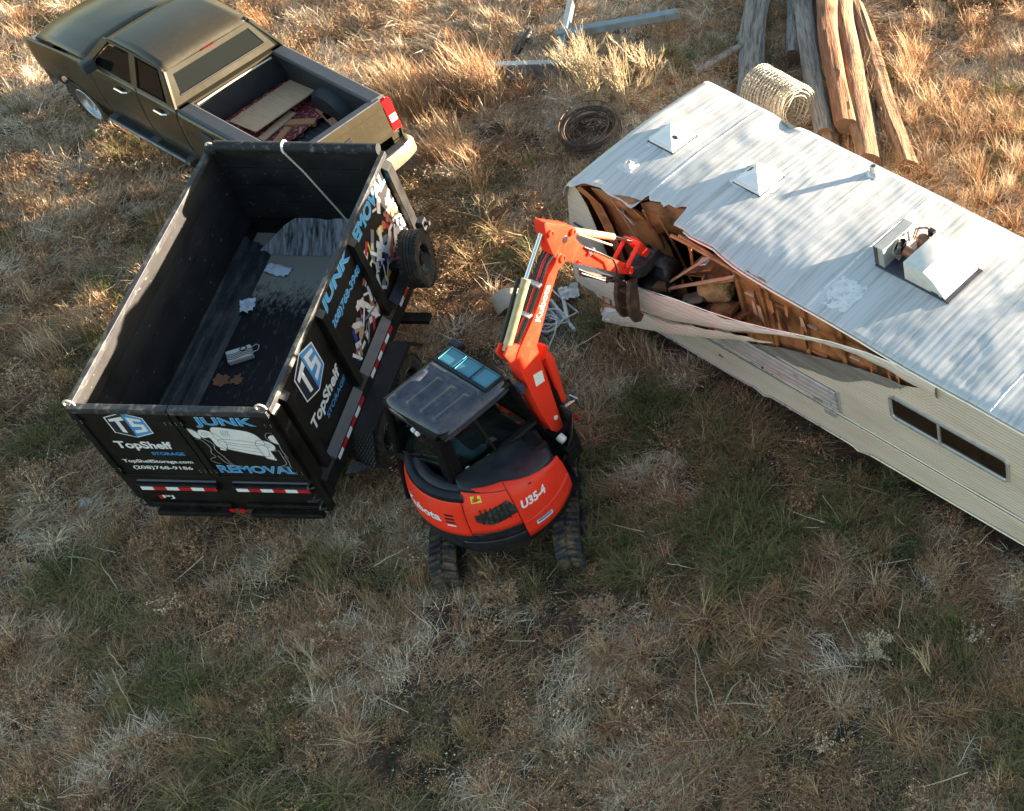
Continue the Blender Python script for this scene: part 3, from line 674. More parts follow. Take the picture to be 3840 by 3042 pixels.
# ---- rear doors
def door(x0, x1, label):
    mb = MB(); mb.box((x0, -.035, 1.09), (x1, .005, 2.15), 0, None, .004)
    mb.box((x0, -.05, 1.05), (x1, .01, 1.095), 0, None, .004)
    d = obj('door', mb, M_black, TR); d['label'] = label
    mb = MB(); mb.box((x0, -.055, 2.14), (x1, .035, 2.215), 0, None, .01); obj('top_cap', mb, M_rail, d)
    for a in (x0, x1 - .07):
        mb = MB(); mb.box((a, -.06, 1.09), (a + .07, -.034, 2.14), 0, None, .004); obj('door_stile', mb, M_black, d)
    return d
dl = door(-HW, -.008, 'rear door with the hexagon logo and phone number'); dr = door(.008, HW, 'rear door with the couch drawing')
for d, xs_ in ((dl, (-HW + .05, -.06)), (dr, (.06, HW - .05))):
    for x in xs_:
        for z in (2.02, 1.20):
            mb = MB()
            mb.box((x - .05, -.066, z - .03), (x + .05, -.058, z + .03), 0, None, .003)
            for dx in (-.03, .03):
                for dz in (-.015, .015): mb.lathe([(.006, 0), (.006, .006), (0, .007)], 6, 1, Matrix.Translation((x + dx, -.066, z + dz)) @ Matrix.Rotation(PI / 2, 4, 'X'))
            obj('hinge', mb, [M_black, M_alu], d)
# lower tail: channel, lamp bars, tape, bumper
mb = MB(); mb.box((-HW, .0, .42), (HW, .10, 1.05)); obj('tail_panel', mb, M_black, TR)
for a, c in ((-.97, -.05), (.14, 1.03)):
    mb = MB(); mb.prism([(a, .80), (c, .80), (c, .935), (a, .935)], -.06, 0, None, 0, .006); lb = obj('tail_bar', mb, M_blackplain, TR)
    mb = MB(); mb.add([(a, -.062, .90), (c, -.062, .90), (c, -.004, .95), (a, -.004, .95)], [(0, 1, 2, 3)]); obj('bar_ledge_sheen', mb, M_slate, lb)  # sky reflection on the bar top, put in as slate colour
    n = 6
    for k in range(n):
        p0 = a + .03 + (c - a - .04) * k / n; p1 = a + .03 + (c - a - .04) * (k + 1) / n
        mb = MB(); mb.box((p0, -.065, .83), (p1 - .004, -.0605, .885)); obj('reflector', mb, M_red if k % 2 else M_refw, lb)
    mb = MB(); mb.box((a, -.05, .50), (c, .0, .56), 0, None, .012); obj('lower_bar', mb, M_blackplain, TR)
    mb = MB(); mb.box((a + .02, -.10, .38), (c - .02, -.02, .45), 0, None, .012); obj('bumper', mb, M_rail if 0 else M_blackplain, TR)
for x in (-.06, .06):
    mb = MB(); mb.box((x - .03, -.07, .43), (x + .03, -.05, .49), 0, None, .006); obj('tail_lamp', mb, M_taillamp, TR)
for x, z in ((-1.06, .62), (-1.07, .8), (1.06, .62), (1.05, .78), (1.07, 1.0)):
    mb = MB(); mb.tube([(x, -.02, z), (x, -.09, z + .01), (x + .03 * (1 if x < 0 else -1), -.10, z - .05), (x + .02, -.05, z - .08)], .012, 6); obj('latch_hook', mb, M_rail, TR)
for x in (-HW + .03, HW - .06):                                # lifting eyes
    mb = MB(); mb.tube([(x + .055 * math.cos(a), .0, ZT + .02 + .055 * math.sin(a)) for a in np.linspace(-.6, PI + .6, 12)], .012, 8); obj('lifting_eye', mb, M_wire, TR)
mb = MB(); mb.tube([(-HW + .02 + .05 * math.cos(a), TL_ + .02, ZT + .03 + .05 * math.sin(a)) for a in np.linspace(-.6, PI + .6, 12)], .012, 8); obj('lifting_eye', mb, M_wire, TR)

# ---- lettering and drawings (flat vinyl, a few mm proud)
GY = -.0385
def g3(p): return (p[0], GY, p[1])
def vinyl(polys_or_mesh, mats, parent, name='lettering', f3=g3):
    mb = MB()
    for vs, fs, mi in polys_or_mesh: mb.add([f3(p) for p in vs], fs, mi)
    return obj(name, mb, mats, parent, recalc=False)
def shift(vs, f, d): return [tuple(a + b_ for a, b_ in zip(f(p), d)) for p in vs]
def hexlogo(cx, cz, hw, hh, parent, f3, nrm):
    q = hh * .26
    def P(pts, k): return [(cx + a * hw * k, cz + b_ * hh * k) for a, b_ in pts]
    H = [(-1, .62), (0, 1), (1, .62), (1, -.62), (0, -1), (-1, -.62)]
    def lay(l):
        return lambda p: tuple(a + nrm[i] * .0007 * l for i, a in enumerate(f3(p)))
    mb = MB()
    def add(pts, mi, l): mb.add([lay(l)(p) for p in pts], [tuple(range(len(pts)))], mi)
    add(P(H, 1.0), 0, 0)
    add([P(H, .94)[i] for i in (0, 1, 4, 5)], 2, 1); add([P(H, .94)[i] for i in (1, 2, 3, 4)], 1, 1)
    # slanting T and S: strokes follow the faces
    def sk(a, b_):   # left face coords 0..1 -> logo coords
        return (-.94 + .94 * a, (.583 + .357 * a) * (1) - (1.166) * (1 - b_)) if True else 0
    def L_(a, b_): x = -.94 + .94 * a; top = .583 + .357 * a; bot = -.583 - .357 * a; return (cx + x * hw, cz + (bot + (top - bot) * b_) * hh)
    def R2(a, b_): x = .94 * a; top = .94 - .357 * a; bot = -.94 + .357 * a; return (cx + x * hw, cz + (bot + (top - bot) * b_) * hh)
    add([L_(.12, .88), L_(.95, .88), L_(.95, .72), L_(.12, .72)], 0, 2); add([L_(.42, .73), L_(.66, .73), L_(.66, .12), L_(.42, .12)], 0, 2)
    S = [(.14, .88), (.86, .88), (.86, .73), (.36, .73), (.36, .58), (.86, .58), (.86, .14), (.14, .14), (.14, .29), (.64, .29), (.64, .43), (.14, .43)]
    for quad in ([(.14, .88), (.86, .88), (.86, .74), (.14, .74)], [(.14, .75), (.38, .75), (.38, .44), (.14, .44)], [(.14, .58), (.86, .58), (.86, .44), (.14, .44)], [(.62, .45), (.86, .45), (.86, .14), (.62, .14)], [(.14, .28), (.86, .28), (.86, .14), (.14, .14)]):
        add([R2(*p) for p in quad], 0, 2 + .2 * len(mb.f) * .1)
    return obj('hexagon_logo', mb, [M_white, M_blue, M_navy], parent, recalc=False)
hexlogo(-.54, 1.945, .215, .205, dl, g3, (0, -1, 0))
def word(txt, x0, x1, z0, z1, parent, m, f3, bold=.02, shear=0.0, outline=None, nrm=(0, -1, 0)):
    vs, fs = fit_text(txt, x0, x1, z0, z1, bold, shear)
    mb = MB()
    if outline:
        v2, f2 = fit_text(txt, x0 - .006, x1 + .006, z0 - .006, z1 + .006, bold + .018, shear)
        mb.add([f3(p) for p in v2], f2, 1)
    mb.add([tuple(a + nrm[i] * .0012 for i, a in enumerate(f3(p))) for p in vs], fs, 0)
    return obj('lettering', mb, [m, outline or m], parent, recalc=False)
word('TopShelf', -.86, -.225, 1.515, 1.675, dl, M_white, g3, .035)
word('STORAGE', -.52, -.15, 1.44, 1.495, dl, M_blue, g3, .03)
word('TopShelfStorage.com', -.92, -.125, 1.285, 1.355, dl, M_white, g3, .025)
word('(208)768-9186', -.86, -.18, 1.17, 1.245, dl, M_white, g3, .02)
word('JUNK', .22, .88, 1.94, 2.10, dr, M_blue, g3, .02, 0, M_ltblue)
word('REMOVAL', .12, 1.0, 1.155, 1.275, dr, M_blue, g3, .02, 0, M_ltblue)
# couch drawing carried by two outlined figures
def spline(pts, n=8, closed=True):
    P = [Vector((*p, 0)) for p in pts]; out = []; k = len(P)
    for i in range(k if closed else k - 1):
        a, b_, c, d = P[(i - 1) % k], P[i], P[(i + 1) % k], P[(i + 2) % k]
        if not closed: a = P[max(i - 1, 0)]; d = P[min(i + 2, k - 1)]
        for j in range(n):
            u = j / n
            q = .5 * ((2 * b_) + (c - a) * u + (2 * a - 5 * b_ + 4 * c - d) * u * u + (3 * b_ - a - 3 * c + d) * u ** 3)
            out.append((q.x, q.y))
    if not closed: out.append((P[-1].x, P[-1].y))
    return out
def stroke(mb, pts, wd, mi, lay):
    for (a, b_), (c, d) in zip(pts, pts[1:]):
        v = Vector((c - a, d - b_)); L_ = v.length
        if L_ < 1e-6: continue
        nn = Vector((-v.y, v.x)) / L_ * wd * .5; e = v / L_ * wd * .25
        mb.add([(a - nn.x - e.x, GY - lay, b_ - nn.y - e.y), (c - nn.x + e.x, GY - lay, d - nn.y + e.y), (c + nn.x + e.x, GY - lay, d + nn.y + e.y), (a + nn.x - e.x, GY - lay, b_ + nn.y - e.y)], [(0, 1, 2, 3)], mi)
mb = MB()
def blob(pts, mi, lay, sm=True):
    q = spline(pts) if sm else pts
    mb.add([(p[0], GY - lay, p[1]) for p in q], [tuple(range(len(q)))], mi)
back = [(.36, 1.72), (.33, 1.86), (.38, 1.945), (.55, 1.925), (.74, 1.88), (.82, 1.80), (.83, 1.66), (.6, 1.66)]
seat = [(.37, 1.74), (.80, 1.67), (.82, 1.50), (.76, 1.46), (.45, 1.55), (.37, 1.60)]
arml = [(.22, 1.90), (.17, 1.83), (.20, 1.76), (.27, 1.76), (.29, 1.62), (.38, 1.58), (.41, 1.72), (.33, 1.86)]
armr = [(.80, 1.74), (.90, 1.71), (.94, 1.63), (.90, 1.56), (.86, 1.55), (.85, 1.42), (.76, 1.43), (.74, 1.58), (.74, 1.68)]
blob(back, 0, .0006); blob(seat, 0, .0010); blob(arml, 0, .0014); blob(armr, 0, .0018)
for P_ in (back, seat, arml, armr): stroke(mb, spline(P_) + [spline(P_)[0]], .007, 1, .0022)
for cx, cz in ((.245, 1.82), (.86, 1.64)):
    stroke(mb, [(cx + .045 * (1 - k / 26) * math.cos(k * .42), cz + .045 * (1 - k / 26) * math.sin(k * .42)) for k in range(24)], .006, 1, .0026)
for k in range(4): stroke(mb, spline([(.45 + .025 * k, 1.89), (.435 + .025 * k, 1.85), (.44 + .025 * k, 1.80)], 4, False), .006, 1, .0026)
stroke(mb, [(.40, 1.66), (.76, 1.585)], .006, 1, .0026); stroke(mb, [(.39, 1.60), (.76, 1.52)], .006, 1, .0026)
blob([(.30, 1.585), (.36, 1.575), (.36, 1.545), (.30, 1.555)], 0, .0006, False); blob([(.80, 1.43), (.86, 1.42), (.86, 1.39), (.80, 1.40)], 0, .0006, False)
blob([(.085, 1.905), (.10, 1.78), (.16, 1.745), (.175, 1.82), (.14, 1.88)], 0, .0010); blob([(1.0, 1.83), (.93, 1.79), (.955, 1.70), (1.03, 1.67), (1.02, 1.76)], 0, .0010)
for fig in ([(.175, 1.86), (.11, 1.92), (.06, 1.90)], [(.10, 1.74), (.16, 1.72), (.20, 1.60), (.17, 1.50), (.19, 1.44), (.12, 1.40), (.11, 1.36), (.18, 1.31)], [(.17, 1.77), (.26, 1.66), (.24, 1.56), (.28, 1.44), (.32, 1.30), (.42, 1.275)], [(.22, 1.45), (.26, 1.33), (.34, 1.27)],
            [(.93, 1.71), (.905, 1.79), (.94, 1.86), (1.0, 1.865)], [(1.0, 1.67), (.99, 1.58), (1.0, 1.46), (1.03, 1.38), (1.05, 1.36)], [(.90, 1.55), (.95, 1.57), (.95, 1.44), (.94, 1.33), (.86, 1.285), (.93, 1.275)], [(.975, 1.47), (.985, 1.38), (.97, 1.28), (.99, 1.25)]):
    stroke(mb, spline(fig, 6, False), .011, 2, .0030)
m_outl = mat('pale_outline', (0.34, 0.34, 0.35), 0.5)
obj('couch_drawing', mb, [M_white, M_line, m_outl], dr, recalc=False)
# maker plate on the tail, small label
def t3(p): return (p[0], -.003, p[1])
mb = MB(); mb.add([t3(p) for p in ((-.87, .585), (-.835, .585), (-.835, .65), (-.87, .65))], [(0, 1, 2, 3)], 0)
v2, f2 = fit_text('PJ', -.825, -.69, .585, .655, .015); mb.add([t3(p) for p in v2], f2, 1)
obj('maker_plate', mb, [M_red, M_white], TR, recalc=False)
mb = MB(); mb.add([t3(p) for p in ((.86, .575), (.98, .575), (.98, .61), (.86, .61))], [(0, 1, 2, 3)], 0); obj('label_plate', mb, M_slate, TR, recalc=False)
# side lettering
M_sideblue = mat('side_blue_vinyl', (0.085, 0.37, 0.72), 0.45, var=.06)
SX = HW + .003
def s3(p): return (SX, p[0], p[1])
hexlogo(.91, 1.82, .30, .295, rw, s3, (1, 0, 0))
word('TopShelf', .47, 1.40, 1.26, 1.455, rw, M_white, s3, .035, .12, None, (1, 0, 0))
word('STORAGE', .78, 1.42, 1.165, 1.235, rw, M_blue, s3, .03, .12, None, (1, 0, 0))
word('JUNK', 1.66, 2.62, 1.94, 2.13, rw, M_sideblue, s3, .03, .1, M_ltblue, (1, 0, 0))
word('REMOVAL', 2.68, 4.02, 1.94, 2.13, rw, M_sideblue, s3, .03, .1, M_ltblue, (1, 0, 0))
word('(208)768-3948', 1.64, 2.69, 1.68, 1.80, rw, M_sideblue, s3, .022, .1, M_ltblue, (1, 0, 0))
# printed heap of household junk on the side panel
random.seed(5); mb = MB(); cols = [(.62, .62, .63), (.75, .76, .78), (.45, .30, .20), (.45, .03, .04), (.65, .45, .05), (.03, .05, .30), (.32, .16, .10), (.20, .20, .22), (.70, .66, .60), (.50, .12, .10)]
ms = [mat('junk_print_%d' % i, c, .5, var=.15, vscale=20) for i, c in enumerate(cols)]
def inheap(y, z): top = lerp_tab([(1.75, 1.12), (2.1, 1.45), (2.6, 1.50), (2.9, 1.78), (3.3, 1.90), (3.6, 1.98), (4.02, 1.92)], y); return 1.02 < z < top
k = 0
while k < 130:
    y = random.uniform(1.8, 4.02); z = random.uniform(1.03, 1.95)
    if not inheap(y, z): continue
    L_ = random.uniform(.08, .34); wd = random.uniform(.02, .09); a = random.uniform(-1.2, 1.4); c, s = math.cos(a), math.sin(a)
    n = random.choice([4, 4, 4, 7]); P_ = []
    for j in range(n):
        t_ = 2 * PI * (j + .5) / n; px, pz = L_ * .7 * math.cos(t_), wd * .7 * math.sin(t_)
        P_.append((max(1.72, min(4.05, y + px * c - pz * s)), max(1.005, min(2.0, z + px * s + pz * c))))
    mb.add([(SX + .0006 + k * .00002, *p) for p in P_], [tuple(range(n))], random.choice([0, 0, 0, 1, 1, 1, 8, 8, 2, 3, 4, 5, 6, 7, 7, 9])); k += 1
obj('junk_heap_print', mb, ms, rw, recalc=False)

# ---- tarp roller, strap and rope
mb = MB(); mb.tube([(-HW + .12, TL_ - .02, ZT + .07), (HW - .02, TL_ - .02, ZT + .07)], .07, 16); mb.box((-HW - .02, TL_ - .08, ZT - .02), (-HW + .12, TL_ + .08, ZT + .05), 0, None, .01); obj('tarp_roller', mb, M_rail if 0 else mat('dusty_tarp', (.02, .021, .024), .6, var=.3, col2=(.30, .28, .24), spots=.5, sscale=10, lo=.55, hi=.7, spec=.25), TR, smooth=40)
mb = MB(); mb.tube([(-.10 + .0 * a, TL_ - .02 + .078 * math.cos(a), ZT + .07 + .078 * math.sin(a)) for a in np.linspace(-.5, PI + 1.0, 14)], .014, 8); obj('strap', mb, M_white, TR)
mb = MB(); mb.tube([(-.09, TL_ - .10, ZT + .04), (.1, TL_ - .2, ZT - .16), (.45, TL_ - .42, ZT - .62), (.70, TL_ - .6, ZT - .98), (HW - .10, TL_ - .85, ZT - 1.2)], .012, 8); obj('rope', mb, M_rope, TR)

# ---- litter in the bed
def crumple(name, c, sx, sy, seed, m, label, h=.03):
    random.seed(seed); mb = MB(); rows = []
    for i in range(7):
        rows.append([Vector((sx * (j / 6 - .5) + random.gauss(0, .008), sy * (i / 6 - .5) + random.gauss(0, .008), random.uniform(0, h))) for j in range(7)])
    M = Matrix.Translation(Vector(c)) @ Matrix.Rotation(seed * .7, 4, 'Z')
    mb.grid(rows, 0, M); o = obj(name, mb, m, None, solid=.002); return o
o = crumple('paper_scrap', (-.55, 3.51, ZF + .012), .34, .17, 31, M_paper, ''); tag(o, 'crumpled printed paper on the bright worn trailer floor', 'paper')
for k in range(4):
    pass
o = crumple('paper_scrap', (-.70, 2.83, ZF + .015), .22, .18, 34, M_paper, '', .06); tag(o, 'balled white paper lying by the trailer floor ledge', 'paper')
bag = root('paper_bag', (-.50, 2.0, ZF + .002), R_(28), 'paper carrier bag with dark wavy print lying in the trailer', 'bag')
mb = MB(); mb.box((-.15, -.10, 0), (.15, .10, .07), 0, None, .015); bb_ = obj('bag_body', mb, M_kraft, bag)
mb = MB()
for k in range(4):
    z = .0725
    for i in range(11): 
        a = -.15 + .03 * i - .0; yy = lambda q: -.07 + k * .028 + .012 * math.sin(q * 26)
        if i < 10: mb.add([(a, yy(a), z), (a + .03, yy(a + .03), z), (a + .03, yy(a + .03) + .012, z), (a, yy(a) + .012, z)], [(0, 1, 2, 3)])
obj('wave_print', mb, M_hose, bb_, recalc=False)
mb = MB(); mb.lathe([(.030, .0728), (.046, .0728)], 20, 0, Matrix.Translation((.06, .055, 0))); obj('ring_print', mb, M_hose, bb_, recalc=False)
mb = MB(); mb.tube([(.15, -.05, .06), (.22, -.06, .08), (.25, 0, .09), (.22, .05, .08), (.15, .05, .06)], .005, 6); obj('handle', mb, M_kraft, bag)
def leaf_obj(x, y, z, r, seed):
    random.seed(seed); mb = MB(); P_ = []
    for j in range(14):
        a = 2 * PI * j / 14; q = r * (1 if j % 2 else .74) * random.uniform(.65, 1.1); P_.append((q * math.cos(a), q * math.sin(a), random.uniform(0, .02)))
    mb.add([(0, 0, .012)] + P_, [(0, j + 1, (j + 1) % 14 + 1) for j in range(14)], 0, Matrix.Translation((x, y, z)))
    return obj('dry_leaf', mb, M_leaf)
tag(leaf_obj(-.60, 1.61, ZF + .004, .13, 3), 'big brown maple leaf flat on the black trailer floor', 'leaf')
tag(leaf_obj(-.42, 1.62, ZF + .004, .10, 4), 'torn brown leaf beside the paper bag in the trailer', 'leaf')

# ================================================================== pickup truck
TK = root('pickup_truck', (-.26, 5.58, 0), R_(148), 'dark bronze crew cab pickup with black bed liner, towing the black trailer', 'truck')
LATP = [(.50, .84), (.60, .915), (.80, .945), (1.00, .95), (1.15, .935), (1.28, .925), (1.40, .90), (1.47, .875)]
def lat(z): return lerp_tab(LATP, z)
WH = [(.98, .40, .49), (4.86, .40, .49)]        # wheel arches: s, z, radius
def zlow(s):
    z = .52
    for ws, wz, wr in WH:
        d = abs(s - ws)
        if d < wr: z = max(z, wz + math.sqrt(wr * wr - d * d))
    return z
def side_panel(name, s0, s1, z1f, sgn, m, label=None, parent=TK):
    ss = sorted(set([s0, s1] + [s for s in np.linspace(s0, s1, 30)] + [s for ws, wz, wr in WH for s in ws + wr * np.cos(np.linspace(0, PI, 25)) if s0 < s < s1]))
    rows = []
    for s in ss:
        zb = zlow(s); zt = z1f(s)
        rows.append([(s, sgn * lat(zb + (zt - zb) * k / 12), zb + (zt - zb) * k / 12) for k in range(13)])
    mb = MB(); mb.grid(rows); o = obj(name, mb, m, parent, smooth=50, solid=.02)
    if label: o['label'] = label
    return o
for sg in (1, -1):
    side_panel('bed_side', .03, 2.10, lambda s: 1.44, sg, M_truck)
    side_panel('rear_door', 2.12, 2.96, lambda s: 1.46, sg, M_truck)
    side_panel('front_door', 2.975, 4.02, lambda s: 1.46 - .02 * max(0, s - 3.6), sg, M_truck)
    side_panel('front_fender', 4.035, 5.62, lambda s: 1.42 - .10 * max(0, s - 4.2), sg, M_truck)
    # belt strip, handles, trim
    mb = MB(); mb.tube([(s, sg * (.885 - .0 * s), 1.475 - .02 * max(0, s - 3.6)) for s in np.linspace(2.13, 4.0, 8)], .016, 6); obj('belt_trim', mb, M_truck, TK)
    for hs in (2.36, 3.22):
        mb = MB(); mb.tube([(hs, sg * .93, 1.30), (hs + .03, sg * .975, 1.315), (hs + .20, sg * .975, 1.315), (hs + .23, sg * .93, 1.30)], .016, 8); obj('door_handle', mb, M_chrome, TK)
        mb = MB(); mb.lathe([(.06, 0), (.0, .002)], 14, 0, Matrix.Translation((hs + .115, sg * .938, 1.285)) @ Matrix.Rotation(-sg * PI / 2, 4, 'X')); obj('handle_cup', mb, M_hose, TK)
    mb = MB(); mb.box((3.85, sg * .945 - .008, .965), (4.22, sg * .945 + .008, .985), 0, None, .003); obj('name_badge', mb, M_chrome, TK)
    # running board with ribbed tread
    mb = MB(); mb.prism([(.86 * sg, .50), (1.02 * sg, .50), (1.045 * sg, .53), (1.02 * sg, .57), (.86 * sg, .58)], -4.12, -2.28, Matrix.Rotation(0, 4, 'Z') @ Matrix(((0, -1, 0, 0), (1, 0, 0, 0), (0, 0, 1, 0), (0, 0, 0, 1))), 0, .008)
    rb = obj('running_board', mb, M_plastic, TK)
    mb = MB(); mb.box((2.36, sg * 1.035 - .012, .555), (4.06, sg * 1.035 + .012, .575), 0, None, .004); obj('board_edge', mb, M_alu, rb)
    for a, c in ((2.42, 3.05), (3.22, 4.0)):
        n = 16
        for k in range(n):
            s = a + (c - a) * k / n
            mb = MB(); mb.box((s, sg * .945 - .055, .572), (s + .018, sg * .945 + .055, .583)); obj('tread_rib', mb, M_hose, rb)
    # fuel door on the driver side
for s, y, fc in ((.98, .80, 1), (.98, -.80, -1), (4.86, .80, 1), (4.86, -.80, -1)):
    wheel_parts(TK, (s, y, .40), 0 if fc > 0 else PI, .40, .26, .235, M_alu)
mb = MB(); mb.prism([(1.30, 1.12), (1.62, 1.12), (1.62, 1.34), (1.40, 1.34)], .93, .952, None, 0, .006); obj('fuel_door', mb, M_slate, TK)
# wheel wells, floor pan
mb = MB(); mb.box((.1, -.80, .50), (5.4, .80, .62)); obj('chassis', mb, M_blackplain, TK)
# ---- bed
mb = MB(); mb.box((.06, -.68, .84), (2.08, .68, .87)); fl = obj('bed_floor', mb, M_liner, TK)
for k in range(13):
    y = -.60 + k * .10
    mb = MB(); mb.box((.10, y, .869), (2.0, y + .05, .884), 0, None, .005); obj('floor_rib', mb, M_liner, fl)
for sg in (1, -1):
    mb = MB(); mb.grid([[(s, sg * .685, .86), (s, sg * .70, 1.1), (s, sg * .69, 1.44)] for s in np.linspace(.06, 2.08, 12)]); obj('bed_wall', mb, M_liner, TK, solid=.015)
    mb = MB(); mb.prism([(sg * .67, 1.425), (sg * .885, 1.425), (sg * .885, 1.46), (sg * .86, 1.475), (sg * .69, 1.475), (sg * .67, 1.455)], -2.10, -.02, Matrix(((0, -1, 0, 0), (1, 0, 0, 0), (0, 0, 1, 0), (0, 0, 0, 1))), 0, .006); obj('bed_rail', mb, M_plastic, TK)
    mb = MB(); mb.lathe([(0, .19), (.36, .17), (.42, .10), (.43, 0)], 20, 0, Matrix.Translation((.98, sg * .69, .87)) @ Matrix.Rotation(sg * PI / 2, 4, 'X') @ Matrix.Rotation(0, 4, 'Y'), 0 if sg > 0 else PI, PI if sg > 0 else 2 * PI); obj('wheel_housing', mb, M_liner, TK, smooth=40)
mb = MB(); mb.box((2.06, -.70, .86), (2.09, .70, 1.45)); obj('bulkhead', mb, M_liner, TK)
mb = MB(); mb.box((2.03, -.88, 1.44), (2.12, .88, 1.475), 0, None, .008); obj('bulkhead_cap', mb, M_truck, TK)
mb = MB(); mb.tube([(2.02, .62, 1.42), (2.02, 0, 1.43), (2.02, -.62, 1.42)], .012, 6); obj('bulkhead_bar', mb, M_wire, TK)
# ---- tailgate
mb = MB(); mb.grid([[(x, y, z) for y in np.linspace(-.79, .79, 14)] for x, z in ((.05, 1.452), (.0, 1.455), (-.025, 1.44), (-.03, 1.33), (-.012, 1.31), (-.012, 1.0), (-.022, .98), (-.022, .88), (.05, .86))]); tg = obj('tailgate', mb, M_truck, TK, smooth=40)
mb = MB(); mb.box((.02, -.78, .87), (.06, .78, 1.45)); obj('tailgate_liner', mb, M_plastic, tg)
mb = MB(); mb.box((-.036, -.18, 1.12), (-.012, .18, 1.22), 0, None, .008); obj('tailgate_handle', mb, M_hose, tg)
mb = MB(); mb.box((-.03, -.79, 1.445), (.07, .79, 1.468), 0, None, .008); obj('tailgate_cap', mb, M_plastic, tg)
for sg in (1, -1):
    mb = MB(); mb.prism([(-.025, .92), (.06, .92), (.06, 1.40), (-.02, 1.40)], sg * .80, sg * .945, None, 0, .012); tl_ = obj('tail_light', mb, M_taillamp, TK)
    mb = MB(); mb.prism([(-.029, 1.06), (-.02, 1.06), (-.02, 1.17), (-.029, 1.17)], sg * .82, sg * .93, None, 0, .002); obj('reverse_lens', mb, M_rvwhite, tl_)
    mb = MB(); mb.prism([(.06, .60), (.10, .60), (.10, 1.44), (.06, 1.44)], sg * .78, sg * .93, None, 0, .0); obj('bed_corner', mb, M_truck, TK)
mb = MB()
ys_ = np.linspace(-.98, .98, 21)
mb.grid([[(-.20 + .10 * (abs(y) / .98) ** 4 + dx, y, z) for y in ys_] for dx, z in ((.16, .74), (.02, .745), (-.0, .72), (.0, .58), (.04, .50), (.16, .50))])
bp_ = obj('rear_bumper', mb, mat('bumper_paint', (.26, .23, .17), .35, metal=.4, var=.12), TK, smooth=40, solid=.012)
mb = MB(); mb.box((-.15, -.80, .742), (-.03, .80, .752), 0, None, .003); obj('step_pad', mb, M_plastic, bp_)
mb = MB(); mb.tube([(-.05, 0, .48), (-.33, 0, .48)], .035, 8); mb.lathe([(0, .04), (.03, .03), (.035, 0), (.02, -.03), (.02, -.08)], 12, 0, Matrix.Translation((-.33, 0, .56))); obj('tow_hitch', mb, M_steelrim, TK)
# ---- cab shell
def cabring(x, zt, hw, zb=1.46): return None
roofz = 1.93
belt = [(2.13, .885), (4.02, .885)]
mb = MB()
sec = [(2.14, 1.46, .875), (2.20, 1.62, .83), (2.30, 1.85, .745), (2.42, 1.92, .70), (2.9, 1.945, .69), (3.4, 1.93, .685), (3.52, 1.90, .69)]
rows = []
for x, z, hw in sec: rows.append([(x, hw * k, z + (0 if abs(k) > .99 else .018 * (1 - k * k))) for k in np.linspace(-1, 1, 13)])
mb.grid(rows[2:]); obj('cab_roof', mb, M_truck, TK, smooth=50, solid=.02)
mb = MB(); mb.grid([[(2.13, .875 * k, 1.44) for k in np.linspace(-1, 1, 9)], [(2.17, .855 * k, 1.55) for k in np.linspace(-1, 1, 9)]]); mb.grid([[(2.27, .765 * k, 1.80) for k in np.linspace(-1, 1, 9)], [(2.30, .745 * k, 1.86) for k in np.linspace(-1, 1, 9)]])
for sg in (1, -1): mb.grid([[(2.17, sg * .855, 1.55), (2.27, sg * .765, 1.80)], [(2.17, sg * .70, 1.55), (2.27, sg * .62, 1.80)]])
obj('cab_back', mb, M_truck, TK, solid=.02)
mb = MB(); mb.add([(2.172, -.70, 1.55), (2.172, .70, 1.55), (2.272, .62, 1.80), (2.272, -.62, 1.80)], [(0, 1, 2, 3)]); obj('rear_window', mb, mat('rear_glass', (.006, .006, .005), .12, spec=.25), TK)
mb = MB(); mb.tube([(2.165, y, z) for y, z in ((-.70, 1.56), (.70, 1.56), (.68, 1.58))], .012, 6); obj('window_seal', mb, M_hose, TK)
mb = MB(); mb.box((2.275, -.10, 1.862), (2.31, .10, 1.878), 0, None, .003); obj('brake_lamp', mb, mat('dark_red_lens', (.10, .004, .005), .2), TK)
mb = MB(); mb.add([(3.53, -.685, 1.89), (3.53, .685, 1.89), (4.18, .80, 1.43), (4.18, -.80, 1.43)], [(0, 1, 2, 3)]); obj('windshield', mb, M_darkglass, TK)
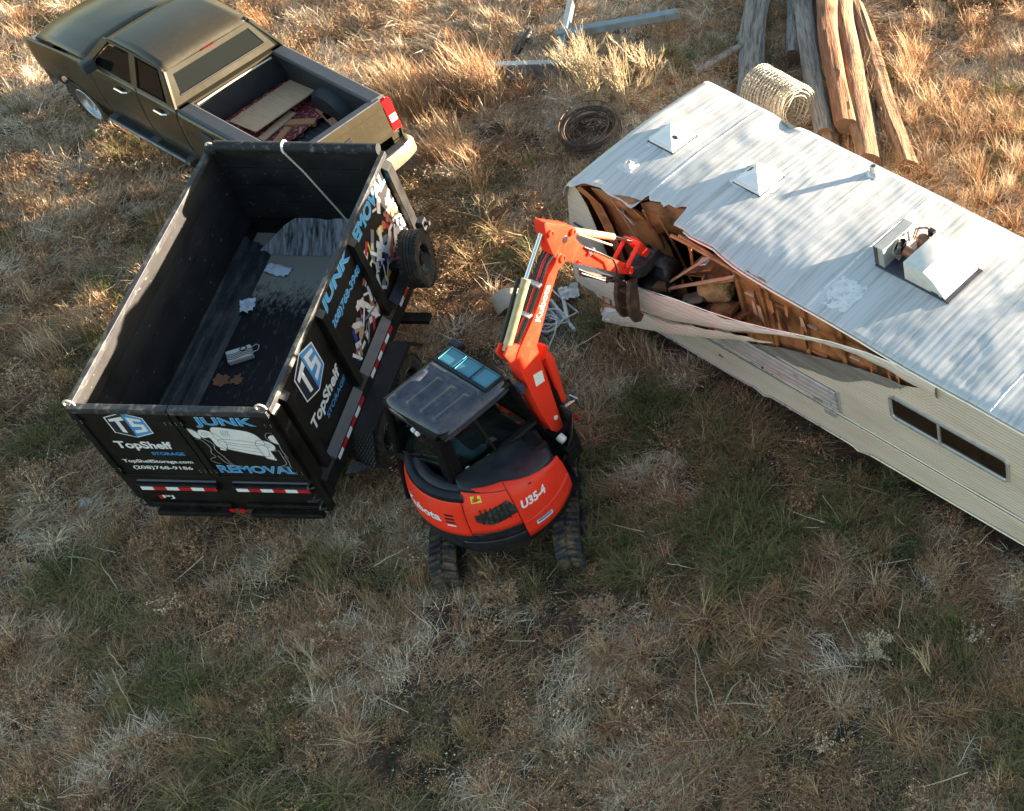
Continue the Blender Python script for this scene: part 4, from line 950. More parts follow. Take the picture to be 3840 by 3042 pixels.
for sg in (1, -1):
    for a, c in (((2.28, 1.50), (2.90, 1.50), (2.88, 1.83), (2.40, 1.83)), ((3.02, 1.50), (3.95, 1.46), (3.48, 1.84), (3.02, 1.845))) if False else ():
        pass
    def wy(z): return .88 - (z - 1.47) * .47
    for P_ in ([(2.36, 1.50), (2.93, 1.50), (2.92, 1.84), (2.46, 1.84)], [(3.02, 1.50), (3.92, 1.475), (3.50, 1.83), (3.02, 1.845)]):
        mb = MB(); mb.add([(x, sg * wy(z), z) for x, z in P_], [(0, 1, 2, 3)]); obj('side_window', mb, M_darkglass, TK)
    for A, B in (((2.15, 1.47), (2.34, 1.88)), ((2.97, 1.47), (2.97, 1.90)), ((4.05, 1.44), (3.53, 1.90))):
        mb = MB(); wd = .065
        p0 = Vector((A[0], sg * wy(A[1]), A[1])); p1 = Vector((B[0], sg * wy(B[1]), B[1])); e = Vector((wd, 0, 0))
        off = Vector((0, sg * .006, 0))
        mb.add([p0 - e + off, p0 + e * (1.6 if A[0] < 2.3 else 1) + off, p1 + e + off, p1 - e + off], [(0, 1, 2, 3)]); obj('pillar', mb, M_truck, TK, solid=.03)
    mb = MB(); mb.tube([(x, sg * (wy(1.90) + .012), 1.885 + .01 * math.sin((x - 2.3) * 2)) for x in np.linspace(2.32, 3.52, 9)], .022, 8); obj('roof_gutter', mb, M_truck, TK)
    mb = MB(); mb.box((3.78, sg * .98 - .10, 1.44), (3.90, sg * .98 + .10, 1.60), 0, None, .03); mb.tube([(3.86, sg * .86, 1.47), (3.84, sg * .95, 1.50)], .02, 6); obj('door_mirror', mb, M_plastic, TK)
# ---- hood and nose
mb = MB(); rows = []
for x, z, hw in ((4.16, 1.43, .86), (4.4, 1.425, .86), (5.0, 1.38, .85), (5.5, 1.29, .83), (5.62, 1.22, .82)): rows.append([(x - .05 * k * k, hw * k, z + .05 * (1 - k * k) - (.02 if abs(k) > .8 else 0)) for k in np.linspace(-1, 1, 15)])
mb.grid(rows); obj('hood', mb, M_truck, TK, smooth=50, solid=.02)
mb = MB(); mb.grid([[(5.60 + .06 * (1 - (y / .8) ** 2), y, z) for y in np.linspace(-.80, .80, 11)] for z in (.85, 1.0, 1.2)]); gr = obj('grille', mb, M_hose, TK)
for z in (.92, 1.02, 1.12):
    mb = MB(); mb.tube([(5.625 + .06 * (1 - (y / .8) ** 2), y, z) for y in np.linspace(-.52, .52, 9)], .015, 6); obj('grille_bar', mb, M_chrome, gr)
for sg in (1, -1):
    mb = MB(); mb.box((5.52, sg * .70 - .13, .98), (5.64, sg * .70 + .13, 1.20), 0, None, .03); obj('headlight', mb, M_rvwhite, TK)
mb = MB(); mb.grid([[(5.72 - .16 * (abs(y) / .95) ** 3, y, z) for y in np.linspace(-.95, .95, 15)] for z in (.48, .58, .80, .84)]); obj('front_bumper', mb, M_chrome, TK, smooth=40, solid=.012)

# ---- load in the bed (things of their own)
TKM = Matrix.Translation((-.26, 5.58, 0)) @ Matrix.Rotation(R_(148), 4, 'Z')
random.seed(9)
mb = MB(); rows = []
for i in range(26):
    rows.append([(1.02 + 1.02 * i / 25, -.66 + 1.32 * j / 25, .915 + .05 * abs(vnoise(i, j, .35, 2)) + .10 * max(0, 1 - abs(i - 23) / 9)) for j in range(26)])
mb.grid([[p for p in r] for r in rows], 0, TKM); tag(obj('blanket', mb, M_redcloth, None, smooth=60, solid=.01), 'red flecked blanket spread under the plywood in the pickup bed', 'blanket')
def slab(name, c, dims, rz, m, label, cat, tilt=0.0, group=None, roll=0.0):
    mb = MB(); d = dims; mb.box((-d[0] / 2, -d[1] / 2, -d[2] / 2), (d[0] / 2, d[1] / 2, d[2] / 2), 0, None, min(d) * .12)
    o = obj(name, mb, m); o.location = c; o.rotation_euler = (roll, tilt, rz); return tag(o, label, cat, group)
p = TKM @ Vector((1.66, -.20, 1.05)); slab('plywood_sheet', p, (.56, 1.16, .018), R_(150), M_ply, 'large pale plywood sheet leaning in the pickup bed', 'board', R_(5))
p = TKM @ Vector((1.36, .10, .97)); slab('pale_plank', p, (.12, .75, .02), R_(158), M_ply, 'narrow pale plank beside the plywood sheet in the bed', 'board', R_(2))
for (s, y, L_, a, lab) in ((1.22, -.18, .48, 128, 'brown timber offcut lying along the plywood edge'), (1.06, -.50, .34, 78, 'brown timber offcut nearest the bed wheel housing'), (.88, -.47, .40, 74, 'brown timber offcut nearest the tailgate, parallel to another'), (1.18, .14, .36, 20, 'short brown timber offcut on the red blanket')):
    p = TKM @ Vector((s, y, .93)); slab('timber_offcut', p, (L_ * .26, L_, .06), R_(148 + a), M_board, lab, 'timber', 0, 'timber offcuts in the pickup bed')
mb = MB(); mb.lathe([(.03, .0), (.06, 0), (.065, .01), (.06, .022), (.03, .022), (.03, 0)], 18, 0, TKM @ Matrix.Translation((1.04, -.03, .885))); tag(obj('ring_plate', mb, M_rubber, None), 'small dark ring lying on the ribbed bed floor', 'ring')

# ================================================================== mini excavator
EXH = R_(57); EXC = (3.07, .22, 0)
EX = root('mini_excavator', EXC, EXH, 'orange and black tracked mini excavator reaching into the torn camper', 'excavator')
EXI = (Matrix.Translation(EXC) @ Matrix.Rotation(EXH, 4, 'Z')).inverted()
# ---- tracks
TRK = Matrix.Rotation(R_(104 - 57), 4, 'Z')
def loop_pt(u, r, hl):
    """point and tangent angle on a stadium loop; u in 0..1; returns (s, z, angle of outward normal)"""
    P_ = 2 * (2 * hl) + 2 * PI * r; d = (u % 1) * P_
    if d < 2 * hl: return (-hl + d, r, PI / 2)
    d -= 2 * hl
    if d < PI * r: a = PI / 2 - d / r; return (hl + r * math.cos(a), r * math.sin(a), a)
    d -= PI * r
    if d < 2 * hl: return (hl - d, -r, -PI / 2)
    d -= 2 * hl; a = -PI / 2 - d / r; return (-hl + r * math.cos(a), r * math.sin(a), a)
for sg in (1, -1):
    off = sg * .70; zc = .245; hl = .74; r = .205
    mb = MB(); rows = []
    for k in range(96):
        s, z, a = loop_pt(k / 96, r, hl); ca, sa = math.cos(a), math.sin(a)
        rows.append([(s, off - .15, z + zc), (s + .0 * ca, off + .15, z + zc), (s - .03 * ca, off + .15, z - .03 * sa + zc), (s - .03 * ca, off - .15, z - .03 * sa + zc)])
    rows.append(rows[0]); mb.grid(rows, 0, TRK, True)
    n = 46
    for k in range(n):
        for side in (-1, 1):
            s, z, a = loop_pt((k + (.25 if side > 0 else -.02)) / n, r, hl)
            M = TRK @ Matrix.Translation((s, off + side * .078, z + zc)) @ Matrix.Rotation(PI / 2 - a, 4, 'Y') @ Matrix.Rotation(side * .32, 4, 'Z')
            mb.add([(-.026, -.072, -.004), (.026, -.072, -.004), (.026, .072, -.004), (-.026, .072, -.004), (-.016, -.066, .032), (.016, -.066, .032), (.016, .066, .032), (-.016, .066, .032)],
                   [(0, 3, 2, 1), (4, 5, 6, 7), (0, 1, 5, 4), (1, 2, 6, 5), (2, 3, 7, 6), (3, 0, 4, 7)], 0, M)
    tk_ = obj('rubber_track', mb, M_track, EX, smooth=30)
    mb = MB(); mb.box((-.72, off - .10, zc - .10), (.72, off + .10, zc + .12), 0, TRK, .02); mb.box((-.6, off - .13, zc + .10), (.6, off + .13, zc + .13), 0, TRK, .01)
    obj('track_frame', mb, M_blackplain, tk_)
    for s, rr in ((-hl, .15), (hl, .16), (-.42, .08), (-.14, .08), (.14, .08), (.42, .08)):
        mb = MB(); z = zc if abs(s) == hl else zc - .09
        for e in (-1, 1): mb.lathe([(0, 0), (rr * .5, .0), (rr, -.02), (rr, -.06)], 20, 0, TRK @ Matrix.Translation((s, off + e * .125, z)) @ Matrix.Rotation(-e * PI / 2, 4, 'X'))
        obj('track_roller', mb, M_steelrim, tk_, smooth=40)
mb = MB(); mb.box((-.42, -.56, .22), (.42, .56, .42), 0, TRK, .04); obj('undercarriage', mb, M_blackplain, EX)
mb = MB(); mb.lathe([(.0, .40), (.44, .40), (.44, .52), (0, .52)], 32); obj('slew_ring', mb, M_blackplain, EX, smooth=40)
# blade at the far end of the tracks
mb = MB(); rows = []
for y in np.linspace(-.85, .85, 7): rows.append([(1.28 + .06 * math.cos(z * 6), y, z) for z in (.06, .14, .22, .30, .36)])
mb.grid(rows, 0, TRK)
for y in (-.35, .35): mb.box((.6, y - .05, .2), (1.3, y + .05, .28), 0, TRK)
obj('dozer_blade', mb, M_orange, EX, solid=.02)
# ---- upper structure
mb = MB(); pl = []
for a in np.linspace(R_(115), R_(300), 28): pl.append((.82 * math.cos(a), .82 * math.sin(a)))
pl += [(.62, -.66), (.78, -.30), (.78, .12), (.55, .60), (.1, .80)]
mb.add([(x, y, .52) for x, y in pl] + [(x, y, .60) for x, y in pl], [tuple(range(len(pl))), tuple(reversed(range(len(pl), 2 * len(pl))))] + [(i, (i + 1) % len(pl), len(pl) + (i + 1) % len(pl), len(pl) + i) for i in range(len(pl))]); obj('deck', mb, M_blackplain, EX)
def rad(z):      # counterweight radius by height: belly out low, leaning in towards the top
    return lerp_tab([(.50, .80), (.56, .84), (.70, .875), (.95, .885), (1.15, .87), (1.30, .835), (1.42, .78), (1.52, .70), (1.60, .60)], z)
def shell(name, a0, a1, zlo, zhi, m, push=0.0, n=30, nz=9, parent=EX, label=None, thick=.03):
    mb = MB(); rows = []
    for i in range(n + 1):
        f = i / n; a = R_(a0 + (a1 - a0) * f); lo = zlo(f) if callable(zlo) else zlo; hi = zhi(f) if callable(zhi) else zhi
        rows.append([((rad(lo + (hi - lo) * k / nz) + push) * math.cos(a), (rad(lo + (hi - lo) * k / nz) + push) * math.sin(a), lo + (hi - lo) * k / nz) for k in range(nz + 1)])
    mb.grid(rows); o = obj(name, mb, m, parent, smooth=40, solid=thick)
    if label: o['label'] = label
    return o
shell('rear_skirt', 118, 250, .50, .92, M_cabblk, -.012)
shell('rear_bumper', 205, 250, .55, .80, M_cabblk, .012, 16)
pl_ = shell('counterweight_panel', 116, 213.5, .905, lambda f: 1.43 - .03 * (1 - f), M_orange, 0, label='panel with the white maker name')
shell('engine_cover', 214.5, 250, .95, lambda f: 1.52 - .02 * f, M_orange, 0, label='panel with the mesh grille')
sp_ = shell('side_panel', 250.5, 302, lambda f: .66 + .10 * f, lambda f: 1.50 - .22 * f, M_orange, .006, label='panel with the model number')
shell('cover_seam', 249.7, 250.9, .68, 1.5, M_hose, -.02, 3)
shell('panel_seam', 213.2, 214.8, .92, 1.45, M_hose, -.02, 3)
shell('engine_slot', 222, 249, .885, .945, M_hose, .004, 14)
# raised rib along the side panel
def wrap(vs, a0, a1, z0, z1, push=.012):
    """map unit-square text onto the round body; angle runs a0 -> a1"""
    out = []
    for u, v in vs:
        a = R_(a0 + (a1 - a0) * u); z = z0 + (z1 - z0) * v; r = rad(z) + push + .016
        out.append((r * math.cos(a), r * math.sin(a), z))
    return out
mb = MB(); rows = []
for i in range(20):
    f = i / 19; a = R_(252 + 48 * f); z = .93 + .07 * f; rows.append([((rad(z + d) + q) * math.cos(a), (rad(z + d) + q) * math.sin(a), z + d) for d, q in ((-.03, .02), (-.012, .034), (.0, .036), (.012, .02))])
mb.grid(rows); obj('panel_rib', mb, M_orange, sp_, smooth=50)
# mesh grille
m_mesh = mat('dark_grille', (.015, .018, .018), .4, var=.5, vscale=30, col2=(.06, .08, .07), spots=.8, sscale=18)
mb = MB(); G = [(.0, .55), (.12, .80), (.85, 1.0), (.92, .95), (1.0, .35), (.9, .22), (.35, .0), (.2, .02), (.06, .3)]
rows = []
for i in range(17):
    u = i / 16; lo_ = .30 - .30 * math.sin(min(1, u / .4) * PI / 2) if u < .4 else (u - .4) * .42; hi_ = .62 + .38 * min(1, u / .85) - (.35 * (u - .9) / .1 if u > .9 else 0)
    rows.append(wrap([(u, lo_ + (hi_ - lo_) * k / 5) for k in range(6)], 221, 250, 1.07, 1.33, .004))
mb.grid(rows); gr_ = obj('grille', mb, m_mesh, EX, recalc=False)
for k in range(6):
    u = .15 + k * .13; mb = MB(); P_ = wrap([(u, .12), (u + .03, .5), (u + .02, .9)], 221, 250, 1.07, 1.33, .008); mb.tube(P_, .007, 5); obj('grille_bar', mb, M_hose, gr_)
def wtext(txt, a0, a1, z0, z1, m, bold, shear=0, parent=EX, slope=0.0):
    vs, fs = fit_text(txt, 0, 1, 0, 1, bold, shear); mb = MB()
    P_ = []
    for u, v in vs:
        a = R_(a0 + (a1 - a0) * u); z = z0 + (z1 - z0) * v + slope * u; r = rad(z) + .0185 + (.006 if parent is sp_ else 0)
        P_.append((r * math.cos(a), r * math.sin(a), z))
    mb.add(P_, fs); return obj('lettering', mb, m, parent, recalc=False)
wtext('Kubota', 158, 194, 1.10, 1.22, M_white, .035, .0, pl_)
wtext('U35-4', 254, 276, 1.14, 1.25, M_white, .04, .25, sp_)
mb = MB(); mb.grid([wrap([(u, v) for v in (0, .5, 1)], 259, 273, .80, .86, .008) for u in np.linspace(0, 1, 8)]); obj('dealer_sticker', mb, M_white, sp_, recalc=False)
mb = MB(); mb.grid([wrap([(u, v) for v in (.35, .9)], 259, 273, .80, .86, .010) for u in np.linspace(.08, .92, 8)]); obj('dealer_sticker', mb, M_blue, sp_, recalc=False)
mb = MB(); mb.add(wrap([(0, 0), (1, 0), (1, 1), (0, 1)], 221.5, 229.5, 1.385, 1.455, .004), [(0, 1, 2, 3)], 0); mb.add(wrap([(.12, .2), (.42, .2), (.27, .8)], 221.5, 229.5, 1.385, 1.455, .006), [(0, 1, 2)], 1); mb.add(wrap([(.22, .3), (.32, .3), (.27, .6)], 221.5, 229.5, 1.385, 1.455, .0075), [(0, 1, 2)], 0); mb.add(wrap([(.55, .42), (.88, .42), (.88, .55), (.55, .55)], 221.5, 229.5, 1.385, 1.455, .006), [(0, 1, 2, 3)], 1); obj('warning_label', mb, [M_yellow, M_hose], EX, recalc=False)
mb = MB(); mb.lathe([(.022, 0), (.0, .004)], 12, 0, Matrix.Translation(((rad(1.36) + .03) * math.cos(R_(268)), (rad(1.36) + .03) * math.sin(R_(268)), 1.36)) @ Matrix.Rotation(PI / 2 + .4, 4, 'X') @ Matrix.Rotation(0, 4, 'Z')); obj('lock', mb, M_hose, sp_)
for k in range(4):
    mb = MB(); mb.add(wrap([(0, 0), (1, 0), (1, 1), (0, 1)], 198, 205, 1.21 - k * .05, 1.235 - k * .05, .003), [(0, 1, 2, 3)]); obj('vent_slot', mb, M_hose if k != 3 else M_white, pl_, recalc=False)
# black shelf under the rear window and the hood beside the cab
mb = MB(); rows = []
for i in range(26):
    a = R_(112 + 104 * i / 25); rows.append([(q * math.cos(a), q * math.sin(a), z) for q, z in ((.80, 1.40), (.785, 1.455), (.74, 1.475), (.70, 1.46), (.66, 1.50), (.58, 1.50))])
mb.grid(rows); obj('rear_shelf', mb, M_cabblk, EX, smooth=50, solid=.02)
mb = MB(); rows = []
for i in range(22):
    f = i / 21; a = R_(214 + 84 * f); zt = 1.50 - .20 * f
    ro = rad(zt) + .004; ox, oy = ro * math.cos(a), ro * math.sin(a)
    ix = -.52 + 1.10 * f; iy = -.26
    rows.append([(ox + (ix - ox) * g, oy + (iy - oy) * g, zt + (.075 - .03 * f) * math.sin(PI * min(1, g * 1.2) ** .6 * .62) ) for g in np.linspace(0, 1, 9)])
mb.grid(rows); obj('side_hood', mb, M_cabblk, EX, smooth=60, solid=.03)
mb = MB(); mb.box((-.45, -.60, .60), (.50, .70, 1.40), 0, None, .05); obj('engine_bay', mb, M_blackplain, EX)
# ---- cab: frame, glazing, roof
CZ0, CZ1 = 1.40, 2.16
CB = {'rl': (-.58, .66), 'rr': (-.56, -.24), 'fr': (.62, -.24), 'fl': (.62, .66)}       # at the sill
CT = {'rl': (-.44, .62), 'rr': (-.47, -.25), 'fr': (.50, -.25), 'fl': (.50, .62)}        # under the roof
def cv(k, f): return Vector((CB[k][0] + (CT[k][0] - CB[k][0]) * f, CB[k][1] + (CT[k][1] - CB[k][1]) * f, CZ0 + (CZ1 - CZ0) * f))
cabp = MB()
for k in CB: cabp.tube([cv(k, -.9), cv(k, 0), cv(k, .5), cv(k, 1)], .042, 8)
for a, c in (('rl', 'rr'), ('rr', 'fr'), ('fr', 'fl'), ('fl', 'rl')):
    cabp.tube([cv(a, 0), cv(c, 0)], .05, 8); cabp.tube([cv(a, 1), cv(c, 1)], .05, 8)
cab = obj('cab_frame', cabp, M_pillar, EX, smooth=40)
def pane(a, c, f0, f1, inset, name='window', m=M_glass):
    A, B, C_, D = cv(a, f0), cv(c, f0), cv(c, f1), cv(a, f1); ctr = (A + B + C_ + D) / 4
    Q = [ctr + (p - ctr) * inset for p in (A, B, C_, D)]
    mb = MB(); pts_ = []
    for i in range(4):                                    # rounded corners
        p, pn, pp = Q[i], Q[(i + 1) % 4], Q[i - 1]
        for t_ in (0, .33, .67, 1): 
            a1 = p + (pp - p) * .12 * (1 - t_); b1 = p + (pn - p) * .12 * t_; pts_.append(a1 + (b1 - p) if True else p)
    mb.add(pts_, [tuple(range(len(pts_)))]); return obj(name, mb, m, cab, recalc=False)
pane('rl', 'rr', .04, .96, .96, 'rear_window'); pane('rr', 'fr', .02, .96, .96, 'side_window'); pane('fr', 'fl', -.5, .96, .96, 'windscreen'); pane('fl', 'rl', -.5, .96, .96, 'door_window')
mid0 = cv('rr', 0) + (cv('fr', 0) - cv('rr', 0)) * .52; mid1 = cv('rr', 1) + (cv('fr', 1) - cv('rr', 1)) * .44
mb = MB(); mb.tube([mid0 + Vector((0, -.012, 0)), mid1 + Vector((0, -.012, 0))], .014, 6); obj('window_divider', mb, M_hose, cab)
mb = MB(); A = cv('rr', .05); B = cv('fr', .05); d = (B - A)
def sw(u, v): p = cv('rr', v) + (cv('fr', v) - cv('rr', v)) * u; return p + Vector((0, -.012, 0))
mb.add([sw(.14, .05), sw(.44, .055), sw(.44, .115), sw(.14, .11)], [(0, 1, 2, 3)]); obj('window_sticker', mb, mat('pale_sticker', (.42, .62, .58), .5), cab, recalc=False)
mb = MB(); mb.add([sw(.175 + .03 * math.cos(a), .17 + .04 * math.sin(a)) for a in np.linspace(0, 2 * PI, 15)[:-1]], [tuple(range(14))]); obj('window_sticker', mb, bpy.data.materials['pale_sticker'], cab, recalc=False)
# rear quarter panel pillar (solid dark) left and right of the rear window, red stay inside
mb = MB(); mb.add([cv('rr', -.1) + Vector((-.012, -.012, 0)), cv('rr', 1) + Vector((-.012, -.012, 0)), cv('rr', 1) + Vector((-.012, .12, 0)), cv('rr', -.1) + Vector((-.012, .16, 0))], [(0, 1, 2, 3)]); mb.add([cv('rr', -.1) + Vector((-.012, -.012, 0)), cv('rr', 1) + Vector((-.012, -.012, 0)), cv('rr', 1) + Vector((.10, -.012, 0)), cv('rr', -.1) + Vector((.16, -.012, 0))], [(0, 1, 2, 3)]); obj('rear_pillar', mb, M_pillar, cab, recalc=False)
# roof: domed shell with ribs, rim and skylight
RX0, RX1, RY0, RY1 = -.50, .54, -.31, .66; RZ = 2.17
def rz_(x, y):
    fx = (x - RX0) / (RX1 - RX0); fy = (y - RY0) / (RY1 - RY0)
    e = min(min(fx, 1 - fx) * (RX1 - RX0), min(fy, 1 - fy) * (RY1 - RY0))
    z = RZ + .085 * (1 - max(0, 1 - e / .14) ** 2.4)
    if fx < .60:
        for cy in (.52, .30, .08, -.12):
            dd = abs(y - cy)
            if dd < .05 and x > RX0 + .12 and x < .10: z += .026 * math.cos(dd / .05 * PI / 2) ** .5 * min(1, (x - RX0 - .12) / .04) * min(1, (.10 - x) / .04)
    if .12 < x < .22 and RY0 + .1 < y < RY1 - .1: z += .022 * math.sin((x - .12) / .10 * PI)
    return z
mb = MB(); xs_ = np.linspace(RX0, RX1, 53); ys_ = np.linspace(RY0, RY1, 61); 
def rnd(x, y, z, k=.30):                                   # rounded plan outline
    cx_, cy_, hx, hy = (RX0 + RX1) / 2, (RY0 + RY1) / 2, (RX1 - RX0) / 2, (RY1 - RY0) / 2
    u, v = (x - cx_) / hx, (y - cy_) / hy
    return (cx_ + hx * u * math.sqrt(max(0, 1 - k * .5 * v ** 6)), cy_ + hy * v * math.sqrt(max(0, 1 - k * .5 * u ** 6)), z)
mb.grid([[rnd(x, y, rz_(x, y)) for y in ys_] for x in xs_])
edge = [(x, RY0) for x in xs_] + [(RX1, y) for y in ys_[1:]] + [(x, RY1) for x in xs_[::-1][1:]] + [(RX0, y) for y in ys_[::-1][1:-1]]
mb.grid([[rnd(x, y, RZ) for x, y in edge], [rnd(x * .99, .175 + (y - .175) * .99, RZ - .075) for x, y in edge], [rnd(x * .9, .175 + (y - .175) * .9, RZ - .075) for x, y in edge]], 0, None, True)
roof_ = obj('cab_roof', mb, M_roofgrey, cab, smooth=40)
mb = MB(); mb.box((.225, RY0 + .06, RZ + .07), (.505, RY1 - .06, RZ + .096), 0, None, .025); obj('skylight_frame', mb, M_cabblk, cab)
for k in range(3):
    y0 = RY0 + .10 + k * .262; mb = MB(); mb.box((.265, y0 - .01, RZ + .09), (.475, y0 + .225, RZ + .100), 0, None, .02); obj('skylight_pane', mb, M_skyglass, cab)
mb = MB()
for x, y in ((-.52, .05), (-.51, .13)): mb.lathe([(.0, .03), (.025, .03), (.03, 0), (.0, 0)], 12, 0, Matrix.Translation((x, y, RZ - .07)) @ Matrix.Rotation(-PI / 2, 4, 'Y'))
obj('work_lamp', mb, M_rvwhite, cab)
mb = MB(); mb.box((.56, .62, 1.95), (.66, .80, 2.14), 0, None, .03); mb.tube([(.52, .62, 2.1), (.6, .68, 2.06)], .015, 6); obj('mirror', mb, M_cabblk, cab)
mb = MB(); mb.box((.55, -.36, 1.98), (.63, -.26, 2.10), 0, None, .015); obj('mirror', mb, M_slate, cab)
# seat and controls inside
mb = MB(); mb.box((-.40, -.02, 1.02), (.05, .42, 1.14), 0, None, .04); mb.box((-.48, -.02, 1.10), (-.36, .42, 1.72), 0, None, .04); mb.box((-.47, .08, 1.74), (-.38, .32, 1.92), 0, None, .03); obj('seat', mb, M_seat, EX)
for y in (-.10, .50):
    mb = MB(); mb.box((-.2, y - .06, 1.02), (.12, y + .06, 1.24), 0, None, .03); mb.tube([(.06, y, 1.24), (.09, y, 1.34)], .014, 6); mb.tube([(.09, y, 1.33), (.10, y, 1.44)], [.02, .026], 8); obj('control_lever', mb, M_hose, EX)
mb = MB(); mb.box((-.55, -.2, .98), (.60, .62, 1.02)); obj('cab_floor', mb, M_hose, EX)
# ---- swing post, lamps, hoses at the boom foot
BF = EXI @ Matrix.Translation((3.74, .79, 0)) @ Matrix.Rotation(R_(63), 4, 'Z')
mb = MB(); mb.tube([BF @ Vector((-.10, 0, .45)), BF @ Vector((-.10, 0, 1.05))], .11, 14); mb.box((-.16, -.16, .62), (.12, .16, 1.12), 0, BF, .03); mb.prism([(.10, .85), (.10, 1.15), (-.5, .75), (-.5, .55)], -.12, .12, BF, 0, .02); obj('swing_post', mb, M_blackplain, EX, smooth=40)
mb = MB(); M = BF @ Matrix.Translation((-.12, -.20, 1.10)) @ Matrix.Rotation(R_(-60), 4, 'X'); mb.lathe([(0, .07), (.05, .065), (.055, .03), (.05, -.02), (0, -.03)], 16, 0, M); obj('work_lamp', mb, M_rvwhite, EX, smooth=40)
mb = MB(); mb.box((-.20, -.30, .92), (-.04, -.12, 1.02), 0, BF, .02); obj('lamp_bracket', mb, M_blackplain, EX)
random.seed(3)
for k in range(6):
    y = -.14 - .03 * k; mb = MB(); mb.tube([BF @ Vector((-.35, y + .1, .72)), BF @ Vector((-.05, y, .95 + .04 * k)), BF @ Vector((.10, y * .9, 1.15 + .05 * k)), BF @ Vector((.08, -.12, 1.45))], .014, 6); obj('hydraulic_hose', mb, M_hose, EX, smooth=60)
# ---- boom, arm and cylinders, in the plane of the boom
def bprism(name, poly, a, c, m, ch=.012, parent=EX):
    mb = MB(); mb.prism(poly, a, c, BF, 0, ch); return obj(name, mb, m, parent, smooth=30)
boom_poly = [(-.069, 1.10), (.032, 1.08), (.066, 1.627), (.09, 2.115), (.115, 2.39), (.337, 2.62), (.54, 2.827), (.729, 3.001), (.85, 3.02), (.875, 3.10), (.81, 3.18), (.72, 3.10), (.583, 3.04), (.438, 2.914), (.256, 2.765), (.07, 2.645), (-.108, 2.535), (-.185, 2.46), (-.20, 2.293), (-.195, 1.876), (-.185, 1.61), (-.14, 1.22)]
bm_ = bprism('boom', boom_poly, -.085, .085, M_orange, .010)
mb = MB(); vs, fs = fit_text('Kubota', 0, 1, 0, 1, .012)
A = Vector((.265, 2.625)); B = Vector((.565, 2.915)); U = (B - A); V = Vector((-U.y, U.x)).normalized() * .085
mb.add([BF @ Vector((A.x + U.x * u + V.x * v, -.0875, A.y + U.y * u + V.y * v)) for u, v in vs], fs); obj('lettering', mb, M_white, bm_, recalc=False)
mb = MB(); mb.add([BF @ Vector((x, -.0875, z)) for x, z in ((-.10, 1.93), (.03, 1.90), (.05, 2.06), (-.08, 2.10))], [(0, 1, 2, 3)]); obj('label_plate', mb, M_rvwhite, bm_, recalc=False)
mb = MB(); mb.lathe([(.03, 0), (.03, .01), (0, .012)], 12, 0, BF @ Matrix.Translation((-.02, -.085, 1.33)) @ Matrix.Rotation(PI / 2, 4, 'X')); obj('label_plate', mb, M_rvwhite, bm_, recalc=False)
# boom lift cylinder (underside guard)
bprism('cylinder_guard', [(.16, 1.38), (.23, 1.38), (.285, 2.03), (.25, 2.16), (.17, 2.12)], -.06, .06, M_orange)
mb = MB(); mb.tube([BF @ Vector((.12, 0, .85)), BF @ Vector((.17, 0, 1.6))], .045, 12); mb.tube([BF @ Vector((.17, 0, 1.6)), BF @ Vector((.20, 0, 2.1))], .025, 10); obj('boom_cylinder', mb, M_blackplain, EX, smooth=40)
bprism('guard_bracket', [(.12, 2.12), (.24, 2.10), (.27, 2.23), (.20, 2.30)], -.05, .05, M_orange)
mb = MB(); mb.tube([BF @ Vector((.18, -.05, 1.3)), BF @ Vector((.30, -.10, 1.32))], .014, 8); mb.box((.29, -.16, 1.28), (.31, -.04, 1.38), 0, BF); obj('step_bracket', mb, M_alu, EX)
# arm cylinder on the back of the boom
for y in (-.055, .055): bprism('cylinder_lug', [(-.30, 2.60), (-.27, 2.47), (-.12, 2.40), (-.03, 2.50), (-.10, 2.60), (-.22, 2.66)], y - .014, y + .014, M_orange, .004)
a0 = Vector((-.216, 0, 2.57)); a1 = Vector((.346, 0, 3.125)); a2 = Vector((.75, 0, 3.47))
mb = MB(); mb.tube([BF @ a0, BF @ a1], .048, 16); obj('arm_cylinder', mb, M_brass, EX, smooth=40)
mb = MB(); mb.tube([BF @ (a0 + Vector((0, .07, .03))), BF @ (a1 + Vector((-.02, .07, .03)))], .022, 8); obj('cylinder_hose', mb, M_hose, EX, smooth=40)
mb = MB(); mb.tube([BF @ a1, BF @ a2], .026, 14); obj('cylinder_rod', mb, M_chrome, EX, smooth=40)
mb = MB(); mb.lathe([(.05, -.01), (.052, .02), (.03, .025)], 16, 0, BF @ Matrix.Translation(a1) @ (a2 - a1).to_track_quat('Z', 'Y').to_matrix().to_4x4()); obj('rod_gland', mb, M_brass, EX)
for k in range(5):
    y = -.06 + .03 * k; mb = MB(); mb.tube([BF @ Vector((-.1, y, 2.58)), BF @ Vector((.2, y, 2.78)), BF @ Vector((.5, y, 3.03)), BF @ Vector((.64, y, 3.15)), BF @ Vector((.76, y * 1.2, 3.2))], .013, 6); obj('hydraulic_hose', mb, M_hose if k % 2 else M_red if k == 2 else M_hose, EX, smooth=60)
for x, z in ((.44, 3.0), (.18, 2.77)):
    mb = MB(); mb.box((x - .03, -.08, z - .012), (x + .03, .08, z + .02), 0, BF, .008); obj('hose_clamp', mb, M_alu, EX)
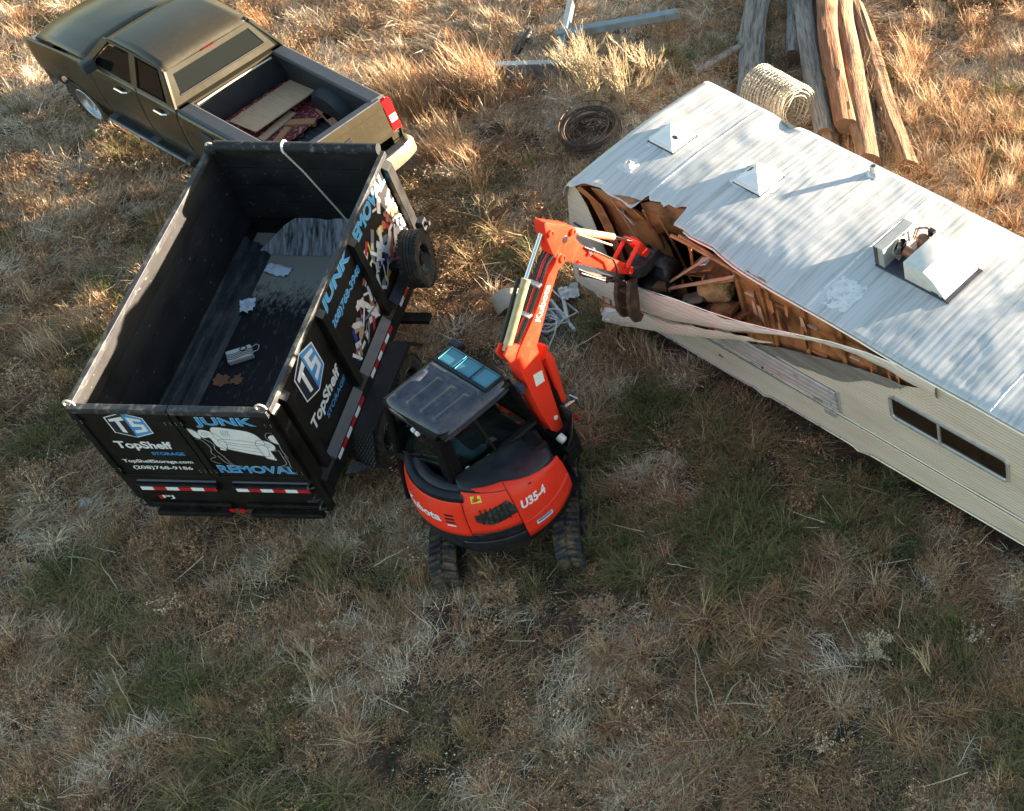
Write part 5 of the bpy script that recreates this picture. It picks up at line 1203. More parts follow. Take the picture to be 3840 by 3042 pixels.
# the arm
arm_poly = [(.77, 3.61), (.80, 3.615), (.935, 3.49), (1.071, 3.365), (1.155, 3.255), (1.10, 3.148), (1.142, 3.028), (1.344, 2.751), (1.505, 2.52), (1.679, 2.30), (1.755, 2.18), (1.689, 2.125), (1.52, 2.28), (1.335, 2.50), (1.097, 2.765), (.90, 2.98), (.80, 3.04), (.745, 3.18), (.735, 3.413)]
arm = bprism('dipper_arm', arm_poly, -.075, .075, M_orange, .012)
mb = MB(); mb.lathe([(.045, 0), (.04, .004), (0, .005)], 16, 0, BF @ Matrix.Translation((.96, -.0765, 3.25)) @ Matrix.Rotation(PI / 2, 4, 'X')); obj('arm_hole', mb, M_hose, arm)
for x, z, r in ((.80, 3.47, .04), (1.08, 3.27, .04), (.83, 3.09, .045), (1.68, 2.20, .04), (1.02, 2.88, .022)):
    mb = MB(); mb.lathe([(r, -.0), (r, .018), (r * .6, .022), (r * .55, .012), (0, .012)], 16, 0, BF @ Matrix.Translation((x, -.085, z)) @ Matrix.Rotation(PI / 2, 4, 'X')); obj('pin', mb, M_orange, arm, smooth=40)
# bucket cylinder, links
c0 = Vector((1.11, 0, 3.23)); c1 = Vector((1.657, 0, 2.70)); c2 = Vector((1.90, 0, 2.44))
mb = MB(); mb.tube([BF @ c0, BF @ c1], .042, 16); obj('bucket_cylinder', mb, M_brass, EX, smooth=40)
mb = MB(); mb.tube([BF @ c1, BF @ c2], .024, 12); obj('cylinder_rod', mb, M_chrome, EX, smooth=40)
mb = MB(); mb.tube([BF @ (c0 + Vector((.05, -.06, -.07))), BF @ (c1 + Vector((-.1, -.06, -.02)))], .012, 6); obj('cylinder_pipe', mb, M_brass, EX)
for y in (-.10, .10):
    mb = MB(); mb.tube([BF @ Vector((1.63, y, 2.30)), BF @ Vector((1.90, y, 2.43))], .026, 10); obj('link_bar', mb, M_orange, EX, smooth=40)
mb = MB(); mb.tube([BF @ Vector((1.91, -.12, 2.43)), BF @ Vector((1.91, .12, 2.43))], .03, 10); obj('link_pin', mb, M_orange, EX, smooth=40)
bprism('bucket_link', [(1.87, 2.43), (1.96, 2.46), (2.12, 2.06), (2.03, 2.03)], -.055, .055, M_orange)
# hoses round the arm
for pp in ([(1.16, -.08, 2.98), (1.30, -.13, 2.80), (1.44, -.15, 2.60), (1.45, -.15, 2.44), (1.38, -.13, 2.34), (1.28, -.1, 2.36)], [(1.0, -.06, 2.78), (1.2, -.09, 2.5), (1.45, -.08, 2.26)], [(1.02, -.06, 2.70), (1.25, -.1, 2.42), (1.45, -.12, 2.25), (1.55, -.1, 2.15)]):
    mb = MB(); mb.tube([BF @ Vector(p) for p in spline3(pp)] if False else [BF @ Vector(p) for p in pp], .014, 6); obj('hydraulic_hose', mb, M_hose, EX, smooth=60)
mb = MB(); mb.box((1.18, -.11, 2.84), (1.28, -.075, 2.89), 0, BF, .01); obj('hose_fitting', mb, M_alu, arm)
mb = MB(); mb.tube([BF @ Vector((1.05, -.02, 2.66)), BF @ Vector((1.45, -.02, 2.22))], .035, 10); mb.tube([BF @ Vector((1.45, -.02, 2.22)), BF @ Vector((1.60, -.02, 2.02))], .018, 8); obj('thumb_cylinder', mb, M_rusty, EX, smooth=40)
# bucket
mb = MB(); prof = []
for a in np.linspace(R_(110), R_(-95), 16): prof.append((2.10 + .22 * math.cos(a) , 1.80 + .25 * math.sin(a)))
prof = [(2.02, 2.02)] + prof + [(1.98, 1.50)]
bw = .24
rows = [[BF @ Vector((x, y, z)) for x, z in prof] for y in np.linspace(-bw, bw, 5)]
mb.grid(rows)
for y in (-bw, bw): mb.add([BF @ Vector((x, y, z)) for x, z in prof], [tuple(range(len(prof)))])
bk = obj('bucket', mb, M_bucket, EX, smooth=35, solid=.016)
for y in (-.08, .08): bprism('bucket_ear', [(1.98, 2.0), (2.06, 2.16), (2.20, 2.12), (2.24, 2.0), (1.74, 2.04), (1.70, 2.14), (1.80, 2.2)][:4], y - .015, y + .015, M_bucket, .004, bk)
bprism('quick_coupler', [(1.74, 2.20), (1.70, 2.06), (1.84, 1.98), (2.06, 1.98), (2.20, 2.06), (2.12, 2.16), (1.9, 2.12)], -.11, .11, M_bucket, .012)
for k in range(4):
    y = -bw + .05 + k * .127; mb = MB(); mb.box((1.84, y - .022, 1.50), (2.02, y + .022, 1.53), 0, BF, .006); obj('bucket_tooth', mb, M_rusty, bk)
# thumb: two hooked tines
for y in (-.11, .07):
    bprism('thumb_tine', [(1.58, 2.12), (1.70, 2.08), (1.66, 1.90), (1.63, 1.76), (1.60, 1.64), (1.64, 1.55), (1.56, 1.50), (1.48, 1.55), (1.44, 1.68), (1.48, 1.90)], y - .028, y + .028, M_rusty, .008)
mb = MB(); mb.box((1.54, -.13, 1.92), (1.62, .10, 1.98), 0, BF, .01); obj('thumb_bridge', mb, M_rusty, EX)
mb = MB(); mb.box((1.50, -.13, 1.68), (1.56, .10, 1.73), 0, BF, .01); obj('thumb_bridge', mb, M_rusty, EX)

# ---- operator in the cab
def skin(name, verts, edges, radii, m, parent=None, sub=2, rootv=0):
    me = bpy.data.meshes.new(name); me.from_pydata(verts, edges, []); me.materials.append(m)
    o = bpy.data.objects.new(name, me); COL.objects.link(o)
    if parent is not None: o.parent = parent
    md = o.modifiers.new('skin', 'SKIN'); md.use_smooth_shade = True
    for i, v in enumerate(me.skin_vertices[0].data):
        r = radii[i]; v.radius = (r, r) if not isinstance(r, tuple) else r; v.use_root = (i == rootv)
    if sub: s = o.modifiers.new('sub', 'SUBSURF'); s.levels = sub; s.render_levels = sub
    return o
px, py = -.22, .20
V = [(px, py, 1.20), (px - .03, py, 1.38), (px - .03, py, 1.58), (px, py, 1.68), (px + .02, py, 1.75), (px + .04, py, 1.86), (px + .03, py, 1.94),     # pelvis..head
     (px - .01, py - .19, 1.60), (px + .08, py - .26, 1.40), (px + .28, py - .27, 1.42),                                                                  # right arm
     (px - .01, py + .19, 1.60), (px + .08, py + .26, 1.40), (px + .28, py + .27, 1.42),
     (px + .06, py - .10, 1.19), (px + .42, py - .13, 1.22), (px + .50, py - .13, .98), (px + .60, py - .13, .96),
     (px + .06, py + .10, 1.19), (px + .42, py + .13, 1.22), (px + .50, py + .13, .98), (px + .60, py + .13, .96)]
E_ = [(0, 1), (1, 2), (2, 3), (3, 4), (4, 5), (5, 6), (2, 7), (7, 8), (8, 9), (2, 10), (10, 11), (11, 12), (0, 13), (13, 14), (14, 15), (15, 16), (0, 17), (17, 18), (18, 19), (19, 20)]
Rr = [.13, .13, .14, .06, .055, .085, .07, .06, .045, .032, .06, .045, .032, .085, .065, .05, .04, .085, .065, .05, .04]
PE = root('person', EXC, EXH, 'seated excavator operator in blue work clothes behind the cab glass', 'person')
PE.location = (EXC[0], EXC[1], 0)
body = skin('body', V, E_, Rr, M_skin, PE, 2)
skin('shirt', [V[0], V[1], V[2], (px, py, 1.66)] + V[7:10] + V[10:13], [(0, 1), (1, 2), (2, 3), (2, 4), (4, 5), (5, 6), (2, 7), (7, 8), (8, 9)], [.14, .142, .152, .08, .072, .057, .044, .072, .057, .044], M_shirt, PE, 2, 1)
skin('trousers', [V[0]] + V[13:16] + V[17:20], [(0, 1), (1, 2), (2, 3), (0, 4), (4, 5), (5, 6)], [.142, .098, .078, .062, .098, .078, .062], M_denim, PE, 2)
mb = MB(); mb.lathe([(.0, .09), (.06, .08), (.095, .03), (.10, -.01)], 18, 0, Matrix.Translation((px + .04, py, 1.93))); mb.box((px + .10, py - .06, 1.915), (px + .21, py + .06, 1.927), 0, None, .005); obj('cap', mb, M_cap, PE, smooth=50)
mb = MB(); mb.box((px + .115, py - .012, 1.84), (px + .145, py + .012, 1.875), 0, None, .008); obj('nose', mb, M_skin, PE)
for sg in (-1, 1):
    w0 = Vector((px + .28, py + sg * .27, 1.42)); vv = [tuple(w0), (w0.x + .05, w0.y, w0.z + .005)]; ee = [(0, 1)]; rr = [.034, .036]
    for k in range(4):
        b0 = (w0.x + .085, w0.y + (k - 1.5) * .018, w0.z + .01); i = len(vv)
        vv += [b0, (b0[0] + .035, b0[1], b0[2] - .01 - .002 * k), (b0[0] + .03, b0[1], b0[2] - .04)]; ee += [(1, i), (i, i + 1), (i + 1, i + 2)]; rr += [.011, .010, .008]
    i = len(vv); vv += [(w0.x + .05, w0.y - sg * .035, w0.z - .01), (w0.x + .085, w0.y - sg * .045, w0.z - .03)]; ee += [(1, i), (i, i + 1)]; rr += [.012, .009]
    skin('hand', vv, ee, rr, M_skin, body, 1, 1)

# ================================================================== camper (old travel trailer being torn down)
RVO = (3.668, 3.472, 0); RVA = R_(-34); RVL = 9.2; RVW = 2.33; RZR = 2.5
RV = root('camper', RVO, RVA, 'old cream travel trailer with white metal roof, its near wall torn open', 'camper')
RVM = Matrix.Translation(RVO) @ Matrix.Rotation(RVA, 4, 'Z')
random.seed(17)
edge_tab = [(-.1, -.07), (.11, -.07), (.20, .06), (.40, .12), (.55, .10), (.75, .13), (.90, .10), (.93, .22), (.97, .36), (1.05, .31), (1.15, .35), (1.25, .32), (1.30, .38), (1.39, .36), (1.46, .43), (1.52, .47), (1.545, .30), (1.56, .15), (1.72, .155), (1.9, .12), (2.21, .14), (2.4, .10), (2.63, .07), (3.2, .045), (4.5, .0), (5.2, -.02), (RVL, -.03)]
def roof_z(x, y):
    z = RZR + .045 * math.sin(PI * max(0, min(1, y / RVW)))
    z -= .10 * math.exp(-((x - 1.0) / .55) ** 2 - (y / .35) ** 2)                       # sag at the torn edge
    z -= .09 * math.exp(-((x - 1.42) / .16) ** 2 - ((y - 2.3) / .22) ** 2)               # dent in the far edge
    z -= .035 * math.exp(-((x - 3.0) / .8) ** 2 - (y / .25) ** 2)
    z += .012 * vnoise(x, y, 1.6, 4.4) + .004 * vnoise(x, y, 6, 7.7)
    if y < .0: z -= (-y) * .4
    return z
mb = MB(); rows = []
xs_ = list(np.arange(.06, RVL, .022))
end_prof = [(-.20, .45), (-.50, .75), (-.42, 1.15), (-.30, 1.66), (-.12, 2.23), (-.06, 2.38), (.0, 2.465)]
NYR = 40
def roofcol(x, dz=0):
    y0 = lerp_tab(edge_tab, x) + (random.uniform(-.012, .012) if .85 < x < 1.56 else 0)
    return [(x, y0 + (RVW - y0) * k / NYR, roof_z(x, y0 + (RVW - y0) * k / NYR) + dz + .0009 * math.sin(x * 2 * PI / .088)) for k in range(NYR + 1)]
for x, zoff in ((-.13, -.26), (-.075, -.13), (-.03, -.065), (.015, -.02)): rows.append([(x, p[1], roof_z(.06, p[1]) + zoff) for p in roofcol(.06)])
for x in xs_: rows.append(roofcol(x))
mb.grid(rows); roof = obj('roof', mb, M_rvroof, RV, smooth=50, solid=.006)
mb = MB(); mb.grid([[(x, lerp_tab(edge_tab, x) + .02 + (RVW - .35 - lerp_tab(edge_tab, x)) * k / 10, roof_z(x, .5) - .06) for k in range(11)] for x in np.linspace(.08, RVL, 60)]); obj('ceiling', mb, M_panel, RV, solid=.01)
# edge trim along near and far roof edge
mb = MB(); mb.tube([(x, lerp_tab(edge_tab, x) - .012, roof_z(x, lerp_tab(edge_tab, x)) - .018) for x in np.arange(1.75, RVL, .12)], .014, 6); obj('roof_trim', mb, M_trim, RV)
mb = MB(); mb.tube([(x, RVW + .01, roof_z(x, RVW) - .015) for x in np.arange(.05, RVL, .12)], .016, 6); obj('roof_trim', mb, M_trim, RV)
# roof seams (sealed joints across the width)
for sx in (.98, 3.72, 6.3):
    mb = MB(); mb.grid([[(sx + d + .012 * vnoise(y, sx, 3, 1), y, roof_z(sx, y) + h) for d, h in ((-.016, .003), (-.007, .006), (.008, .006), (.018, .003))] for y in np.linspace(lerp_tab(edge_tab, sx) + .02, RVW, 40)]); obj('roof_seam', mb, M_rvseal, roof, smooth=50)
# sealant skirts, patches
def sealant(cx, cy, rx, ry, seed, n=26, h=.008):
    random.seed(seed); mb = MB(); P_ = []
    for j in range(n):
        a = 2 * PI * j / n; q = (abs(math.cos(a)) ** 4 + abs(math.sin(a)) ** 4) ** -.25 * random.uniform(.82, 1.12)
        P_.append((cx + rx * q * math.cos(a), cy + ry * q * math.sin(a)))
    mb.add([(cx, cy, roof_z(cx, cy) + h + .004)] + [(x, y, roof_z(x, y) + .004) for x, y in P_] + [(cx + (x - cx) * .8, cy + (y - cy) * .8, roof_z(x, y) + h) for x, y in P_],
           [(1 + j, 1 + (j + 1) % n, 1 + n + (j + 1) % n, 1 + n + j) for j in range(n)] + [(1 + n + j, 1 + n + (j + 1) % n, 0) for j in range(n)])
    return obj('sealant_patch', mb, M_rvseal, roof, smooth=60)
sealant(.54, 1.22, .26, .26, 1); sealant(1.90, 1.27, .27, .26, 2); sealant(3.96, .42, .20, .24, 3); sealant(.44, .58, .12, .12, 4); sealant(2.92, 2.18, .11, .09, 5)
# the two pyramid roof vents
def vent(cx, cy, hw, label, holes):
    v = root('roof_vent', RVM @ Vector((cx, cy, roof_z(cx, cy))), RVA, label, 'vent', 'roof vents on the camper')
    mb = MB(); mb.box((-hw - .03, -hw - .03, .0), (hw + .03, hw + .03, .045), 0, None, .010); obj('frame', mb, M_rvwhite, v)
    mb = MB(); mb.grid([[(-hw, -hw, .036), (hw, -hw, .036), (hw, hw, .036), (-hw, hw, .036)], [(-hw, -hw, .062), (hw, -hw, .062), (hw, hw, .062), (-hw, hw, .062)], [(0, 0, .125)] * 4], 0, None, True); lid = obj('lid', mb, M_rvwhite, v)
    mb = MB(); mb.box((-hw - .045, -hw - .045, .0), (hw + .045, hw + .045, .013), 0, None, .003); obj('gasket', mb, M_slate, v)
    for pts_ in holes:
        mb = MB(); mb.add([(x, y, .062 + .063 * (1 - max(abs(x), abs(y)) / hw) + .003) for x, y in pts_], [tuple(range(len(pts_)))]); obj('broken_hole', mb, M_hose, lid, recalc=False)
    return v
def ell(cx, cy, a, b_, n=14): return [(cx + a * math.cos(2 * PI * k / n), cy + b_ * math.sin(2 * PI * k / n)) for k in range(n)]
vent(.54, 1.22, .17, 'white pyramid roof vent with round holes, nearer the torn end of the roof', [ell(.10, -.03, .035, .028), ell(-.05, .075, .014, .014)])
vent(1.90, 1.27, .175, 'white pyramid roof vent with one corner broken out, nearer the air conditioner', [[(-.165, -.02), (-.165, .07), (-.135, .09), (-.12, .02)]])
# plumbing stub with crumbled flashing and capped vent pipe
p = root('vent_pipe', RVM @ Vector((2.92, 2.18, roof_z(2.92, 2.18))), RVA, 'short grey vent pipe at the far roof edge', 'pipe')
mb = MB(); mb.lathe([(.085, .0), (.06, .035), (.045, .04), (.045, .13), (.03, .13), (.03, .04), (0, .04)], 18); obj('pipe', mb, M_trim, p, smooth=40)
p2 = root('pipe_stub', RVM @ Vector((.44, .58, roof_z(.44, .58))), RVA, 'crumbled pipe flashing on the roof by the torn corner', 'pipe')
mb = MB(); mb.lathe([(.08, 0), (.06, .03), (.03, .05), (.025, .02), (0, .02)], 9); obj('flashing', mb, M_rvseal, p2)
# ---- rooftop air conditioner with its shroud half off
AC = root('air_conditioner', RVM @ Vector((3.96, .97, RZR + .035)), RVA, 'opened rooftop air conditioner with bare fan and copper parts', 'air conditioner')
def abox(name, lo, hi, m, ch=.006, parent=AC): mb = MB(); mb.box(lo, hi, 0, None, ch); return obj(name, mb, m, parent)
M_acm = mat('ac_metal', (.40, .40, .38), .45, metal=.3, var=.12); M_fin = mat('ac_fins', (.06, .055, .05), .6, var=.5, vscale=60, stretch=(1, 1, .1))
abox('base_pan', (0, -.02, .0), (1.06, .62, .03), M_slate)
cond = abox('condenser', (.0, .0, .03), (.13, .56, .29), M_acm); abox('coil_face', (-.006, .0, .035), (.05, -.004, .285), M_fin, .0, cond); abox('coil_fins', (-.01, .005, .035), (-.002, .555, .285), M_fin, 0, cond)
mb = MB(); mb.lathe([(.125, 0), (.13, .02), (.115, .03)], 26, 0, Matrix.Translation((.13, .26, .155)) @ Matrix.Rotation(PI / 2, 4, 'Y')); mb.lathe([(.0, .004), (.115, .004)], 26, 1, Matrix.Translation((.13, .26, .155)) @ Matrix.Rotation(PI / 2, 4, 'Y')); obj('fan_ring', mb, [M_acm, M_hose], AC)
for k in range(4):
    mb = MB(); q = Matrix.Translation((.20, .26, .155)) @ Matrix.Rotation(PI / 2, 4, 'Y') @ Matrix.Rotation(k * PI / 2 + .4, 4, 'Z')
    mb.grid([[(r, w_, -.02 + .04 * w_ / .08) for w_ in (-.05, 0, .05)] for r in (.03, .07, .11, .125)], 0, q); obj('fan_blade', mb, M_alu, AC, solid=.003)
M_cop = mat('copper_brown', (.30, .13, .07), .45, metal=.4, var=.3)
mb = MB(); mb.tube([(.24, .26, .155), (.40, .26, .155)], .065, 16); obj('fan_motor', mb, M_cop, AC, smooth=40)
mb = MB(); mb.lathe([(0, 0), (.085, 0), (.09, .02), (.09, .16), (.06, .21), (0, .22)], 18, 0, Matrix.Translation((.32, .48, .03))); obj('compressor', mb, M_cop, AC, smooth=40)
mb = MB(); mb.tube([(.22, .42, .22), (.20, .50, .28), (.30, .58, .30), (.42, .58, .24), (.44, .50, .12)], .010, 6); mb.tube([(.16, .5, .1), (.2, .56, .26), (.3, .6, .27)], .009, 6); obj('copper_pipe', mb, M_cop, AC, smooth=60)
abox('capacitor', (.34, .54, .22), (.42, .60, .31), M_hose)
mb = MB(); mb.prism([(.42, .03), (.42, .28), (.70, .28), (.84, .20), (.99, .035), (.99, .03)], .0, .60, None, 0, .006); sh = obj('shroud', mb, M_acm if 0 else mat('ac_cover', (.62, .61, .57), .45, var=.08, col2=(.35, .33, .28), spots=.3, sscale=6), AC, smooth=20)
mb = MB(); mb.prism([(.80, .03), (.90, .03), (.90, .055), (.80, .055)], -.012, .0, None, 0, 0); obj('cover_clip', mb, M_slate, sh)

# ---- near wall: ribbed siding from the floor line up to the torn edge
top_tab = [(-.50, .76), (-.42, 1.16), (-.30, 1.66), (-.12, 2.22), (-.02, 2.42), (.08, 2.44), (.15, 2.32), (.20, 2.22), (.235, 1.95), (.25, 1.75), (.30, 1.35), (.40, 1.05), (.60, .98), (1.2, .98), (2.0, 1.02), (2.6, 1.25), (3.22, 1.56), (3.73, 1.73), (4.2, 1.90), (4.77, 2.06), (5.1, 2.12), (5.35, 2.24), (5.6, 2.46), (RVL, 2.47)]
low_tab = [(-.50, .755), (-.35, .60), (-.20, .46), (0, .44), (1.0, .45), (2.42, .44), (2.52, .46), (2.60, .44), (2.72, .40), (2.80, .46), (4.15, .45), (4.22, .40), (4.34, .44), (4.45, .46), (RVL, .45)]
def ribz(z): 
    f = (z / .052) % 1.0
    return -.0065 * (1 - abs(2 * f - 1) ** 3)
mb = MB(); rows = []
zrows = 170
for x in sorted(set(list(np.linspace(-.5, .45, 40)) + list(np.linspace(.45, RVL, 130)))):
    lo = lerp_tab(low_tab, x); hi = max(lo + .004, lerp_tab(top_tab, x) + (.012 * vnoise(x, 0, 9, 2) if x > .3 and x < 5.5 else 0))
    col = []
    for k in range(zrows + 1):
        z = lo + (hi - lo) * k / zrows
        inw = .02 * math.exp(-((z - hi) / .18) ** 2) * max(0, min(1, (5.4 - x) / .8)) * (1 if x > 2.6 else 0)         # skin bent inward at the tear
        col.append((x, ribz(z) + inw + .006 * vnoise(x, z, 1.2, 6), z))
    rows.append(col)
mb.grid(rows); wall = obj('near_wall', mb, M_rvwall, RV, smooth=60, recalc=False); wall['label'] = 'cream ribbed siding of the near wall'
# darker bent skin along the tear
mb = MB(); rows = []
for x in np.linspace(2.7, 5.15, 40):
    hi = lerp_tab(top_tab, x); d = (.26 + .10 * vnoise(x, 0, 2.4, 8)) * math.sin(PI * (x - 2.7) / 2.45) ** .7
    rows.append([(x, -.014 + .012 * (k / 5) ** 2 + .010 * vnoise(x, k, 2.2, 3) + ribz(hi - d * (1 - k / 5)), hi + .02 - d * (1 - k / 5)) for k in range(6)])
mb.grid(rows); obj('crumpled_skin', mb, M_rvgreyrib, RV, smooth=50)
# skirt trim, belt mouldings, latch, louvre panel
mb = MB(); mb.tube([(x, -.012, lerp_tab(low_tab, x)) for x in np.linspace(-.45, RVL, 160)], .014, 6); obj('skirt_trim', mb, M_trim, RV)
for z, r, m_ in ((.955, .012, M_trim), (.925, .010, M_rvgrey), (.90, .008, M_trim)):
    mb = MB(); mb.tube([(x, -.014, z - .006 * (x - 2) ) for x in np.linspace(.4, RVL, 60)], r, 6); obj('belt_moulding', mb, m_, RV)
lv = MB(); lv.box((2.05, -.016, 1.00), (4.02, -.004, 1.32), 0, Matrix.Rotation(0, 4, 'Z')); lvo = obj('grey_band', lv, M_rvgrey, RV)
for k in range(7):
    z = 1.035 + k * .042; mb = MB(); mb.prism([(-.016, z), (-.034, z + .006), (-.034, z + .014), (-.016, z + .022)], 2.07, 4.0, Matrix(((0, 1, 0, 0), (1, 0, 0, 0), (0, 0, 1, 0), (0, 0, 0, 1))), 0, 0); obj('louvre_slat', mb, M_tan if k % 2 else M_trim, lvo)
mb = MB(); mb.box((4.02, -.03, .98), (4.05, -.004, 1.34)); obj('band_trim', mb, M_trim, RV)
mb = MB(); mb.box((3.80, -.06, .87), (3.98, -.014, .95), 0, None, .015); mb.box((3.60, -.03, .95), (3.74, -.014, .98), 0, None, .01); obj('latch', mb, M_trim, RV)
mb = MB(); mb.box((-.18, -.03, 1.72), (-.02, -.016, 1.75), 0, Matrix.Translation((0, 0, 0)), .006); obj('marker_lamp', mb, M_slate, RV)
def rvwindow(x0, x1, z0, z1, div):
    wd = MB()
    def rr(x0, x1, z0, z1, r, n=5):
        P_ = []
        for cx, cz, a in ((x1 - r, z1 - r, 0), (x0 + r, z1 - r, PI / 2), (x0 + r, z0 + r, PI), (x1 - r, z0 + r, 1.5 * PI)):
            for k in range(n + 1): P_.append((cx + r * math.cos(a + PI / 2 * k / n), cz + r * math.sin(a + PI / 2 * k / n)))
        return P_
    o_ = rr(x0, x1, z0, z1, .08); i_ = rr(x0 + .035, x1 - .035, z0 + .035, z1 - .035, .055); i2 = rr(x0 + .045, x1 - .045, z0 + .045, z1 - .045, .05)
    wd.grid([[(a, -.004, b_) for a, b_ in o_], [(a, -.035, b_) for a, b_ in rr(x0 + .006, x1 - .006, z0 + .006, z1 - .006, .08)], [(a, -.035, b_) for a, b_ in i_], [(a, -.012, b_) for a, b_ in i2]], 0, None, True)
    w_ = obj('window', wd, M_trim, RV, smooth=30)
    for a, c in ((x0 + .045, div - .015), (div + .015, x1 - .045)):
        mb = MB(); mb.box((a, -.016, z0 + .045), (c, -.0135, z1 - .045)); obj('pane', mb, mat('brown_window', (.022, .012, .008), .12, var=.3, vscale=4), w_)
    mb = MB(); mb.box((div - .018, -.034, z0 + .03), (div + .018, -.012, z1 - .03)); obj('mullion', mb, M_trim, w_)
rvwindow(4.86, 6.55, 1.46, 1.86, 5.58)
rvwindow(7.3, 8.4, 1.46, 1.86, 7.85)
# ---- torn strips of wall pulled outward
def strip(name, up_, lo_, m, label, rib=.0055, sub=14, nx=90, bow=.04):
    mb = MB(); rows = []
    def at(tab, f):
        n = len(tab) - 1; q = f * n; i = min(int(q), n - 1); u = q - i
        P = [Vector(tab[max(0, min(n, j))]) for j in (i - 1, i, i + 1, i + 2)]
        return .5 * ((2 * P[1]) + (P[2] - P[0]) * u + (2 * P[0] - 5 * P[1] + 4 * P[2] - P[3]) * u * u + (3 * P[1] - P[0] - 3 * P[2] + P[3]) * u ** 3)
    for i in range(nx + 1):
        f = i / nx; A = at(up_, f); B = at(lo_, f); w_ = (A - B).length; col = []
        n_ = max(2, sub * 4)
        for k in range(n_ + 1):
            g = k / n_; p = B + (A - B) * g; s = g * w_ / .052
            col.append(p + Vector((0, -rib * (1 - abs(2 * (s % 1) - 1) ** 3) - bow * math.sin(PI * g) * min(1, w_ / .3) + .010 * vnoise(p.x, p.z, 2.5, 3) - .030 * abs(vnoise(p.x, p.z * .6, 3.2, 11)) + .012 * abs(vnoise(p.x, p.z, 9, 5)), .010 * vnoise(p.x, g, 7, 21) * (1 if g < .02 or g > .98 else 0))))
        rows.append(col)
    mb.grid(rows); o = obj(name, mb, m, RV, smooth=60, solid=.004); o['label'] = label; return o
up1 = [(.10, -.30, 1.72), (.6, -.44, 1.76), (1.0, -.44, 1.80), (1.4, -.43, 1.84), (1.91, -.37, 1.91), (2.42, -.31, 1.95), (2.86, -.26, 2.01), (3.31, -.20, 2.10), (3.69, -.16, 2.21), (4.18, -.10, 2.33), (4.65, -.05, 2.41), (5.11, -.02, 2.45), (5.6, -.012, 2.47)]
lo1 = [(.0, -.34, 1.12), (.5, -.46, 1.28), (.9, -.46, 1.35), (1.21, -.45, 1.40), (1.75, -.39, 1.49), (2.36, -.31, 1.67), (2.75, -.27, 1.80), (3.2, -.21, 1.98), (3.64, -.16, 2.14), (4.15, -.09, 2.25), (4.62, -.04, 2.30), (5.1, -.02, 2.28), (5.6, -.012, 2.24)]
strip('torn_wall_strip', up1, lo1, M_rvpink, 'pale upper strip of wall pulled outward from the roof')
up2 = [(.62, -.47, 1.02), (.95, -.49, 1.25), (1.21, -.47, 1.375), (1.75, -.41, 1.465), (2.36, -.33, 1.645), (2.75, -.29, 1.76), (3.32, -.21, 1.90)]
lo2 = [(.54, -.50, .84), (.85, -.50, .96), (1.15, -.46, 1.07), (1.54, -.42, 1.19), (2.14, -.34, 1.39), (2.7, -.27, 1.62), (3.30, -.21, 1.87)]
strip('torn_wall_strip', up2, lo2, M_rvwall, 'lower strip of wall folded out to a point', bow=.02)
# crumpled white corner at the tip, and the top edge moulding of the strip
mb = MB(); random.seed(4); rows = []
for i in range(6): rows.append([(.50 + .10 * i + random.gauss(0, .012), -.52 + .02 * j + random.gauss(0, .02), .84 + .075 * i * .55 + .05 * j + random.gauss(0, .01)) for j in range(5)])
mb.grid(rows); obj('crumpled_corner', mb, M_rvwhite, RV, smooth=50, solid=.004)
mb = MB(); mb.tube([(p[0], p[1] - .0, p[2] + .004) for p in up1[2:]], .008, 5); obj('strip_moulding', mb, M_trim, RV, smooth=40)
mb = MB(); mb.tube([(p[0], p[1] + .03, p[2] - .03) for p in lo1[2:8]], .020, 5); obj('splintered_batten', mb, M_panel, RV)
for (A, B) in (((.62, -.44, 1.30), (.50, -.48, .92)), ((.52, -.46, 1.12), (.92, -.42, 1.16)), ((.66, -.45, 1.28), (.98, -.40, 1.36)), ((.60, -.40, .95), (.7, -.42, 1.25))):
    mb = MB(); mb.tube([A, B], .018, 4); obj('broken_batten', mb, M_stud, RV)
# ---- inner lining still standing behind the tear, with studs
mb = MB(); mb.grid([[(x, .07 + .01 * vnoise(x, z, 3, 2), z) for z in np.linspace(.55, max(.7, roof_z(x, .1) - .07), 14)] for x in np.linspace(2.55, 5.9, 60)]); ln = obj('inner_lining', mb, M_panel, RV, smooth=60, solid=.008)
random.seed(33)
for x in (2.66, 3.03, 3.10, 3.62, 4.22):
    mb = MB(); w_ = random.uniform(.012, .03); mb.box((-w_, .022, -.9), (w_, .066, .86), 0, Matrix.Translation((x, 0, 1.55)) @ Matrix.Rotation(random.gauss(0, .03), 4, 'Y'), .004); obj('stud', mb, random.choice([M_stud, M_panel, M_panel]), ln)
for z in (1.30, 1.72, 2.12):
    for x in (2.70, 3.14, 3.66, 4.26):
        if random.random() < .45: continue
        mb = MB(); L_ = random.uniform(.14, .30); mb.box((0, .03, -.014), (L_, .066, .014), 0, Matrix.Translation((x + random.uniform(0, .06), 0, z + random.gauss(0, .07))) @ Matrix.Rotation(random.gauss(0, .14), 4, 'Y'), .004); obj('noggin', mb, random.choice([M_stud, M_panel, M_paleboard]), ln)
mb = MB(); mb.tube([(x, .06, roof_z(x, .1) - .075) for x in np.linspace(1.6, 5.2, 24)], .026, 5); obj('wall_plate', mb, M_stud, RV)
random.seed(8)
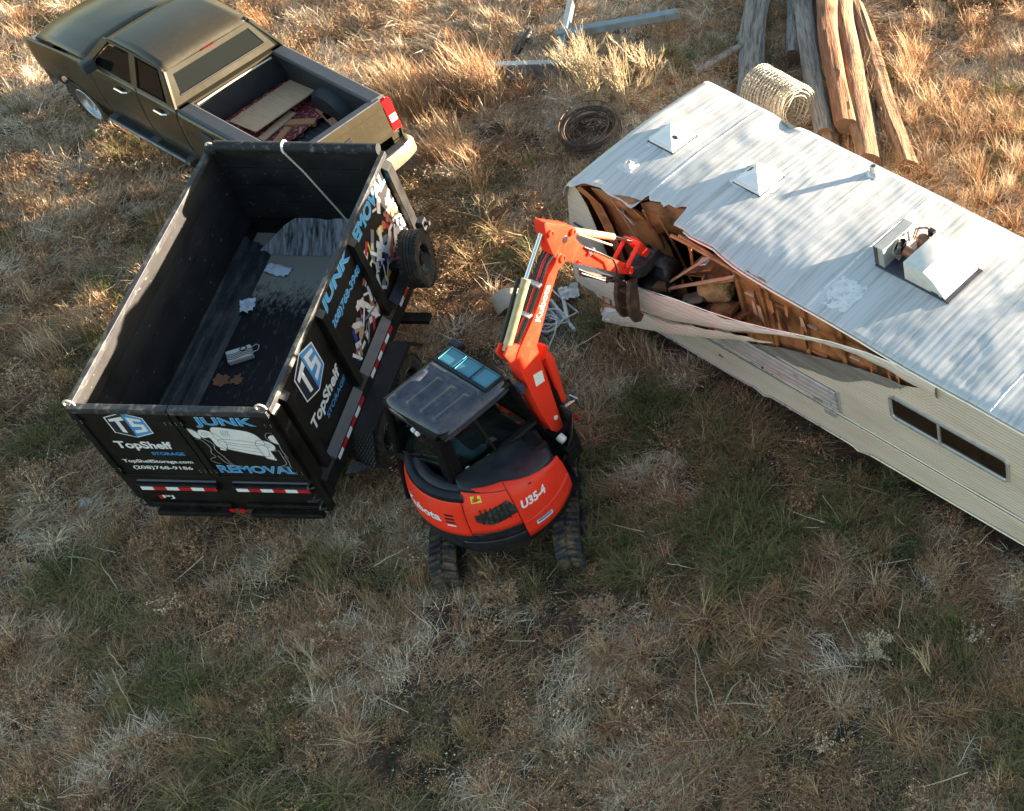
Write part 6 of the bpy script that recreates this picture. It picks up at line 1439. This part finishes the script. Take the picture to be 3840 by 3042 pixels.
for k in range(20):                                  # rotten scraps hanging at the edge
    x = random.uniform(2.7, 5.0); z = roof_z(x, .1) - random.uniform(.12, .5); mb = MB()
    mb.add([(x, .012, z), (x + random.uniform(.03, .07), .0, z + .01), (x + random.uniform(.01, .09), .0, z - random.uniform(.14, .34)), (x - .01, .01, z - random.uniform(.10, .25))], [(0, 1, 2, 3)])
    obj('torn_scrap', mb, M_paleboard if k % 4 == 0 else (M_stud if k % 4 == 1 else (M_panel if k % 4 == 2 else M_dark)), RV, solid=.004)
# ---- shell: floor, far wall, ends
mb = MB(); mb.box((-.15, .02, .44), (RVL, RVW, .52)); obj('floor', mb, M_dark, RV)
mb = MB(); mb.box((.15, .22, -.05), (RVL - .1, RVW - .1, .43), 0, None, .02); obj('under_sun_block', mb, M_dark, RV)  # solid box added to stop low sun passing beneath the camper
mb = MB(); mb.box((.05, RVW - .05, .45), (RVL, RVW - .03, 2.33)); obj('far_lining', mb, M_panel, RV)
mb = MB(); mb.grid([[(x0_, RVW + .005, z), (RVL, RVW + .005, z)] for x0_, z in end_prof]); obj('far_wall', mb, M_rvwall, RV)
mb = MB(); rows = []
for y in np.linspace(.0, RVW, 14): rows.append([(x, y, z) for x, z in end_prof])
mb.grid(rows); obj('end_wall', mb, M_rvwhite, RV, smooth=50)
mb = MB(); rows = []
for y in np.linspace(.06, RVW - .05, 14): rows.append([(x + .07 + .015 * vnoise(y, z, 3, 5), y, z) for x, z in end_prof])
mb.grid(rows); obj('end_lining', mb, M_panel, RV, smooth=50)
mb = MB(); mb.box((RVL - .02, 0, .45), (RVL, RVW, 2.46)); obj('end_wall', mb, M_rvwall, RV)
# curled lining sheet and hanging ceiling boards inside the hole
def curl(name, pts_a, pts_b, m):
    mb = MB(); n = len(pts_a); rows = []
    for k in range(9): g = k / 8; rows.append([Vector(a).lerp(Vector(b_), g) + Vector((0, .03 * math.sin(PI * g), .03 * math.sin(2 * PI * g))) for a, b_ in zip(pts_a, pts_b)])
    mb.grid(rows); return obj(name, mb, m, RV, smooth=60, solid=.006)
curl('torn_lining', [(.10, .0, 2.40), (.20, .05, 2.25), (.28, .06, 1.95), (.36, .06, 1.55), (.42, .05, 1.2)], [(.22, .02, 2.43), (.34, .10, 2.2), (.40, .12, 1.9), (.46, .10, 1.5), (.50, .08, 1.1)], M_stud)
curl('torn_lining', [(.24, .10, 2.42), (.30, .17, 2.1), (.36, .2, 1.7), (.42, .2, 1.2), (.45, .2, .6)], [(.95, .16, 2.38), (.98, .34, 2.05), (1.02, .42, 1.65), (1.05, .45, 1.1), (1.1, .45, .6)], M_panel)
curl('hanging_ceiling', [(.90, .26, 2.40), (.98, .24, 2.22), (1.02, .30, 1.95)], [(1.45, .50, 2.42), (1.42, .52, 2.2), (1.40, .50, 1.95)], M_panel)
curl('hanging_ceiling', [(.62, .12, 2.38), (.72, .16, 2.26), (.80, .2, 2.12)], [(.92, .14, 2.38), (.98, .20, 2.24), (1.0, .24, 2.05)], M_stud)
curl('cupboard_side', [(1.72, .55, 2.42), (1.70, .6, 1.8), (1.68, .62, 1.2), (1.66, .62, .55)], [(1.72, 1.6, 2.42), (1.70, 1.6, 1.8), (1.68, 1.6, 1.2), (1.66, 1.6, .55)], M_dark)
for A, B, r, m_ in (((.55, .12, 2.38), (.70, .22, 1.7), .010, M_paleboard), ((.60, .2, 2.38), (.42, .3, 1.6), .010, M_paleboard), ((1.0, .2, 2.38), (.85, .5, 1.2), .018, M_stud), ((1.20, .25, 2.36), (1.15, .5, 1.1), .018, M_stud), ((1.80, .12, 2.44), (1.78, .12, 2.0), .024, M_stud), ((1.70, .1, 2.43), (2.45, .07, 2.41), .024, M_stud)):
    mb = MB(); mb.tube([A, Vector(A).lerp(Vector(B), .5) + Vector((.02, 0, .01)), B], r, 5); obj('broken_batten', mb, m_, RV)
mb = MB(); mb.grid([[(.70 + .05 * i, .05, 2.36 - .02 * i + .03 * math.sin(i)), (.72 + .05 * i, .10, 2.30 - .02 * i)] for i in range(6)]); obj('bent_metal_strip', mb, M_alu, RV, solid=.004)

# ---- loose debris in the opening (each piece lies loose)
def rvp(x, y, z): return RVM @ Vector((x, y, z))
def stick(A, B, wd, th, m, label, name='broken_board', cat='board', group='broken boards in the torn camper'):
    A = rvp(*A); B = rvp(*B); d = B - A; L_ = d.length
    mb = MB(); mb.box((0, -wd / 2, -th / 2), (L_, wd / 2, th / 2), 0, None, th * .15)
    o = obj(name, mb, m); o.location = A; o.rotation_euler = d.to_track_quat('X', 'Z').to_euler(); return tag(o, label, cat, group)
stick((1.46, -.10, 1.68), (2.22, .05, 2.42), .045, .022, M_paleboard, 'pale splintered batten slanting up under the roof edge')
stick((1.50, -.15, 1.66), (2.64, .0, 2.38), .045, .022, M_paleboard, 'long pale batten lying across the camper opening')
stick((1.92, -.02, 1.88), (2.60, .03, 2.30), .06, .03, M_stud, 'reddish stud beside the long pale batten')
stick((1.30, -.14, 1.60), (1.56, -.10, 1.68), .13, .05, M_stud, 'orange block of wood against the bucket')
stick((1.58, .10, 1.80), (2.10, .16, 2.10), .10, .02, M_panel, 'curved sheet of brown panelling below the roof edge', 'panelling_sheet')
stick((1.55, .30, 1.75), (2.25, .36, 2.0), .42, .015, M_stud, 'wide orange panelling board deep in the opening', 'panelling_sheet')
stick((1.90, .05, 1.55), (1.98, .08, 1.95), .07, .02, M_paleboard, 'upright splinter beside the insulation lump')
stick((2.02, .02, 1.55), (2.46, .06, 1.72), .22, .04, M_stud, 'flat orange board resting on the torn wall strip')
stick((2.45, -.02, 1.60), (2.75, .0, 1.85), .10, .03, M_panel, 'dark stained board at the foot of the lining')
stick((1.75, -.12, 1.62), (1.98, .02, 1.72), .12, .02, M_rvgrey, 'grey metal scrap among the broken boards', 'metal_scrap', 'scrap')
stick((1.92, -.20, 1.72), (2.12, -.12, 1.82), .10, .02, M_rvgrey, 'small grey scrap near the torn strip edge', 'metal_scrap', 'scrap')
stick((2.0, .06, 2.22), (2.14, .09, 2.28), .14, .01, M_paper, 'white plastic scrap hanging under the roof edge', 'plastic_scrap', 'scrap')
for k, (x, y, z, r, lab) in enumerate(((2.16, .12, 1.84, .19, 'tan lump of insulation, the largest in the opening'), (1.96, .10, 1.66, .12, 'brown lump of insulation below the larger one'), (2.30, .04, 1.66, .12, 'orange brown insulation lump on the flat board'))):
    random.seed(60 + k); bm = bmesh.new(); bmesh.ops.create_icosphere(bm, subdivisions=3, radius=r)
    for v in bm.verts:
        n_ = noise.noise(v.co * 9 + Vector((k * 5, 0, 0))); v.co *= 1 + .45 * n_; v.co.z *= .75; v.co.x *= 1.25
    bm.verts.index_update(); mb = MB(); mb.add([v.co for v in bm.verts], [[q.index for q in f.verts] for f in bm.faces]); bm.free()
    o = obj('insulation_lump', mb, M_insul, None, smooth=40); o.location = rvp(x, y, z); tag(o, lab, 'insulation')
random.seed(70)
for k in range(40):
    x = random.uniform(.4, 3.0); y = random.uniform(.05, 1.6); L_ = random.uniform(.2, .8); a = random.uniform(0, 2 * PI); z = .56 + random.uniform(0, .25 + .4 * (k % 3 == 0))
    B = (x + L_ * math.cos(a) * .7, max(.03, min(2.1, y + L_ * math.sin(a) * .7)), max(.55, z + random.uniform(-.2, .25)))
    stick((x, y, z), B, random.uniform(.04, .22), .02, random.choice([M_panel, M_stud, M_dark, M_panel]), 'brown broken board heaped on the floor inside the torn camper')

# ================================================================== things lying in the grass
def log(pts_, r, m, label, name='log', bumps=.22, seed=0, group='weathered logs behind the camper'):
    random.seed(seed); P_ = [Vector(p) for p in pts_]; n = 60; mb = MB(); rows = []
    A, B = P_[0], P_[-1]; LL = (B - A).length; a = Vector((1, 0, 0)); b_ = Vector((0, 1, 0))
    kn = [(random.random(), random.uniform(0, 2 * PI)) for _ in range(5)]
    for i in range(n + 1):
        f = i / n; c = Vector((.05 * vnoise(f * 2, seed, 1.5, 1), 0, f * LL)); rr = r * (1 - .18 * f)
        rows.append([c + (a * math.cos(t_) + b_ * math.sin(t_)) * rr * (1 + bumps * noise.noise(Vector((math.cos(t_) * 1.3, math.sin(t_) * 1.3, f * 3 + seed))) + bumps * .6 * noise.noise(Vector((math.cos(t_) * 5, math.sin(t_) * 5, f * 2.2 + seed * 3))) + sum(.35 * math.exp(-((f - kf) * LL / .07) ** 2 - (math.remainder(t_ - kt, 2 * PI) / .3) ** 2) for kf, kt in kn)) for t_ in np.linspace(0, 2 * PI, 29)[:-1]])
    mb.grid(rows, 0, None, True)
    for rw_ in (rows[0], rows[-1]): mb.add(rw_, [tuple(range(28))], 1)
    o = obj(name, mb, [m, M_logend], None, smooth=50); o.location = A; o.rotation_euler = (B - A).to_track_quat('Z', 'Y').to_euler(); return tag(o, label, 'log', group)
log([(4.50, 11.2, .22), (4.75, 7.7, .22)], .21, M_logg, 'thick grey weathered log beside the wire roll', seed=1)
log([(5.05, 11.6, .18), (5.30, 9.1, .18)], .16, M_logg, 'dark grey log end beyond the wire roll', seed=2)
log([(5.05, 11.4, .40), (6.0, 7.2, .20)], .19, M_logg, 'grey split log leaning next to the red barked log', seed=3)
log([(5.45, 11.3, .50), (6.32, 7.3, .32)], .20, M_bark, 'log with shaggy red brown bark', seed=4, bumps=.3)
log([(5.85, 10.6, .25), (6.70, 6.6, .22)], .23, M_logb, 'thick pale brown bare log, the widest of the pile', seed=5)
log([(6.10, 10.4, .18), (7.28, 6.58, .18)], .17, M_logb, 'thin brown log with a dark cut end', seed=6)
log([(5.70, 9.0, .15), (6.10, 7.0, .15)], .17, M_logb, 'short brown log between the wire roll and the thick bare log', seed=7)
# roll of wire netting
wr = root('wire_netting_roll', (5.26, 7.78, -.04), R_(-37), 'thick pale roll of wire netting lying behind the camper roof', 'wire roll')
mb = MB(); Lr = .40; random.seed(2)
for layer, (r, nr, nl) in enumerate(((.38, 40, 14), (.34, 36, 13), (.29, 30, 11), (.23, 24, 9))):
    for k in range(nl + 1):
        x = -Lr + 2 * Lr * k / nl + random.gauss(0, .004); mb.tube([(x + .012 * math.sin(t_ * 5 + k), r * math.cos(t_) * random.uniform(.99, 1.01), .44 + r * math.sin(t_) * random.uniform(.99, 1.01)) for t_ in np.linspace(0, 2 * PI, 28)], .007, 3, 0, None, False)
    for k in range(nr):
        t_ = 2 * PI * k / nr + layer * .1; mb.tube([(x, r * math.cos(t_ + .02 * math.sin(x * 9)), .44 + r * math.sin(t_ + .02 * math.sin(x * 9))) for x in np.linspace(-Lr, Lr, 6)], .0055, 3, 0, None, False)
o = obj('netting', mb, M_netting, wr); o['kind'] = 'stuff'
# coil of old wire
mb = MB(); random.seed(12)
for k in range(26):
    r = random.uniform(.30, .46); cx, cy = 2.50 + random.gauss(0, .025), 7.28 + random.gauss(0, .025); zz = random.uniform(.12, .30); tx, ty_ = random.gauss(0, .12), random.gauss(0, .12); ph = random.uniform(0, 6)
    mb.tube([(cx + r * 0.95 * math.cos(t_), cy + r * 1.12 * math.sin(t_), zz + .06 * tx * math.cos(t_) * 5 * r + .06 * ty_ * math.sin(t_) * 5 * r) for t_ in np.linspace(ph, ph + 6.2, 30)], .007, 4, 0, None, False)
o = obj('wire_coil', mb, M_wiredark, None); tag(o, 'loose coil of rusty dark wire beside the camper corner', 'wire')
# blue grey steel channel and rail at the far edge, hose
st = root('steel_frame', (.68, 8.62, 0), R_(5), 'faded blue steel channel frame lying in the tall dry grass', 'frame')
mb = MB(); mb.prism([(0, .05), (1.35, .05), (1.35, .30), (0, .30)], 0, .05, None, 0, .01); mb.box((0, -.05, .27), (1.35, .06, .31), 0, None, .008); mb.box((0, -.05, .04), (1.35, .06, .08), 0, None, .008); obj('channel', mb, M_bluesteel, st)
mb = MB(); mb.box((1.1, .4, .22), (3.0, .52, .34), 0, Matrix.Rotation(R_(14), 4, 'Z'), .012); obj('cross_rail', mb, M_bluesteel, st)
mb = MB(); mb.box((1.0, .1, .18), (1.1, 1.6, .30), 0, None, .012); obj('side_rail', mb, M_bluesteel, st)
mb = MB(); mb.tube([(-.50, 8.22, .06), (-.2, 8.36, .08), (.13, 8.52, .07), (.5, 8.78, .06), (.9, 9.2, .06), (1.0, 9.8, .06)], .055, 10); tag(obj('black_pipe', mb, M_hose, None, smooth=50), 'black plastic pipe half hidden in straw behind the pickup', 'pipe')
mb = MB(); mb.tube([(3.9, 8.55, .30), (4.5, 9.15, .34)], .05, 10); tag(obj('grey_pole', mb, M_logg, None, smooth=50), 'grey pole sticking out past the camper far corner', 'pole')
# heap of pipes and cable beside the boom
random.seed(14)
def pipe(A, B, r, m, label, group=None): mb = MB(); mb.tube([A, B], r, 10); return tag(obj('pipe', mb, m, None, smooth=50), label, 'pipe', group)
pipe((2.70, 3.84, .10), (3.13, 3.32, .08), .028, M_pipew, 'longest thick white pipe lying across the grey bundle')
pipe((2.62, 4.11, .06), (3.10, 3.66, .06), .014, M_pipew, 'thin pale rod lying across the upright white pipe')
pipe((2.80, 4.06, .12), (3.00, 3.50, .10), .026, M_pipew, 'white pipe lying toward the trailer hitch, below a white rag')
pipe((2.72, 3.66, .10), (2.90, 3.48, .09), .022, M_pipew, 'short white pipe end among the grey pipes')
for k in range(9):
    o = .035 * k; z = .05 + .03 * (k % 3); L_ = random.uniform(-.06, .06)
    pipe((2.42 + o, 3.90 - o * .2 + L_, z), (2.66 + o + .08, 3.45 + L_ * .5 - o * .3, z), .020, M_pipeg, 'grey pipe in the tied bundle under the white pipes', 'bundled grey pipes')
for k in range(3):
    pipe((2.65 + .12 * k, 3.30 + .05 * k, .05), (3.0 + .08 * k, 2.95 + .07 * k, .04), .018, M_pipeg, 'dark loose rod lying past the end of the pipe bundle', 'dark loose rods')
mb = MB()
for k in range(5):
    ph = random.uniform(0, 6); r = random.uniform(.14, .22); mb.tube([(2.72 + .03 * k + r * math.cos(t_), 3.38 + r * .75 * math.sin(t_) + .02 * k, .14 + .05 * math.sin(t_ * 2 + k)) for t_ in np.linspace(ph, ph + 5.6, 22)], .010, 6, 0, None, False)
mb.tube([(2.80, 3.44, .18), (2.93, 3.36, .22), (2.94, 3.15, .2), (2.88, 2.98, .12), (2.80, 2.86, .06)], .011, 6); mb.tube([(2.66, 3.36, .14), (2.9, 3.32, .18), (3.02, 3.50, .14), (3.1, 3.6, .12)], .010, 6)
tag(obj('white_cable', mb, M_pipew, None, smooth=50), 'tangled white cable looped over the pipe heap', 'cable')
o = crumple('rag', (2.93, 3.97, .10), .26, .24, 5, M_pipew, '', .08); tag(o, 'crumpled white rag beside the white pipes', 'rag')
mb = MB(); mb.grid([[(-.2 + .08 * i, -.14 + .07 * j, .06 + .06 * math.sin(i * .7) + .02 * j) for j in range(5)] for i in range(6)], 0, Matrix.Translation((2.14, 3.80, .02)) @ Matrix.Rotation(.6, 4, 'Z')); tag(obj('bent_panel', mb, M_tan, None, smooth=50, solid=.01), 'bent tan panel lying between trailer and boom', 'panel')
# stones
def stone(x, y, r, label, seed):
    bm = bmesh.new(); bmesh.ops.create_icosphere(bm, subdivisions=3, radius=r)
    for v in bm.verts: v.co *= 1 + .35 * noise.noise(v.co * (2.2 / r) * .5 + Vector((seed, 0, 0))); v.co.z *= .7
    bm.verts.index_update(); mb = MB(); mb.add([v.co for v in bm.verts], [[q.index for q in f.verts] for f in bm.faces]); bm.free()
    o = obj('stone', mb, M_stone, None, smooth=40); o.location = (x, y, r * .4 + gz(x, y)); return tag(o, label, 'stone')
stone(-2.2, .32, .085, 'pale stone in the grass beside the trailer rear corner', 1); stone(-1.75, .0, .035, 'tiny pale stone below the larger stone', 2)
stone(4.28, 1.9, .03, 'small pinkish stone near the excavator step', 3); stone(5.62, .05, .028, 'small red stone in the grass before the camper', 4)
# dead standing shrubs and single stalks
def twig(mb, p, d, L_, r, depth, droop=.0, spread=.5):
    q = p + d * L_; mid = p.lerp(q, .5) + Vector((random.gauss(0, .03), random.gauss(0, .03), 0)) * L_
    mb.tube([p, mid, q], [r, r * .85, r * .65], 4, 0, None, False)
    if depth == 0: return
    for k in range(random.choice([2, 3, 3])):
        nd = (d + Vector((random.gauss(0, spread), random.gauss(0, spread), random.gauss(0, spread * .5)))).normalized()
        nd.z = abs(nd.z) * .8 + .15
        twig(mb, p.lerp(q, random.uniform(.4, 1)), nd.normalized(), L_ * random.uniform(.5, .8), r * .62, depth - 1, droop, spread)
M_twig = mat('dry_stalk', (.46, .37, .24), .8, var=.25, vscale=6); M_twig2 = mat('brown_stalk', (.30, .19, .11), .85, var=.25)
def shrub(x, y, h, n, seed, label, m, depth=3, spread=.3, lean=.12, head=False, r0=.010):
    random.seed(seed); mb = MB()
    for k in range(n):
        d = Vector((random.gauss(0, lean), random.gauss(0, lean), 1)).normalized()
        twig(mb, Vector((x + random.gauss(0, .05), y + random.gauss(0, .05), 0)), d, h * random.uniform(.4, .6), r0, depth, 0, spread)
    if head:
        ends = [v for v in mb.v if v[2] > h * .3]
        for _ in range(420):
            v = Vector(random.choice(ends)) + Vector((random.gauss(0, .02),) * 1 + (random.gauss(0, .02), random.gauss(0, .02))); r = random.uniform(.006, .013); a = random.uniform(0, PI)
            ex = Vector((math.cos(a), math.sin(a), .4)) * r; ey = Vector((-math.sin(a), math.cos(a), .4)) * r
            mb.add([v - ex, v + ey, v + ex, v - ey], [(0, 1, 2, 3)])
    return tag(obj('dry_shrub', mb, m, None), label, 'shrub', 'dead weeds standing in the field')
shrub(2.40, 8.05, 1.05, 16, 41, 'tall pale dead shrub behind the wire coil', M_twig, 3, .22, .16)
shrub(2.86, 8.0, 1.0, 14, 42, 'dense pale dead shrub between wire coil and camper corner', M_twig, 3, .25, .16)
shrub(1.95, 8.55, .8, 9, 43, 'pale dead shrub rising over the blue steel frame', M_twig, 3, .25, .2)
shrub(3.15, 8.5, .8, 9, 44, 'pale dead shrub near the grey pole', M_twig, 3, .25, .2)
shrub(.60, -.48, .42, 11, 45, 'bushy tan seed head weed behind the trailer bumper', M_twig2, 3, .4, .25, True, .007)
shrub(1.22, -1.68, .32, 9, 46, 'low tan weed on the bare soil, beside a white branching stalk', M_twig2, 3, .45, .35, True, .006)
shrub(1.30, -2.05, .45, 4, 47, 'white branching stalk lying on the bare soil', M_twig, 3, .35, .5, False, .007)
shrub(2.05, .10, .35, 8, 48, 'brown weed tucked beside the excavator counterweight', M_twig2, 3, .45, .3, True, .006)
shrub(3.25, -1.0, .40, 10, 49, 'brown weed between the excavator tracks', M_twig2, 3, .35, .25, True, .006)
shrub(8.30, -1.80, .9, 3, 50, 'long pale leaning stalk on the camper side of the field', M_twig, 2, .2, .35, False, .008)
shrub(4.4, -1.2, .35, 9, 51, 'rusty brown weed beyond the right track end', M_twig2, 3, .45, .4, True, .006)
shrub(7.6, -1.5, .28, 10, 52, 'fluffy pale weed on the dry slope', M_twig, 3, .5, .4, True, .005)
shrub(1.35, 5.55, .5, 5, 53, 'bare curling stalk beside the pickup bumper', M_twig, 3, .4, .5, False, .006)
# low green bush
random.seed(77); mb = MB()
for _ in range(900):
    a = random.uniform(0, 2 * PI); r = .24 * math.sqrt(random.random()); z = random.uniform(.02, .24) * (1 - (r / .30) ** 2); q = Vector((r * math.cos(a), r * math.sin(a), z)); s = random.uniform(.008, .017)
    ex = Vector((random.gauss(0, 1), random.gauss(0, 1), random.gauss(0, .6))).normalized() * s; ey = ex.cross(Vector((random.gauss(0, 1), random.gauss(0, 1), 1))).normalized() * s * .7
    mb.add([q - ex, q + ey, q + ex, q - ey], [(0, 1, 2, 3)])
gb = root('green_bush', (7.80, -.12, gz(7.8, -.12)), 0, 'small dense dark green bush in the dry grass', 'bush'); obj('foliage', mb, mat('bush_leaf', (.045, .085, .032), .7, var=.3, vscale=20), gb)
mb = MB()
for k in range(5): mb.tube([(0, 0, 0), (.12 * math.cos(k * 1.25), .12 * math.sin(k * 1.25), .15)], .006, 4)
obj('stem', mb, M_twig2, gb)
# long white stalks lying on the grass
random.seed(88)
for k, (A, B) in enumerate((((5.55, -1.55), (6.0, -2.5)), ((5.6, -1.7), (5.75, -2.5)), ((6.15, -1.95), (6.0, -2.4)), ((6.2, -1.9), (6.45, -2.25)), ((5.9, -2.3), (6.6, -2.32)), ((-.9, -2.0), (-.35, -2.65)), ((-1.05, -1.75), (-.7, -2.1)), ((-1.6, -.6), (-1.25, -.95)), ((7.1, -1.0), (7.35, -1.45)), ((6.9, -1.85), (7.5, -1.78)))):
    mb = MB(); n_ = 6; mb.tube([(A[0] + (B[0] - A[0]) * i / n_ + random.gauss(0, .006), A[1] + (B[1] - A[1]) * i / n_ + random.gauss(0, .006), .10 + .07 * math.sin(PI * i / n_)) for i in range(n_ + 1)], .0055, 5)
    tag(obj('dry_stalk', mb, M_twig, None, smooth=60), 'bleached long stalk lying flat on the grass', 'stalk', 'bleached stalks on the grass')

# ================================================================== small trees beyond the camper (out of frame to the right): they dapple the roof
M_leafg = mat('tree_leaf', (.055, .075, .028), .7, var=.35, vscale=3)
M_trunk = mat('tree_bark', (.13, .10, .075), .9, var=.3, bump=.6, bscale=20)
def tree(x, y, h, rad_, seed, label, leaves=5200):
    if h > 4: leaves = 16000
    random.seed(seed); T = root('tree', (x, y, 0), 0, label, 'tree', 'small trees beyond the camper')
    mb = MB(); tips = []
    mb.tube([(0, 0, 0), (.05, .03, h * .2), (.0, .05, h * .4), (.04, 0, h * .62)], [.14, .11, .08, .04], 9)
    for k in range(11):
        z0 = h * random.uniform(.15, .55); a = random.uniform(0, 2 * PI); L_ = rad_ * random.uniform(.6, 1.05); up_ = h * random.uniform(.12, .42)
        q = Vector((L_ * math.cos(a), L_ * math.sin(a), min(h * .93, z0 + up_))); p0 = Vector((0, 0, z0)); m_ = p0.lerp(q, .5) + Vector((0, 0, -.08))
        mb.tube([p0, m_, q], [.05, .035, .015], 6); tips += [q, p0.lerp(q, .7), m_]
    obj('trunk', mb, M_trunk, T, smooth=60)
    cl = [Vector(t_) + Vector((random.gauss(0, .2), random.gauss(0, .2), random.gauss(0, .15))) for t_ in tips for _ in (0, 1)] + [Vector((random.gauss(0, .4 * rad_), random.gauss(0, .4 * rad_), h * random.uniform(.6, .97))) for _ in range(22)]
    n = leaves; vs = np.empty((n * 4, 3), np.float32)
    rg = np.random.default_rng(seed); ci_ = rg.integers(0, len(cl), n); C_ = np.array([tuple(c) for c in cl])[ci_]
    P_ = C_ + rg.normal(0, .17, (n, 3)) * np.array([1, 1, .7]); P_[:, 2] = np.clip(P_[:, 2], .3, h)
    ex = rg.normal(0, 1, (n, 3)); ex /= np.linalg.norm(ex, axis=1, keepdims=True); tmp = rg.normal(0, 1, (n, 3)); ey = np.cross(ex, tmp); ey /= np.linalg.norm(ey, axis=1, keepdims=True)
    s = rg.uniform(.03, .065, (n, 1)); ex *= s; ey *= s * .6
    vs[0::4] = P_ - ex; vs[1::4] = P_ + ey; vs[2::4] = P_ + ex; vs[3::4] = P_ - ey
    mb = MB(); mb.v = [tuple(v) for v in vs.tolist()]; mb.f = [(4 * i, 4 * i + 1, 4 * i + 2, 4 * i + 3) for i in range(n)]; mb.m = [0] * n
    obj('crown', mb, M_leafg, T, recalc=False)
    return T
su, sn = Vector((.905, .425, 0)), Vector((-.425, .905, 0))
def along(s, d): p = su * d + sn * s; return p.x, p.y
for s, d, h, r_, sd_, lab in ((-3.4, 21.0, 3.62, 1.4, 3, 'fuller tree opposite the air conditioner'), (-6.2, 22.0, 4.6, 2.0, 4, 'tall broad tree past the camper tail'), (-8.0, 20.0, 4.4, 1.8, 6, 'round crowned tree close to the tallest one'), (-9.6, 22.0, 5.4, 2.2, 5, 'tallest broad tree at the end of the row')):
    x, y = along(s, d); tree(x, y, h, r_, sd_, lab)
x, y = along(-7.0, 15.5); tree(x, y, 1.9, 1.7, 9, 'unseen low thick bush added to shade the lower right field', 15000)  # out of view, added to block low sun from the near right ground
